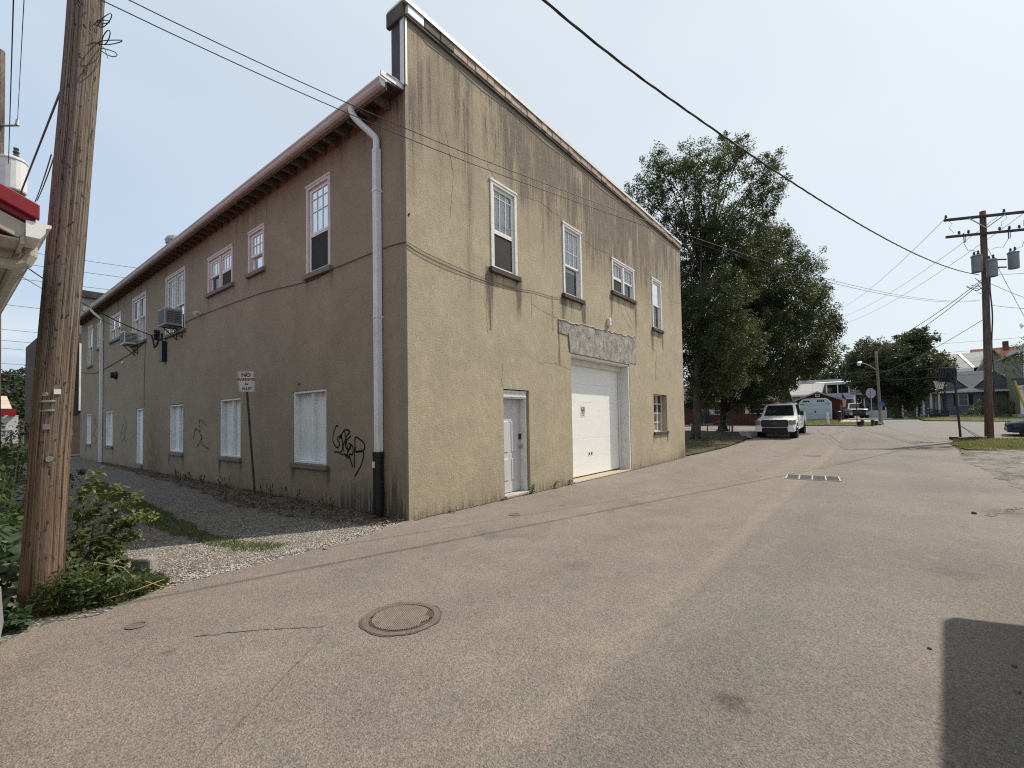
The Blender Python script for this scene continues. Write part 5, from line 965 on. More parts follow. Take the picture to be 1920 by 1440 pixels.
for lab, x, y, r in (('small round iron valve cover in the road at the left near the weeds', 1.03, 4.68, 0.07), ('small round iron valve cover in the road below the tan wall', 6.1, 4.8, 0.1), ('dark oblong valve cover near the middle of the road beyond the grate', 21.2, 1.9, 0.3), ('pale oblong cover in the road left of the dark one', 20.4, 2.8, 0.28)):
    s = MB(); s.lathe([(r, 0.006), (r, 0.012), (r*0.82, 0.014), (r*0.8, 0.009), (0, 0.0095)], 20); o = s.build('valve_cover', 'iron' if 'pale' not in lab else 'iron_pale', None, loc=(x, y, gz(x, y))); tag(o, lab, 'valve cover', 'valve covers in the road')
t_ = thing('kerb_stone', 'squat rough concrete marker stone at the alley corner in the weeds', 'stone', (1.39, 6.02, 0), R(35))
rg = random.Random(8); s = MB(); s.box((-0.06, -0.11, -0.05), (0.06, 0.11, 0.235)); o = s.build('block', 'stone', t_, 0.03)
for k, (x, y, r, lab) in enumerate(((4.21, -0.25, 0.014, 'small dark pebble nearest the shadow corner on the road'), (4.22, -0.64, 0.016, 'small dark pebble at the right edge inside the road shadow'), (3.85, -0.59, 0.018, 'small pale pebble inside the road shadow'), (10.2, -1.2, 0.04, 'flat stone on the right side of the road'), (3.1, 5.5, 0.03, 'grey stone on the asphalt edge by the gravel'))):
    s = MB(); rg = random.Random(k); s.lathe([(r*0.7, 0), (r, r*0.4), (r*0.7, r*0.9), (0, r*1.05)], 7); s.v = [(a*rg.uniform(.7, 1.3), b*rg.uniform(.7, 1.2), c) for a, b, c in s.v]; tag(s.build('pebble', 'stone' if 'pale' in lab or 'grey' in lab else 'iron', None, 0, loc=(x, y, gz(x, y)+0.004)), lab, 'pebble', 'loose stones on the road')

# ------------------------------------------------------------------ cracks and patches in the road
def road_line(name, pts, w, m, z=0.009, amp=0.012):
    rg = random.Random(int(pts[0][0]*100)); q = []
    for i in range(len(pts)-1):
        n = max(2, int(math.dist(pts[i], pts[i+1])/0.05))
        for k in range(n): t_ = k/n; q.append(Vector((pts[i][0]+(pts[i+1][0]-pts[i][0])*t_+rg.uniform(-amp, amp), pts[i][1]+(pts[i+1][1]-pts[i][1])*t_+rg.uniform(-amp, amp), 0)))
    s = MB()
    for i in range(len(q)-1):
        a, b = q[i], q[i+1]; d = (b-a).normalized(); nn = Vector((-d.y, d.x, 0))*w*rg.uniform(.3, 1)/2; za, zb = gz(a.x, a.y)+z, gz(b.x, b.y)+z
        s.quad((a.x+nn.x, a.y+nn.y, za), (b.x+nn.x, b.y+nn.y, zb), (b.x-nn.x, b.y-nn.y, zb), (a.x-nn.x, a.y-nn.y, za))
    return tag(s.build(name, m), kind='structure')
M['road_seam'] = mat('road_seam_dirt', (0.15, 0.134, 0.12), 0.95, 0, 0.3, 12)
road_line('road_crack', [(1.24, 4.08), (1.55, 3.85), (1.95, 3.40)], 0.016, 'road_seam'); road_line('road_seam', [(1.97, 3.38), (1.4, 2.98), (0.75, 2.5), (-0.2, 1.85)], 0.018, 'road_seam', amp=0.003)
road_line('road_crack', [(36.5, 1.5), (33, 2.1), (28, 1.3)], 0.06, 'road_seam', 0.012, 0.02); pass
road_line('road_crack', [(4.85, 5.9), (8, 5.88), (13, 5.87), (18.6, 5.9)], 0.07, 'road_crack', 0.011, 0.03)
for pts, w in (([(10.1, -1.35), (10.6, -1.55), (11.3, -1.9)], 0.12),): road_line('road_stain', pts, w, 'road_seam', 0.0085, 0.02)

# ------------------------------------------------------------------ foliage
def leaf_mesh(name, C, Rr, per, size, m, droop=0.5, asp=0.55, seed=0, outward=None):
    rg = np.random.default_rng(seed); C = np.repeat(np.asarray(C, float), per, 0); Rr = np.repeat(np.asarray(Rr, float), per); n = len(C)
    d = rg.normal(size=(n, 3)); d /= np.linalg.norm(d, axis=1)[:, None]; p = C + d*(Rr*rg.uniform(0, 1, n)**0.45)[:, None]
    ax = rg.normal(size=(n, 3)); ax[:, 2] = ax[:, 2]*0.5 - droop; ax /= np.linalg.norm(ax, axis=1)[:, None]
    sd = np.cross(ax, rg.normal(size=(n, 3))); sd /= np.linalg.norm(sd, axis=1)[:, None]+1e-9
    s = size*rg.uniform(0.6, 1.3, n)[:, None]; V = np.stack([p, p+ax*s*0.45+sd*s*asp*0.5, p+ax*s, p+ax*s*0.45-sd*s*asp*0.5], 1)
    return fast_mesh(name, V.reshape(-1, 3), np.arange(n*4).reshape(-1, 4), m)
def sprays(clumps, dens, rmin, rmax, seed):
    rg = np.random.default_rng(seed); C, Rr = [], []
    for x, y, z, a, b in clumps:
        n = max(4, int(dens*(a*a*b)**0.75*(0.75 if z > 10.2 else 1)))
        d = rg.normal(size=(n, 3)); d /= np.linalg.norm(d, axis=1)[:, None]; q = rg.uniform(0.15, 1, n)[:, None]**0.5; q = np.where(rg.uniform(size=(n, 1)) < 0.14, rg.uniform(1.0, 1.24, (n, 1)), q)
        C.append(np.array([x, y, z])+d*q*np.array([a, a, b])); Rr.append(rg.uniform(rmin, rmax, n)*np.where(q[:, 0] > 1, 0.6, 1))
    return np.concatenate(C), np.concatenate(Rr)
def limbs(s, trunk, clumps, r, seed, twigs=2):
    rg = random.Random(seed)
    for x, y, z, a, b in clumps:
        e = Vector((x, y, z)); zs = max(trunk[0][2]+1.5, z*0.62-0.5); i = min(range(len(trunk)), key=lambda k: abs(trunk[k][2]-zs)); st = Vector(trunk[i]); L_ = (e-st).length
        m1 = st.lerp(e, 0.35)+Vector((rg.uniform(-.2, .2), rg.uniform(-.2, .2), L_*0.10)); m2 = st.lerp(e, 0.7)+Vector((rg.uniform(-.2, .2), rg.uniform(-.2, .2), L_*0.08)); rr = r*(0.35+0.12*a)
        s.tube([st, m1, m2, e], [rr, rr*0.75, rr*0.5, rr*0.2], 6)
        for k in range(twigs): f = Vector((rg.gauss(0, 1), rg.gauss(0, 1), rg.gauss(0, .8))).normalized(); s.tube([m2.lerp(e, rg.random()), e+Vector((f.x*a, f.y*a, f.z*b))*0.5, e+Vector((f.x*a, f.y*a, f.z*b))*0.95+Vector((0, 0, -.1))], [rr*0.4, rr*0.25, rr*0.08], 4)
def tree(name, label, loc, trunk, tr, clumps, dens, per, size, m, seed, rr=(0.35, 0.6), droop=0.5, group=None, twigs=2, asp=0.55):
    t = thing(name, label, 'tree', loc, 0, group); s = MB()
    s.tube(trunk, tr, 12); 
    for k in range(5): a = k*1.26+seed; s.tube([(tr[0]*1.9*math.cos(a), tr[0]*1.9*math.sin(a), -0.05), (tr[0]*0.9*math.cos(a), tr[0]*0.9*math.sin(a), 0.18), (tr[0]*.4*math.cos(a), tr[0]*.4*math.sin(a), 0.9)], [tr[0]*0.2, tr[0]*0.4, tr[0]*0.5], 6)
    limbs(s, trunk, clumps, tr[0]*0.5, seed, twigs); s.build('trunk', 'bark', t, 0, True)
    C, Rr = sprays(clumps, dens, rr[0], rr[1], seed); link('crown', leaf_mesh('crown', C, Rr, per, size, m, droop, asp, seed), None, t); return t
BIRCH_A = [(-1.6, 2.0, 14.3, 1.18, 1.39), (0.1, 1.1, 15.8, 1.59, 1.59), (-0.7, 1.7, 16.8, 0.79, 0.79), (-0.0, -0.8, 15.8, 1.67, 1.52), (2.1, -1.9, 16.8, 1.2, 1.26), (1.8, -2.4, 17.1, 0.62, 0.56), (2.6, -3.3, 15.5, 1.3, 1.18), (3.5, -4.0, 16.5, 0.56, 0.5), (3.3, -3.6, 14.4, 0.94, 0.88), (0.6, 1.6, 13.2, 1.63, 1.63), (-0.4, -1.2, 13.0, 1.64, 1.34), (3.2, -2.4, 13.9, 1.44, 1.44), (1.0, 0.3, 11.5, 1.76, 1.6), (0.4, -2.2, 10.9, 1.64, 1.49), (2.8, -3.6, 12.0, 0.93, 0.93), (1.4, 0.2, 8.6, 1.78, 1.94), (1.4, -0.2, 5.6, 1.44, 1.76), (1.0, -0.5, 3.3, 1.26, 1.1), (2.1, 2.2, 10.5, 1.89, 2.07), (1.8, 2.5, 7.0, 1.72, 2.07), (-1.4, -1.9, 7.7, 1.56, 1.56), (-1.2, -2.5, 5.3, 1.54, 1.54), (1.4, 0.6, 4.4, 1.31, 1.47), (0.2, -1.1, 5.1, 1.37, 1.37), (-0.0, -0.0, 6.7, 1.39, 1.55), (-0.4, -1.9, 3.7, 1.31, 1.02), (1.1, 0.2, 2.5, 0.96, 0.8), (2.0, 1.5, 8.9, 1.52, 1.86), (1.9, -1.1, 10.4, 1.59, 1.59), (1.5, -0.4, 12.5, 1.28, 1.28), (2.3, -3.0, 11.2, 1.24, 1.24), (1.6, -1.3, 12.2, 1.26, 1.26), (1.7, -2.2, 9.5, 1.39, 1.39)]
BIRCH_B = [(1.9, -3.3, 12.4, 1.65, 1.4), (1.7, -4.7, 10.9, 1.49, 1.35), (2.3, -5.4, 9.4, 1.07, 0.89), (-0.1, -2.4, 9.5, 2.14, 1.96), (0.1, -4.2, 8.3, 2.07, 1.72), (2.5, -5.6, 7.4, 1.35, 1.25), (3.0, -6.4, 7.1, 0.64, 0.93), (0.6, -0.9, 7.1, 2.05, 2.24), (-1.4, -3.2, 5.8, 2.2, 1.86), (1.2, -4.9, 5.6, 1.68, 1.68), (2.7, -5.9, 5.3, 1.0, 1.42), (-1.7, -2.0, 3.8, 1.89, 1.38), (0.6, -3.3, 3.9, 1.6, 1.14), (2.5, -4.8, 4.5, 1.16, 0.94), (0.7, -0.1, 4.5, 1.71, 1.52), (-1.7, -2.8, 2.4, 1.02, 0.74), (-0.7, -1.7, 2.0, 1.0, 0.64), (-0.1, 0.1, 2.4, 1.12, 0.93), (1.6, -2.9, 3.0, 1.25, 0.74), (2.1, -2.0, 7.9, 2.28, 2.09), (0.5, 0.9, 4.2, 1.35, 1.54), (1.4, -3.5, 13.3, 1.09, 0.94), (0.3, -2.1, 11.3, 1.45, 1.45)]
tree('birch_tree', 'tall airy birch tree beside the far corner of the stucco building', (27.4, 8.1, gz(27.4, 8.1)-0.05), [(0,0,-.1),(0.05,-.05,1.2),(0.12,-.1,3),(0.2,-.3,6),(0.5,-.6,9.5),(0.9,-1.1,13),(1.3,-1.5,16)], [0.26,0.22,0.21,0.18,0.14,0.09,0.04], BIRCH_A, 46, 66, 0.115, 'leaf_birch', 11, (0.22, 0.5), 0.55, None, 3)
tree('birch_tree', 'spreading lower birch tree overhanging the parked white pickup', (34.3, 8.3, gz(34.3, 8.3)-0.05), [(0,0,-.1),(0,-.05,1.2),(0.0,-.2,3),(0.3,-.9,5.5),(0.6,-1.8,8),(0.9,-2.6,10.5)], [0.27,0.23,0.21,0.17,0.12,0.05], BIRCH_B, 52, 66, 0.12, 'leaf_birch', 12, (0.25, 0.55), 0.6, None, 3)
def ball(R_, H, n, seed, z0, sq=1.0):
    rg = random.Random(seed); out = []
    for k in range(n):
        a = rg.uniform(0, 6.28); u = rg.uniform(-1, 1); q = rg.uniform(0.45, 0.86); w = math.sqrt(max(0, 1-u*u)); f = 1.0 if u > -0.3 else 0.8
        out.append((R_*q*w*f*math.cos(a), R_*q*w*f*math.sin(a), z0+H*q*u*0.95, R_*rg.uniform(0.2, 0.32), R_*rg.uniform(0.2, 0.3)))
    return out
tree('maple_tree', 'dense round maple tree on the far lawn behind the street lamp', (62.8, -2.0, gz(62.8, -2)-.05), [(0,0,-.1),(0,0,1.5),(0.1,0.1,3.0),(0.2,0.1,6)], [0.3,0.26,0.24,0.12], ball(4.7, 4.2, 85, 3, 5.1), 15, 50, 0.2, 'leaf_maple', 21, (0.35, 0.6), 0.4, None, 1, 0.75)
tree('garden_tree', 'small spreading tree at the right edge in front of the green house', (59.6, -11.3, gz(59, -10)-.05), [(0,0,-.1),(-.1,.1,2),(-.3,.4,4),(-.2,.3,6)], [0.14,0.11,0.09,0.04], [(-.3,1.3,5.0,1.0,.55),(-.1,.9,6.1,.9,.6),(0,.2,7.2,1.1,.7),(-.2,1.9,4.4,.8,.4),(.2,-.6,6.2,1.1,.8),(-.2,.4,5.2,.9,.5),(0,.2,8.0,.9,.5),(-.1,1.9,5.6,.5,.3)], 15, 34, 0.13, 'leaf_weed', 22, (0.25, 0.45), 0.3)
for k, (x, y, R_, H, lab) in enumerate(((108, 12, 6.5, 6.2, 'dark tree behind the light grey roofs left of the balcony house'), (112, 3.6, 6.2, 6.0, 'dark tree above the balcony roof left of the maple'), (110, 22, 7, 6.5, 'dark tree behind the birch trunks, farthest left of those beyond the houses'))):
    tree('backdrop_tree', lab, (x, y, 1.1), [(0,0,0),(0,0,3),(0,0,6)], [0.3,0.25,0.15], ball(R_, H, 40, 30+k, 6.2), 3.2, 34, 0.4, 'leaf_dark', 31+k, (0.6, 1.0), 0.3, 'trees beyond the houses', 0, 0.7)
# wooded hill far behind the alley: one mass
hp = [(-60, 150), (-20, 140), (40, 140), (80, 160), (80, 260), (-60, 260)]
hl = MB(); nx = 24
for i in range(nx+1):
    for j in range(nx+1):
        x = -60+140*i/nx; y = 130+130*j/nx; hl.v.append((x, y, -1+15.5*math.exp(-((x-2)/48)**2)*math.exp(-((y-195)/38)**2)))
hl.f = [(i*(nx+1)+j, (i+1)*(nx+1)+j, (i+1)*(nx+1)+j+1, i*(nx+1)+j+1) for i in range(nx) for j in range(nx)]; tag(hl.build('hill', 'soil', None, 0, True), kind='structure')
rg = np.random.default_rng(6); HX = rg.uniform(-12, 30, 170); HY = rg.uniform(150, 195, 170); HZ = -1+15.5*np.exp(-((HX-2)/48)**2)*np.exp(-((HY-195)/38)**2)
C = np.column_stack([HX, HY, HZ+2.0]); C2 = np.concatenate([C+rg.normal(size=C.shape)*1.3 for _ in range(5)])
tag(link('wooded_hillside', leaf_mesh('wooded_hillside', C2, rg.uniform(1.0, 2.2, len(C2)), 42, 0.85, 'leaf_dark', 0.2, 0.75, 6), None), kind='stuff')

def shrub(label, loc, clumps, dens, per, size, m, seed, rr=(0.15, 0.3), group=None, droop=0.2, name='shrub', cat='shrub'):
    t = thing(name, label, cat, loc, 0, group); s = MB(); rg = random.Random(seed)
    for x, y, z, a, b in clumps:
        for k in range(2): s.tube([(x*0.2+rg.uniform(-.1, .1), y*0.2+rg.uniform(-.1, .1), 0), (x*0.6, y*0.6, z*0.55), (x+rg.uniform(-a, a)*.4, y+rg.uniform(-a, a)*.4, z+b*0.6)], [0.014, 0.01, 0.004], 5)
    s.build('stem', 'stem', t); C, Rr = sprays(clumps, dens, rr[0], rr[1], seed); link('foliage', leaf_mesh('foliage', C, Rr, per, size, m, droop, 0.6, seed), None, t); return t
shrub('leafy flowering bush in front of the blue grey bungalow', (66.6, -9.2, gz(66, -9)), [(0,0,.7,1.0,.7),(-.2,1.2,.6,.8,.6),(-.1,-1.2,.8,1.1,.8),(0,.6,1.1,.7,.5),(0,-2.2,.6,.8,.6)], 20, 34, 0.13, 'leaf_shrub', 41)
shrub('dark low shrub beside the porch of the bungalow left of the ramp', (67, -3.2, gz(67, -3)), [(0,0,.5,.8,.5),(0,1,.5,.7,.5)], 16, 30, 0.14, 'leaf_maple', 42)
shrub('clipped green shrub beside the brick house door', (40.4, 11.2, gz(40.4, 11)), [(0,0,.7,.5,.7),(0,.2,1.3,.4,.4)], 24, 34, 0.10, 'leaf_dark', 43)
shrub('dark conical evergreen at the left edge before the white shed', (1.55, 19.5, 0), [(0,0,.5,.55,.5),(0,0,1.1,.42,.45),(0,0,1.65,.22,.35)], 60, 44, 0.07, 'leaf_dark', 44)
for k, (x, y, sc, m, lab) in enumerate(((0.55, 8.2, 1.0, 'leaf_weed', 'tall bushy weeds at the left just behind the near pole'), (0.55, 10.3, 1.1, 'leaf_burdock', 'dark green bush at the left between the weeds and the fence'), (0.6, 13.0, 1.2, 'leaf_weed', 'farther bush at the left in front of the chain link fence'), (0.2, 7.0, 0.8, 'leaf_burdock', 'dark leafy bush against the red roofed building'), (1.35, 12.4, 0.7, 'leaf_weed', 'overgrown bush at the alley edge seen right of the near pole'), (2.3, 24.0, 1.0, 'leaf_weed', 'bush at the far end of the alley by the corner of the building'))):
    shrub(lab, (x, y, 0), [(0,0,.45*sc,.45,.45*sc),(.1,.3,.9*sc,.38,.4*sc),(-.2,-.3,.8*sc,.36,.4*sc),(.05,-.1,1.2*sc,.25,.25*sc),(.2,.6,.6*sc,.35,.35*sc)], 40, 32, 0.075, m, 50+k, (0.10, 0.22), 'bushes along the left side of the alley')

# weeds at the foot of the near pole: every large leaf a part
def leaf_piece(L_, w, fold, curl):
    s = MB(); V = [(0,0,0),(L_*.3,-w*.5,fold*w),(L_*.7,-w*.38,fold*w*.8-curl*.5),(L_,0,-curl),(L_*.7,w*.38,fold*w*.8-curl*.5),(L_*.3,w*.5,fold*w),(L_*.35,0,0),(L_*.7,0,-curl*.45)]
    s.v = V; s.f = [(0,1,6),(1,2,7,6),(2,3,7),(0,6,5),(6,7,4,5),(7,3,4)]; me = s.mesh('leaf', True, False); return me
def leafy_plant(label, loc, stems, nleaf, sizes, m, seed, extra=0, group=None, cat='weed', pale=0.0, name='weed_plant'):
    rg = random.Random(seed); t = thing(name, label, cat, loc, 0, group); s = MB(); nodes = []
    for st in stems:
        q = smooth_pts([np.array(p) for p in st], 6) if len(st) > 2 else st; q = [Vector(p) for p in q]; s.tube(q, [0.007-0.005*i/len(q) for i in range(len(q))], 5)
        for i in range(len(q)): nodes.append((q[i], i/len(q), (q[min(i+1, len(q)-1)]-q[max(0, i-1)]).normalized()))
    s.build('stem', 'stem', t); vs = [leaf_piece(L_, L_*rg.uniform(.5, .75), rg.uniform(.05, .3), L_*rg.uniform(.05, .3)) for L_ in sizes]; pv = []
    for v in vs: v.materials.append(M[m])
    if pale:
        pv = [leaf_piece(L_*.5, L_*.32, .2, L_*.1) for L_ in sizes]
        for v in pv: v.materials.append(M['leaf_pale'])
    cand = [x for x in nodes if x[1] > 0.12]
    for k in range(nleaf):
        p, u, d = rg.choice(cand); a = rg.uniform(0, 6.28); use = pv if pale and u > 0.72 and rg.random() < pale*1.6 else vs
        o = bpy.data.objects.new('leaf', rg.choice(use)); COL.objects.link(o); o.parent = t
        o.location = p+Vector((rg.gauss(0, .035), rg.gauss(0, .035), rg.gauss(0, .025))); o.rotation_euler = (rg.uniform(-.5, .5), rg.uniform(-.3, .75), a); k_ = rg.uniform(.7, 1.15); o.scale = (k_, k_, k_)
    if extra:
        C = np.array([tuple(x[0]) for x in cand]); C = C[np.random.default_rng(seed).integers(0, len(C), extra//3)]
        tag(link('small_leaves', leaf_mesh('small_leaves', C, [0.07]*len(C), 3, min(sizes)*.75, 'leaf_pale' if pale > 0.4 else m, 0.0, 0.6, seed), None, t), kind='stuff')
    return t
W0 = (1.0, 6.35, 0.0)
leafy_plant('arching flowering weed with yellow green tips leaning over the gravel right of the near pole', W0,
    [[(0,0,0),(.12,-.02,.35),(.25,-.1,.6),(.42,-.22,.66)],[(0,0,0),(.1,.05,.4),(.22,.02,.72),(.36,-.1,.84)],[(0,.05,0),(.05,.12,.5),(.13,.12,.85),(.26,.03,.95)],[(-.03,0,0),(-.02,.15,.55),(.02,.28,.95),(.12,.25,1.1)],[(0,0,0),(.1,-.05,.25),(.24,-.12,.42),(.36,-.2,.45)],[(-.05,.02,0),(-.06,.15,.5),(-.04,.25,.85),(0.05,.26,.95)],[(0,0,0),(.16,-.02,.38),(.3,-.06,.58),(.48,-.16,.62)]],
    290, (0.10, 0.08, 0.12, 0.065), 'leaf_weed', 61, 1100, None, 'weed', 0.55)
leafy_plant('thick low leafy weed filling the gap between the near pole and the marker stone', (0.92, 6.0, 0.0),
    [[(0,0,0),(.05,.05,.25),(.1,.1,.48)],[(0,0,0),(.12,.0,.2),(.22,-.02,.38)],[(0,0,0),(-.03,.12,.3),(-.02,.22,.55)],[(.05,0,0),(.16,-.1,.16),(.28,-.14,.26)],[(0,0,0),(.06,-.12,.2),(.1,-.2,.3)],[(.1,.1,0),(.2,.1,.3),(.3,.1,.46)]],
    230, (0.09, 0.07, 0.105), 'leaf_weed', 65, 500)
leafy_plant('large leaved dark plant growing left of the near pole', (0.33, 6.05, 0), [[(0,0,0),(.02,.05,.3),(.06,.1,.6)],[(0,0,0),(-.05,.1,.5),(-.02,.2,.95)],[(0,0,0),(.08,-.02,.2),(.14,-.05,.4)],[(-.05,.05,0),(.03,.2,.6),(.09,.25,1.2)],[(0,-.1,0),(.02,-.15,.12),(.06,-.25,.2)]], 60, (0.2, 0.17, 0.14, 0.24), 'leaf_burdock', 62, 60)
leafy_plant('broad flat leaves lying over the asphalt edge left of the near pole', (0.40, 5.45, 0), [[(0,0,0),(.03,-.04,.06),(.06,-.08,.08)],[(0,0,0),(-.05,.05,.08),(-.08,.1,.14)],[(0,0,0),(.08,.1,.08),(.12,.15,.12)]], 22, (0.11, 0.13, 0.09), 'leaf_burdock', 63, 100)
COVER = [(0.62,5.58),(0.80,5.48),(1.05,5.42),(1.35,5.56),(1.5,5.72),(1.42,5.95),(1.2,6.25),(0.8,6.35),(0.62,5.95)]
P = in_rand(COVER, 520); C = np.column_stack([P, np.random.default_rng(9).uniform(0.0, 1, 520)**1.3*(0.32-0.27*np.clip((P[:, 0]-0.8)/0.6, 0, 1))])
tag(link('ground_cover', leaf_mesh('ground_cover', C, [0.07]*520, 17, 0.06, 'leaf_weed', -0.2, 0.36, 64), None), kind='stuff')
blades('edge_grass', ragged(COVER, 0.1, 0.05), 2600, 0.13, 0.006, 'grass', -0.01, 1.0)
for k, (x, y, lab) in enumerate(((8.05, 5.86, 'large green weed at the base of the tan wall right of the entrance door'), (8.95, 5.87, 'second green weed from the entrance door at the base of the tan wall'), (9.62, 5.88, 'small weed at the left foot of the garage door'), (7.05, 5.86, 'tiny weed below the threshold of the entrance door'), (5.6, 5.86, 'low weed at the base of the tan wall near the building corner'))):
    n = (26, 20, 14, 8, 10)[k]; hh = (.2, .16, .1, .05, .06)[k]; rg = random.Random(k)
    leafy_plant(lab, (x, y, 0.005), [[(0,0,0),(rg.uniform(-.06,.06),-.03,hh*.6),(rg.uniform(-.12,.12),-.06,hh)] for _ in range(4)], n, (0.09, 0.07, 0.05) if k < 3 else (0.04, 0.03), 'leaf_weed', 70+k, 0, 'weeds at the foot of the tan wall')
rg = random.Random(31)
for k, ly in enumerate((2.2, 3.3, 4.6, 6.9, 8.3, 9.5, 10.6)):
    s = MB()
    for j in range(9): a = rg.uniform(-.3, .3); y = rg.uniform(-.35, .35); h = rg.uniform(.12, .34); s.tube([(0, y, 0), (-.03, y+a*.3, h*.6), (-.05, y+a*.6, h)], [.005, .004, .012], 4)
    tag(s.build('dry_weed', 'dead', None, loc=(BX-0.22, BY+ly, 0)), ('dry dark weed stalks below the nearest boarded window', 'dry weed stalks beside the nearest boarded window', 'dry weed stalks right of the parking sign post', 'dry weed stalks below the second boarded window', 'dry weed stalks just beyond the second boarded window', 'dry weed stalks between the second and third boarded windows', 'dry weed stalks below the third boarded window')[k], 'dead weed', 'dry weeds along the alley wall')
for k, pts in enumerate(([(1.28,5.52,.12),(1.38,5.42,.06),(1.5,5.3,.015)],[(0.95,5.75,.34),(1.15,5.7,.25),(1.25,5.65,.1)],[(1.0,5.45,.06),(1.2,5.44,.08),(1.42,5.5,.1)])):
    s = MB(); s.tube(pts, 0.004, 5); tag(s.build('dry_stalk', 'stalk'), ('pale dry stalk lying over the asphalt edge at the weeds', 'bent dry stalk in the weeds beside the near pole', 'long dry stalk lying along the weed edge')[k], 'stalk')

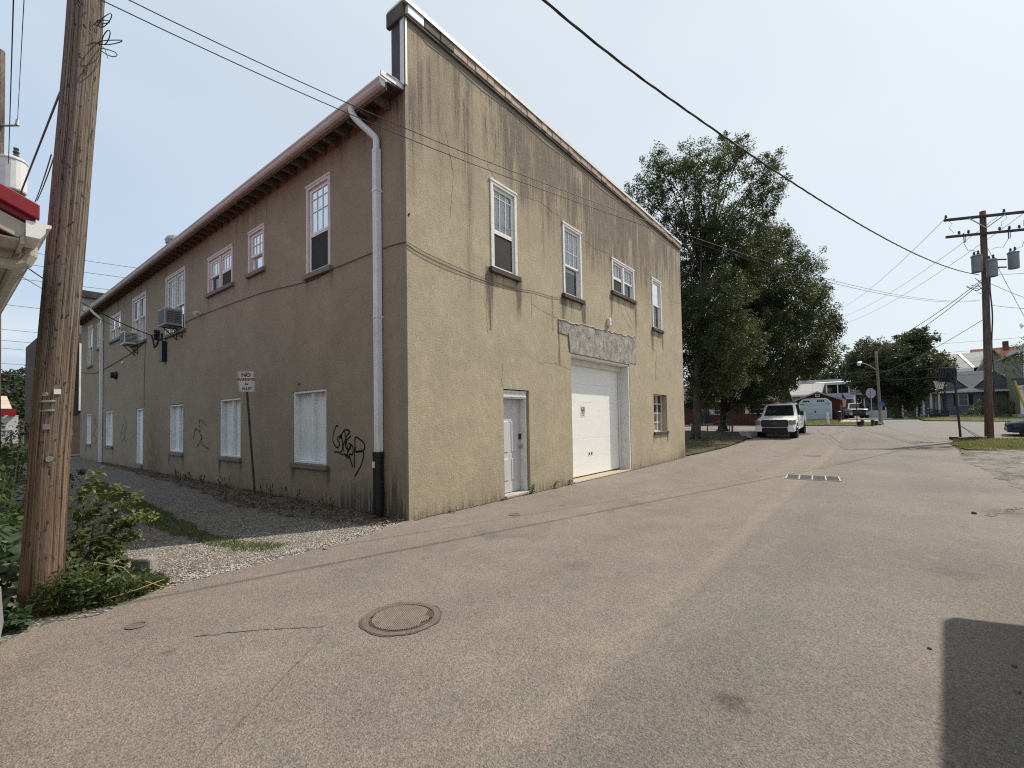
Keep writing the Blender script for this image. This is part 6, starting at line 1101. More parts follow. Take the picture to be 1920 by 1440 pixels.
# ------------------------------------------------------------------ vehicles
def loft(s, rings, caps=True):
    n = len(rings[0]); o = len(s.v); s.v += [tuple(p) for r_ in rings for p in r_]
    s.f += [tuple(o+v for v in (i*n+k, i*n+(k+1) % n, (i+1)*n+(k+1) % n, (i+1)*n+k)) for i in range(len(rings)-1) for k in range(n)]
    if caps: s.f += [tuple(o+k for k in range(n-1, -1, -1)), tuple(o+(len(rings)-1)*n+k for k in range(n))]
def body_ring(x, w, zb, zs, zt, wt):           # half width, sill, shoulder, top, top half width
    h = [(0, zb), (w*.86, zb), (w*.97, zb+.06), (w, zb+(zs-zb)*.55), (w*.985, zs), (wt, zt-.015), (wt*.5, zt+.005)]
    return [(x, y, z) for y, z in h] + [(x, 0, zt+.012)] + [(x, -y, z) for y, z in reversed(h[1:])]
def vehicle(name, label, cat, loc, rz, tilt, paint, st, cab, wheels, wr, group=None, pickup=False, mirrors=True):
    t = thing(name, label, cat, loc, rz, group); t.rotation_euler = (0, tilt, rz); hw = max(a[1] for a in st); Ln = st[-1][0]
    s = MB(); loft(s, [body_ring(*a) for a in st]); b = s.build('body', paint, t, 0, True)
    try: b.data.set_sharp_from_angle(angle=R(38))
    except Exception: pass
    x0, x1, x2, x3, zb, zr, wb, wt = cab          # windscreen foot, roof front, roof rear, rear foot
    def cr(z, e=0.0): q = (z-zb)/(zr-zb); return [(x0+(x1-x0)*q-e, -1), (x3+(x2-x3)*q+e, 1)], wb+(wt-wb)*q+e
    s = MB(); rg_ = []
    for z, e in ((zb-.03, 0), (zb+.02, 0), (zr-.06, 0), (zr-.015, -.02), (zr, -.12)):
        (a, c), w = cr(min(z, zr), e); xa, xb = a[0], c[0]; rd = .07; rg_.append([(xa+rd, -w, z), (xb-rd, -w, z), (xb, -w+rd, z), (xb, w-rd, z), (xb-rd, w, z), (xa+rd, w, z), (xa-.02, w-rd*2, z), (xa-.03, 0, z), (xa-.02, -w+rd*2, z)])
    loft(s, rg_); c_ = s.build('cab', paint, t, 0, True)
    try: c_.data.set_sharp_from_angle(angle=R(40))
    except Exception: pass
    za, zc = zb+.05, zr-.085
    def pt(side, f, z, e=.012):                  # a point on the glasshouse
        q = (z-zb)/(zr-zb); xa = x0+(x1-x0)*q; xb = x3+(x2-x3)*q; w = wb+(wt-wb)*q
        if side == 'F': return (xa-.035-e, w*f*.9, z)
        if side == 'B': return (xb+e, w*f*.9, z)
        return (xa+.1+(xb-xa-.2)*f, side*(w+e), z)
    s = MB(); s.add([pt('F', -.93, za), pt('F', 0, za, .025), pt('F', .93, za), pt('F', .93, zc), pt('F', 0, zc, .025), pt('F', -.93, zc)], [(0,1,4,5),(1,2,3,4)]); s.build('windshield', 'dark_glass', t)
    s = MB(); s.quad(pt('B', -.85, za), pt('B', .85, za), pt('B', .85, zc), pt('B', -.85, zc)); s.build('rear_window', 'dark_glass', t)
    for sd in (-1, 1):
        for f0_, f1_ in ((0.02, 0.50), (0.55, 0.95)): s = MB(); s.quad(pt(sd, f0_, za), pt(sd, f1_, za), pt(sd, f1_, zc), pt(sd, f0_+(.06 if f0_ < .1 else 0), zc)); s.build('side_window', 'dark_glass', t)
        for xx in (x0+.25, (x0+x3)/2, x3-.15): s = MB(); s.box((xx-.006, sd*(hw-.03), st[0][2]+.12), (xx+.006, sd*(hw+.003), zb-.06)); s.build('door_seam', 'black', t)
        for xx in ((x0+x3)/2-.25, x3-.38): s = MB(); s.box((xx, sd*(hw-.03), zb-.2), (xx+.18, sd*(hw+.02), zb-.165)); s.build('door_handle', paint if pickup else 'chrome', t, .006)
        if not mirrors: continue
        s = MB(); s.bar((x0+.28, sd*(wb), zb+.06), (x0+.26, sd*(wb+.13), zb+.1), .05, .03); mi = s.build('mirror', 'black', t); s = MB(); mh = .26 if pickup else .15; s.box((x0+.2, sd*(wb+.1), zb+.03), (x0+.3, sd*(wb+(.29 if pickup else .26)), zb+.03+mh)); s.build('mirror_housing', 'black' if pickup else paint, mi, .025)
    for wx in wheels:
        for sd in (-1, 1):
            s = MB(); n = 22; cy = sd*(hw+.004); s.v = [(wx+(wr+.075)*math.cos(math.pi*2*k/n), cy, wr+(wr+.075)*math.sin(math.pi*2*k/n)) for k in range(n)]+[(wx+(wr+.075)*math.cos(math.pi*2*k/n), sd*(hw-.35), wr+(wr+.075)*math.sin(math.pi*2*k/n)) for k in range(n)]; s.f = [tuple(range(n))]+[(k, (k+1) % n, n+(k+1) % n, n+k) for k in range(n)]; s.build('wheel_arch', 'black', t)
            yo = hw+.015; s = MB(); s.lathe([(wr*.6, yo-.01), (wr*.9, yo), (wr*.98, yo-.03), (wr, yo-.09), (wr*.98, yo-.22), (wr*.6, yo-.25)], 28, (wx, 0, wr), 'y')
            if sd < 0: s.v = [(a, -b, c) for a, b, c in s.v]
            wh = s.build('wheel', 'tyre', t, 0, True); s = MB(); s.lathe([(wr*.62, yo-.012), (wr*.6, yo+.004), (wr*.5, yo-.02), (wr*.16, yo-.005), (0, yo-.004)], 20, (wx, 0, wr), 'y')
            for k in range(6): a = k*math.pi/3; s.bar((wx+wr*.12*math.cos(a), yo+.002, wr+wr*.12*math.sin(a)), (wx+wr*.55*math.cos(a), yo+.002, wr+wr*.55*math.sin(a)), .05, .012, (0, 1, 0))
            if sd < 0: s.v = [(a, -b, c) for a, b, c in s.v]
            s.build('rim', 'rim', wh)
    return t, hw
PK_ST = [(0.0, .72, .46, .80, 1.00, .62), (.05, .90, .40, .92, 1.06, .72), (.22, .985, .36, 1.00, 1.12, .86), (.6, 1.0, .36, 1.04, 1.16, .90), (1.55, 1.0, .36, 1.08, 1.21, .92), (1.9, 1.0, .36, 1.10, 1.22, .93), (3.7, 1.0, .36, 1.12, 1.23, .93), (3.85, 1.0, .36, 1.16, 1.27, .96), (5.6, .99, .42, 1.17, 1.28, .96), (5.72, .95, .5, 1.15, 1.25, .93)]
def pickup(label, loc, rz, tilt, paint, group):
    t, hw = vehicle('pickup_truck', label, 'pickup truck', loc, rz, tilt, paint, PK_ST, (1.62, 2.35, 3.55, 3.78, 1.19, 1.92, .95, .76), (.98, 4.62), .40, group, True)
    s = MB(); s.prism(rrect(1.36, .40, .1), lambda p, q: (q, p[0], p[1]+.87), -.035, .06); g = s.build('grille', 'black', t, .01)
    s = MB()
    for z in (.74, .80, .86, .92, .98): s.box((-.05, -.62, z-.012), (-.036, .62, z+.012))
    s.build('grille_bar', 'rim', g); s = MB(); s.prism(rrect(.2, .12, .05), lambda p, q: (q, p[0], p[1]+.87), -.056, -.05); s.build('emblem', 'rim', g)
    s = MB(); s.prism(rrect(1.26, .34, .05), lambda p, q: (q, p[0], p[1]+.46), -.075, .1); s.build('front_bumper', 'black', t, .02)
    for sd in (-1, 1):
        s = MB(); s.prism([(-.05, .715), (-.035, .90), (.08, 1.0), (.32, 1.008), (.32, .97), (.14, .74)], lambda p, q: (p[0], sd*p[1], q), .80, 1.05); h = s.build('headlight', 'headlight', t, .015)
        s = MB(); s.box((.23, sd*1.0, .86), (.31, sd*1.012, .99)); s.build('marker_lens', 'amber', h)
        s = MB(); s.box((-.07, sd*.635, .40), (.12, sd*.98, .67)); b = s.build('bumper_corner', paint, t, .03); s = MB(); s.lathe([(.05, -.066), (.05, -.062), (0, -.0615)], 12, (0, sd*.87, .52), 'x'); s.build('fog_lamp', 'headlight', b)
        s = MB(); s.box((5.70, sd*.80, .85), (5.74, sd*.97, 1.2)); s.build('tail_lamp', 'redlens', t, .01)
    s = MB(); s.box((3.9, -.80, 1.255), (5.65, .80, 1.29)); s.build('bed_cover', 'black', t)
    s = MB(); s.tube([(1.45, -.93, 1.2), (1.4, -.95, 1.9)], .005, 4); s.build('aerial', 'black', t)
    return t
tx, ty = 29.65, 4.42
pickup('white pickup truck with a black grille parked nose on under the birch tree', (tx, ty, gz(tx+.98, ty)-.045), 0, -math.atan2(gz(tx+4.62, ty)-gz(tx+.98, ty), 3.64), 'car_white', 'parked pickup trucks')
pickup('silver pickup truck parked on the far driveway behind the stop sign', (70.0, 1.35, gz(70, 1.35)+0.03), R(8), 0, 'car_silver', 'parked pickup trucks')
SD_ST = [(0.0, .55, .32, .55, .62, .45), (.06, .78, .22, .58, .70, .60), (.3, .88, .19, .66, .78, .70), (.9, .90, .18, .78, .90, .74), (1.35, .90, .18, .84, .95, .76), (3.6, .90, .18, .88, .99, .76), (4.3, .88, .2, .88, .99, .72), (4.55, .80, .28, .80, .94, .66), (4.62, .66, .36, .7, .86, .58)]
def sedan(label, loc, rz, paint, mirrors=True):
    t, hw = vehicle('parked_car', label, 'car', loc, rz, 0, paint, SD_ST, (1.2, 2.0, 3.3, 4.15, .94, 1.42, .76, .58), (.88, 3.6), .32, 'parked cars', False, mirrors)
    s = MB(); s.prism(rrect(.9, .14, .05), lambda p, q: (q, p[0], p[1]+.38), -.02, .08); s.build('grille', 'black', t)
    for sd in (-1, 1):
        s = MB(); s.prism([(.04, .50), (.06, .72), (.42, .868), (.46, .84), (.2, .55)], lambda p, q: (p[0], sd*p[1], q), .58, .73); s.build('headlight', 'headlight', t, .02)
        s = MB(); s.box((4.55, sd*.55, .68), (4.63, sd*.76, .82)); s.build('tail_lamp', 'redlens', t, .01)
    return t
sedan('navy blue car nosing in at the right edge of the picture on the far street', (35.9, -5.55, gz(35.9, -6.5)-.02), R(-97), 'car_navy')
sedan('silver car of which only a bumper corner shows at the left edge', (-0.50, 4.62, 0.0), R(-104.5), 'car_silver', False)

# ------------------------------------------------------------------ basketball stand
t = thing('basketball_hoop', 'portable basketball stand with a dark backboard and white net by the transformer pole', 'basketball hoop', (32.0, -3.4, gz(32, -3.4)))
s = MB(); s.prism([(-.35, -.42), (1.1, -.42), (1.1, .42), (-.35, .42)], lambda p, q: (p[0]*.62-p[1]*.5, p[0]*-.785-p[1]*.4, q), 0.02, .15); s.build('base', 'black', t, .03)
s = MB(); s.tube([(0, 0, .1), (-.10, .13, 3.15)], .05, 10); s.build('pole', 'hoop_board', t)
s = MB(); s.tube([(-.02, .03, .75), (.62, -.62, .16)], .014, 6); s.tube([(-.02, .03, .75), (.35, -.72, .16)], .014, 6); s.build('brace', 'galv', t)
bn = Vector((.0, 1.0, 0)).normalized(); bn = Vector((.68, .7332, 0)); bd = Vector((.7332, -.68, 0)); cb = Vector((-.04, .36, 3.30))
s = MB(); rr_ = rrect(1.10, .76, .08); s.prism(rr_, lambda p, q: tuple(cb+bd*p[0]+Vector((0, 0, p[1]))+bn*q), 0, .035); bo = s.build('backboard', 'hoop_board', t, .006)
s = MB()
for i in range(-5, 6): s.bar(cb+bd*i*.09-bn*.012+Vector((0, 0, -.34)), cb+bd*i*.1-bn*.012+Vector((0, 0, .34)), .018, .022, tuple(bn))
for j in (-3, -1.5, 0, 1.5, 3): s.bar(cb-bd*.52-bn*.014+Vector((0, 0, j*.105)), cb+bd*.52-bn*.014+Vector((0, 0, j*.105)), .022, .018)
s.build('backboard_rib', 'black', bo)
s = MB(); s.bar(Vector((-.1, .13, 3.1)), cb-bn*.02+Vector((0, 0, .12)), .05, .08); s.bar(Vector((-.09, .12, 2.8)), cb-bn*.02+Vector((0, 0, -.2)), .05, .08); s.build('mount_arm', 'black', t)
rc = cb+bn*.42+Vector((0, 0, -.27)); s = MB(); s.tube([rc+Vector((.23*math.cos(k*math.pi/12), .23*math.sin(k*math.pi/12), 0)) for k in range(25)], .011, 6); s.bar(rc-bn*.4, rc-bn*.2, .14, .02); s.build('rim', 'rimred', t)
s = MB()
for k in range(12):
    for dr in (-1, 1):
        pts = [rc+Vector(((.225-.11*q)*math.cos(k*math.pi/6+dr*q*.75), (.225-.11*q)*math.sin(k*math.pi/6+dr*q*.75), -.42*q)) for q in (0, .3, .6, 1)]; s.tube(pts, .009, 4)
s.build('net', 'net', t)

# ------------------------------------------------------------------ street furniture across the far street
def pipe(s, p, q, r, n=8): s.tube([p, q], r, n); return s
zz = gz(43.9, .1); t = thing('stop_sign', 'back of an octagonal stop sign on its post at the far corner', 'sign', (43.9, 0.1, zz), R(-50))
s = MB(); s.prism([(.375*math.cos(R(22.5+45*k))/math.cos(R(22.5)), .375*math.sin(R(22.5+45*k))/math.cos(R(22.5))) for k in range(8)], lambda p, q: (p[0], q, p[1]+2.4), 0, .004); s.build('sign_plate', 'alu', t)
s = MB(); s.box((-.03, -.03, 0), (.03, -.002, 2.75)); s.build('post', 'galv', t)
t = thing('street_name_sign', 'street name sign on a slim brown post left of the stop sign', 'sign', (41.9, 0.95, gz(41.9, .95)+.05), R(-50))
pipe(MB(), (0, 0, 0), (0, 0, 2.3), .028).build('post', 'pole2', t); s = MB(); s.box((-.42, -.01, 2.25), (.42, .01, 2.42)); s.build('name_blade', 'green_sign', t); s = MB(); s.box((-.01, -.35, 2.44), (.01, .35, 2.58)); s.build('name_blade', 'green_sign', t)
for k, (x, y, lab) in enumerate(((41.6, .75, 'dark planter tub at the foot of the street name post'), (42.8, -.05, 'dark planter tub below the stop sign'))):
    t = thing('planter_tub', lab, 'planter', (x, y, gz(x, y)+.05), 0, 'planter tubs at the corner'); s = MB(); s.lathe([(.17, 0), (.22, .3), (.24, .32), (.2, .32), (.19, .27), (0, .27)], 16); s.build('tub', 'black', t)
t = thing('corner_bench', 'small low bench between the two planters at the corner', 'bench', (42.3, .35, gz(42.3, .3)+.05), R(-52)); s = MB(); s.box((-.45, -.15, .38), (.45, .15, .44)); s.build('seat', 'galv', t)
for x in (-.38, .38): s = MB(); s.box((x-.03, -.13, 0), (x+.03, .13, .38)); s.build('leg', 'rim', t)
t = thing('street_lamp', 'street lamp with a curved arm on a grey wooden pole in front of the maple', 'street lamp', (48.8, -.45, gz(48.8, -.4)))
pole_mesh((0, 0, -.1), (-.15, .1, 5.9), .105, .085, 9, 12, 8).build('pole', mat('grey_pole_timber', (.19, .165, .135), .9, 0, .3, 9), t, 0, True)
s = MB(); ls = [Vector((-.12, .08, 4.3)).lerp(Vector((-1.0, 1.25, 4.75)), q)+Vector((0, 0, .28*math.sin(q*math.pi*.75))) for q in np.linspace(0, 1, 9)]; s.tube(ls, .035, 8); s.build('arm', 'galv', t)
s = MB(); s.tube([ls[-1]+Vector((.12, -.16, .02)), ls[-1]+Vector((-.08, .1, -.02))], [.09, .11], 10); hd = s.build('lamp_head', 'alu', t); s = MB(); s.lathe([(.1, 0), (.14, -.08), (.11, -.2), (0, -.24)], 14, tuple(ls[-1])); s.build('globe', 'sign_white', hd)
t = thing('blue_notice', 'small blue roadside notice to the right of the stop sign', 'sign', (47.0, -1.0+.45, gz(47, -.5)), R(-60)); pipe(MB(), (0, 0, 0), (0, 0, 1.5), .025).build('post', 'galv', t); s = MB(); s.box((-.2, -.01, 1.35), (.2, .01, 1.7)); s.build('sign_plate', 'blue_sign', t)
t = thing('corner_post', 'white square marker post at the corner of the shed lawn', 'post', (42.6, 2.75, gz(42.6, 2.7)+.03)); s = MB(); s.box((-.08, -.08, 0), (.08, .08, .95)); s.build('post', 'white', t, .01)
t = thing('flag_staff', 'furled american flag on a short staff beside the red shed', 'flag', (52.9, 2.25, gz(52.9, 2.3)))
pipe(MB(), (0, 0, 0), (0, 0, 3.3), .03).build('staff', 'black', t)
s = MB(); 
for k in range(5): s.quad((-.05-.015*(k % 2), -.02-.07*k, 2.4-.08*k), (-.05+.015*(k % 2), -.09-.07*k, 2.32-.08*k), (-.06, -.08-.05*k, 1.15-.02*k), (-.03, -.02-.05*k, 1.2-.02*k))
s.build('flag_cloth', 'flag_red', t); s = MB()
for k in range(4): s.quad((-.08, -.03-.07*k, 2.2-.08*k), (-.08, -.06-.07*k, 2.16-.08*k), (-.09, -.06-.05*k, 1.25), (-.09, -.035-.05*k, 1.28))
s.build('flag_stripe', 'flag_white', t); s = MB(); s.quad((-.07, -.01, 2.5), (-.07, -.2, 2.3), (-.085, -.17, 2.0), (-.085, -.01, 2.15)); s.build('flag_canton', 'flag_blue', t)
for k, (a, b, lab) in enumerate((((29.3, -4.9, 2.95), (29.75, -5.6, .1), 'taller leaning yellow pole at the right edge'), ((29.6, -5.2, 2.75), (29.95, -5.85, .1), 'shorter leaning yellow pole at the right edge'))):
    o = pipe(MB(), a, b, .035).build('yellow_pole', 'yellow'); tag(o, lab, 'pole', 'yellow poles at the right edge')
# wire fence round the birch yard
t = thing('yard_fence', 'old pipe and wire fence sagging round the foot of the birch trees', 'fence', (0, 0, 0))
FP = [(22.0, 7.6), (25.2, 7.0), (27.6, 7.0), (28.8, 6.75), (31.2, 7.0), (34.2, 6.95), (34.9, 7.6), (36, 10.5), (36.3, 14)]
FP = [(21.5, 7.0), (24.5, 6.7), (27.3, 6.75), (28.7, 6.6), (31.0, 7.0), (33.0, 7.4), (33.2, 9.5), (33.0, 12.5)]
tops = []
for k, (x, y) in enumerate(FP): lean = (0.0, .06, -.04, .03, .1, .12, .02, 0)[k]; z = gz(x, y); tp = Vector((x+lean, y-lean*.5, z+1.12)); tops.append(tp); pipe(MB(), (x, y, z), tp, .028, 6).build('post', 'steel_dark', t)
s = MB()
for i in range(len(tops)-1): m_ = tops[i].lerp(tops[i+1], .5)-Vector((0, 0, .07)); s.tube([tops[i], m_, tops[i+1]], .014, 6)
s.build('top_rail', 'steel_dark', t)
s = MB()
for i in range(len(tops)-1):
    for h in (.2, .4, .6, .8): a = tops[i]-Vector((0, 0, 1.1-h)); b = tops[i+1]-Vector((0, 0, 1.1-h)); s.tube([a, a.lerp(b, .5)-Vector((0, 0, .04)), b], .005, 4)
tag(s.build('fence_wire', 'steel_dark', t), kind='stuff')
# chain link fence at the left
t = thing('chain_link_fence', 'low grey chain link fence at the left edge behind the bushes', 'fence', (0, 21, 0))
for k in range(6): pipe(MB(), (-6+k*1.5, 0, 0), (-6+k*1.5, 0, 1.55), .03).build('post', 'galv', t)
pipe(MB(), (-6, 0, 1.53), (1.5, 0, 1.53), .022).build('top_rail', 'galv', t); s = MB()
for k in range(-8, 60): x = -6+k*.125; s.bar((max(-6, x), 0, .05+max(0, -6-x)), (min(1.5, x+1.45), 0, .05+min(1.45, 1.5-x)), .006, .006); s.bar((max(-6, x), .01, 1.5-max(0, -6-x)), (min(1.5, x+1.45), .01, 1.5-min(1.45, 1.5-x)), .006, .006)
tag(s.build('mesh_wire', 'galv', t), kind='stuff')

# ------------------------------------------------------------------ houses
def house(name, label, cat, X, Y, z, group=None): return thing(name, label, cat, (X, Y, z), R(-90), group)   # local x runs to the right as seen from the road, local y away
def hbox(t, nm, m, *bx, bev=0.0):
    s = MB()
    for a, b in bx: s.box(a, b)
    return s.build(nm, m, t, bev)
def hwin(t, x0, x1, z0, z1, y=-.03, m='white', rows=2, cols=1, sh=None):
    f = .06; o = hbox(t, 'window', m, ((x0-f, y-.02, z0-f), (x1+f, y+.05, z0)), ((x0-f, y-.02, z1), (x1+f, y+.05, z1+f)), ((x0-f, y-.02, z0), (x0, y+.05, z1)), ((x1, y-.02, z0), (x1+f, y+.05, z1)), *[((x0, y-.015, z0+(z1-z0)*k/rows-.02), (x1, y+.04, z0+(z1-z0)*k/rows+.02)) for k in range(1, rows)])
    for r in range(rows):
        for c in range(cols): hbox(o, 'pane', 'dark_glass', ((x0+(x1-x0)*c/cols+.01, y, z0+(z1-z0)*r/rows+.021), (x0+(x1-x0)*(c+1)/cols-.01, y+.02, z0+(z1-z0)*(r+1)/rows-.021)))
    if sh:
        for a in ((x0-f-.36, x0-f-.03), (x1+f+.03, x1+f+.36)):
            p = hbox(t, 'shutter', sh, ((a[0], y-.01, z0-.04), (a[1], y+.03, z1+.04)), bev=.005); hbox(p, 'louvre', sh, *[((a[0]+.05, y-.022, z0+k*(z1-z0)/9), (a[1]-.05, y-.0105, z0+k*(z1-z0)/9+.06)) for k in range(9)])
    return o
def gable(t, m_roof, m_trim, x0, x1, y0, y1, ze, zr, ov=.35, th=.12, axis='y', m_wall=None):
    if axis == 'y':                                        # ridge runs away from the road
        c = (x0+x1)/2; k = (zr-ze)/(c-x0); s = MB()
        s.prism([(x0-ov, ze-ov*k), (c, zr), (x1+ov, ze-ov*k), (x1+ov, ze-ov*k+th), (c, zr+th), (x0-ov, ze-ov*k+th)], lambda p, q: (p[0], q, p[1]), y0-ov+.03, y1+ov); r_ = s.build('roof', m_roof, t)
        s = MB(); s.prism([(x0-ov, ze-ov*k-.06), (c, zr-.06), (x1+ov, ze-ov*k-.06), (x1+ov, ze-ov*k+th+.01), (c, zr+th+.01), (x0-ov, ze-ov*k+th+.01)], lambda p, q: (p[0], q, p[1]), y0-ov-.02, y0-ov+.028); s.build('rake_board', m_trim, r_)
        if m_wall: s = MB(); s.prism([(x0, ze-.02), (x1, ze-.02), (c, zr-.02)], lambda p, q: (p[0], q, p[1]), y0+.004, y1-.004); s.build('gable_wall', m_wall, t)
    else:
        c = (y0+y1)/2; k = (zr-ze)/(c-y0); s = MB()
        s.prism([(y0-ov, ze-ov*k), (c, zr), (y1+ov, ze-ov*k), (y1+ov, ze-ov*k+th), (c, zr+th), (y0-ov, ze-ov*k+th)], lambda p, q: (q, p[0], p[1]), x0-ov, x1+ov); r_ = s.build('roof', m_roof, t)
        s = MB(); s.box((x0-ov, y0-ov-.03, ze-ov*k-.08), (x1+ov, y0-ov-.002, ze-ov*k+th+.01)); s.build('fascia_board', m_trim, r_)
        if m_wall: s = MB(); s.prism([(y0, ze-.02), (y1, ze-.02), (c, zr-.02)], lambda p, q: (q, p[0], p[1]), x0+.004, x1-.004); s.build('gable_wall', m_wall, t)
    return r_
# red shed
t = house('garden_shed', 'small dark red garage shed with a wide pale carriage door and gable roof', 'shed', 53.5, 6.0, gz(53.5, 4.3)+.05); w = 3.55
hbox(t, 'wall', 's_red', ((0, 0, 0), (w, 5, 2.0))); gable(t, 'shingle_brown', 's_grey', 0, w, 0, 5, 1.98, 2.72, .16, .07, 'y', 's_red')
f = hbox(t, 'door_trim', 'white', ((.20, -.03, .04), (.32, .02, 1.7)), ((2.78, -.03, .04), (2.9, .02, 1.7)), ((.6, -.03, 2.02), (2.5, .02, 2.12)))
s = MB(); s.prism([(.2, 1.7), (.6, 2.12), (.66, 2.02), (.32, 1.66)], lambda p, q: (p[0], q, p[1]), -.03, .02); s.prism([(2.9, 1.7), (2.5, 2.12), (2.44, 2.02), (2.78, 1.66)], lambda p, q: (p[0], q, p[1]), -.03, .02); s.build('corner_trim', 'white', t)
for k in range(4): z0 = .05+k*.49; s = MB(); s.prism([(.32, z0), (2.78, z0), (2.78, min(z0+.48, 1.66)), (2.45, min(2.02, z0+.48)), (.65, min(2.02, z0+.48)), (.32, min(z0+.48, 1.66))] if k == 3 else [(.32, z0), (2.78, z0), (2.78, z0+.48), (.32, z0+.48)], lambda p, q: (p[0], q, p[1]), -.012, .02); s.build('door_panel', 'shed_door', t)
for a in (.52, 1.72):
    for k in range(4): hbox(t, 'door_pane', 'dark_glass', ((a+k*.15, -.02, 1.76), (a+k*.15+.12, -.0125, 1.92)))
for a, b in ((.34, .7), (2.4, 2.76)):
    for z in (.42, 1.52): hbox(t, 'strap_hinge', 'black', ((a, -.025, z), (b, -.0125, z+.045)))
hbox(t, 'door_handle', 'black', ((1.5, -.03, .72), (1.62, -.0125, .9))); hbox(t, 'gable_vent', 'white', ((1.6, -.04, 2.25), (1.95, -.005, 2.53)), bev=.01); hbox(t, 'vent_louvre', 'ac_dark', ((1.66, -.05, 2.31), (1.89, -.041, 2.48)))
hbox(t, 'foundation', 'concrete', ((-.02, -.06, -.25), (w+.02, 5, 0.0)))
for k, (x, y, h, lab) in enumerate(((3.2, -.3, .7, 'dark rubbish bin to the right of the shed door'),)):
    q = thing('rubbish_bin', lab, 'bin', (53.15, 2.62, gz(53, 2.6)+.05)); s = MB(); s.lathe([(.2, 0), (.25, .75), (.27, .78), (.2, .84), (0, .86)], 14); s.build('bin_body', 'black', q)
# grey house behind the shed
t = house('grey_house', 'warm grey two storey house with a pale roof behind the red shed', 'house', 64, 13.5, gz(64, 8)); hbox(t, 'wall', 's_grey', ((0, 0, 0), (8.5, 8, 2.95))); gable(t, 'shingle_light', 'white', 0, 8.5, 0, 8, 2.95, 4.3, .4, .12, 'x', 's_grey'); hwin(t, 6.45, 6.75, 2.0, 2.7); hwin(t, 4.6, 5.2, .7, 1.9)
hbox(t, 'porch_post', 'white', ((3.4, -1.2, 0), (3.52, -1.08, 2.4))); hbox(t, 'porch_roof', 'shingle_brown', ((2.0, -1.4, 2.4), (4.6, 0, 2.5)))
# balcony house
t = house('balcony_house', 'grey green house with an upper screened balcony and white railing left of the maple', 'house', 76, 7.6, gz(76, 4)); hbox(t, 'wall', 's_greygreen', ((0, 0, 0), (5.6, 9, 4.6)))
gable(t, 'shingle_grey', 'white', -1.0, 5.2, 2.5, 9, 4.3, 5.6, .3, .12, 'x', 's_greygreen')
hbox(t, 'balcony_floor', 'white', ((1.6, -1.6, 2.55), (5.6, 0, 2.72))); hbox(t, 'balcony_railing', 's_lightblue', ((1.6, -1.62, 2.72), (5.6, -1.56, 3.35))); hbox(t, 'screen_panel', 'dark_glass', ((1.65, -1.45, 3.35), (5.2, -1.42, 4.5)))
for x in (1.6, 2.75, 3.95, 5.15): hbox(t, 'balcony_post', 'white', ((x, -1.6, 3.36), (x+.1, -1.46, 4.55)))
for x in (4.75, 5.45): hbox(t, 'support_post', 'galv', ((x, -1.55, 0), (x+.08, -1.47, 2.55)))
s = MB(); s.prism([(-1.8, 4.72), (1, 4.95), (1, 5.07), (-1.8, 4.84)], lambda p, q: (q, p[0], p[1]), 1.4, 5.9); s.build('balcony_roof', 'white', t); hwin(t, 3.2, 4.2, 1.1, 1.9)
# brick ranch house behind the birches
t = house('brick_house', 'low red brick house with white shuttered windows behind the birch trunks', 'house', 42.2, 16.0, gz(42, 11)); hbox(t, 'wall', 'brick', ((0, 0, 0), (9.6, 8, 2.2))); gable(t, 'shingle_brown', 'white', 0, 9.6, 0, 8, 2.2, 3.7, .45, .12, 'x', 'brick')
hwin(t, 5.15, 5.75, .95, 1.8, sh='white', rows=3, cols=2); hwin(t, 8.0, 9.0, .95, 1.6, sh='white', rows=2, cols=2); hbox(t, 'door', 'shutter', ((4.0, -.03, .1), (4.75, .02, 2.0)), bev=.01); hbox(t, 'porch_slab', 'concrete', ((3.5, -1.5, 0), (5.0, 0, .12)))
# blue grey bungalow
t = house('bungalow', 'blue grey bungalow with a dark shuttered window, white porch posts and a wooden ramp', 'house', 69, -4.4, gz(69, -7)); 
hbox(t, 'wall', 's_blue', ((2.0, 0, .25), (4.7, 8, 2.75)), ((0, 1.6, .25), (1.995, 8, 2.75))); hbox(t, 'side_wall', 's_taupe', ((4.7, .3, .25), (7.4, 8, 2.8))); hbox(t, 'foundation', 'white', ((2.0, -.02, 0), (4.72, 8, .248)), ((0, 1.58, 0), (1.99, 8, .248)), ((4.72, .28, 0), (7.42, 8, .248)))
s = MB(); s.prism([(-.4, -.45), (7.6, -.45), (7.6, 1.2), (-.4, 1.2)], lambda p, q: (p[0], p[1], 2.72+(p[1]+.45)*.34+q), 0, .1); s.build('porch_roof', 'shingle_grey', t); hbox(t, 'porch_fascia', 'white', ((-.42, -.5, 2.66), (7.62, -.452, 2.84)))
s = MB(); s.prism([(-.1, 3.05), (4.4, 3.05), (2.2, 5.2)], lambda p, q: (p[0], q, p[1]), 1.0, 5); 
gable(t, 'shingle_grey', 'white', .15, 3.85, 1.0, 7.5, 3.2, 5.15, .3, .1, 'y', 's_blue'); gable(t, 'shingle_grey', 'white', 2.0, 6.2, 1.2, 7.6, 3.2, 5.1, .1, .1, 'x', None); gable(t, 'shingle_grey', 'white', 4.2, 7.5, .95, 7.4, 3.25, 5.0, .3, .1, 'y', 's_blue')
hwin(t, 2.95, 3.6, 1.3, 2.45, sh='shutter'); hwin(t, .75, 1.15, .9, 2.3, 1.57); hwin(t, 1.3, 1.7, .9, 2.3, 1.57)
hbox(t, 'porch_floor', 'concrete', ((-.2, -.3, .25), (1.98, 1.58, .42)))
for x in (-.05, .6, 1.25): hbox(t, 'porch_post', 'white', ((x, -.35, .0 if x < 0 else .42), (x+.17, -.18, 2.7)))
rg = random.Random(2)
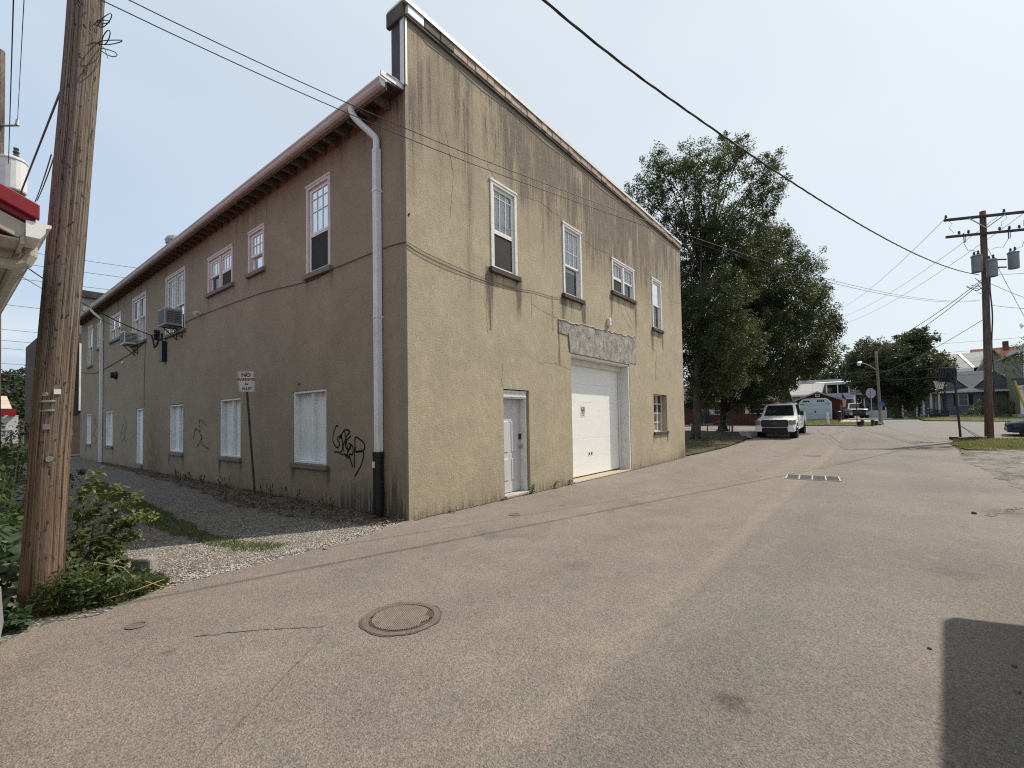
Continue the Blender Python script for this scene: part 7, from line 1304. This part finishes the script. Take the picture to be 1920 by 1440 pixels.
for k in range(4): s = MB(); s.bar((.35, -.5, .95-.17*k), (1.95, -1.3, .55-.17*k+.1), .05, .08); s.build('ramp_rail', 'steel_dark', t)
for x in (.35, 1.1, 1.9): hbox(t, 'ramp_post', 'white' if x < .5 else 'steel_dark', ((x, -.5-(x-.35)*.5, 0), (x+.09, -.41-(x-.35)*.5, 1.1-(x-.3)*.25)))
# porch wing left of the bungalow and low white wall
t = house('porch_house', 'dark screened porch of a low house half hidden behind the maple trunk', 'house', 72, .9, gz(72, -1)); hbox(t, 'wall', 's_taupe', ((0, .8, 0), (4.9, 7, 2.6))); hbox(t, 'porch_wall', 'white', ((0, 0, 0), (2.2, .12, .95))); hbox(t, 'porch_roof', 'shingle_brown', ((-.3, -.3, 2.5), (5.2, 7, 2.65))); hbox(t, 'porch_screen', 'dark_glass', ((0.1, .3, .97), (2.1, .33, 2.45)))
for x in (0, 2.05, 3.6): hbox(t, 'porch_post', 'white', ((x, -.05, .96 if x < 2.1 else 0), (x+.12, .1, 2.5)))
hwin(t, 3.9, 4.6, .9, 2.0, .77, 'arm_wood')
# big house behind
t = house('steep_roofed_house', 'large house with a grey slate hip roof and white metal ridge strip behind the bungalow', 'house', 100, -4.0, gz(90, -8)); hbox(t, 'wall', 's_white', ((0, 0, 0), (8.4, 12, 7.6))); hbox(t, 'wing_wall', 's_taupe', ((8.4, -1.0, 0), (12.4, 11, 6.4)))
s = MB(); s.add([(-.5, -.5, 7.4), (8.4, -.5, 7.4), (7.4, 5.5, 10.3), (-.5, 5.5, 10.3)], [(0,1,2,3)]); s.add([(8.4, -.5, 7.4), (10.6, 1.0, 7.9), (10.4, 5.5, 10.4), (7.42, 5.5, 10.3)], [(0,1,2,3)]); s.add([(-.5, 12, 7.4), (10.4, 12, 7.4), (10.4, 5.5, 10.3), (-.5, 5.5, 10.3)], [(0,3,2,1)]); s.build('roof', 'shingle_light', t)
s = MB(); s.bar((7.4, 5.4, 10.36), (8.4, -.5, 7.46), .35, .05); s.build('hip_flashing', 'flash', t); hbox(t, 'eave_strip', 'white', ((-.5, -.56, 6.9), (8.4, -.51, 7.4)))
gable(t, 'shingle_grey', 's_grey', 8.4, 12.6, -1.0, 10, 6.4, 9.9, .45, .14, 'y', 's_taupe'); pipe(MB(), (2.3, 5.5, 10.2), (2.3, 5.5, 10.9), .2).build('chimney_pipe', 'galv', t)
t = house('orange_roofed_house', 'house far off whose orange roof shows right of the transformer pole', 'house', 120, -15.5, 1.2); hbox(t, 'wall', 's_white', ((0, 0, 0), (9, 8, 7.5))); gable(t, 'shingle_orange', 'white', 0, 9, 0, 8, 7.6, 12.4, .4, .15, 'x', 's_white'); hbox(t, 'chimney', 'brick', ((3.9, 3.4, 11.5), (4.6, 4.2, 13.6)))
# green house at the right edge
t = house('green_house', 'pale green two storey house with a white column porch at the right edge', 'house', 62, -11.0, gz(62, -12)); hbox(t, 'wall', 's_green', ((0, 0, 0), (8, 9, 6.2))); gable(t, 'shingle_grey', 'white', 0, 8, 0, 9, 6.2, 9.5, .4, .14, 'y', 's_green'); hwin(t, .75, 1.5, 3.7, 5.1, cols=2); hwin(t, 3, 3.8, 3.7, 5.1, cols=2); hwin(t, 1.3, 2.2, .9, 2.3)
hbox(t, 'corner_board', 'white', ((-.06, -.06, 0), (.08, .1, 6.2)))
s = MB(); s.prism([(-.9, -2.2), (8, -2.2), (8, 0), (-.9, 0)], lambda p, q: (p[0], p[1], 2.78+(p[1]+2.2)*.35+q), 0, .1); s.build('porch_roof', 'shingle_green', t); hbox(t, 'porch_fascia', 'white', ((-.95, -2.26, 2.66), (8, -2.202, 2.86)))
for x in (-.7, .75, 2.6, 4.6): hbox(t, 'porch_column', 'white', ((x, -2.1, .3), (x+.24, -1.86, 2.7)), bev=.03)
hbox(t, 'porch_floor', 'concrete', ((-.9, -2.2, 0), (8, 0, .3))); hbox(t, 'porch_rail', 'white', ((-.55, -2.05, .85), (8, -1.98, .93)), *[((-.5+k*.16, -2.04, .32), (-.45+k*.16, -1.99, .85)) for k in range(40)])
# white shed with red fascia and the brick block at the end of the alley
t = thing('white_shed', 'white building with a red fascia and tan roof at the left edge beyond the fence', 'building', (4.55, 58, 0)); hbox(t, 'wall', 's_white', ((-12, 0, 0), (0, 9, 2.75))); hbox(t, 'fascia_board', 'red_metal', ((-12, -.35, 2.75), (-.15, -.3, 3.3)), ((-.2, -.3, 2.75), (-.15, 9, 3.3))); s = MB(); s.prism([(-.32, 3.3), (4.5, 4.6), (9, 3.3)], lambda p, q: (q, p[0], p[1]), -12, -.4); s.build('roof', 'tan_roof', t); hbox(t, 'door', 'ac_grey', ((-1.6, -.03, 0), (-.7, 0, 2.1)))
t = thing('end_building', 'brick building with a pale top storey at the far end of the alley', 'building', (3.9, 37.0, 0)); hbox(t, 'wall', mat('shade_dark_brick', (.085, .062, .052), .9, 0, .3, 3, bmp=.4), ((0, 0, 0), (9, 9, 7.2))); hbox(t, 'upper_wall', 's_grey', ((1.62, .4, 7.2), (8.5, 9, 9.5))); hbox(t, 'roof', 'roof_dark', ((1.45, .2, 9.5), (8.6, 9.1, 9.9)))  # lower wall darkened in its colour to carry the shade at the alley's end
hbox(t, 'downspout', 'downspout', ((1.42, -.12, 2.6), (1.60, -.02, 6.6))); hwin(t, .4, 1.1, 4.6, 6.2); hwin(t, .4, 1.1, 1.2, 2.8)
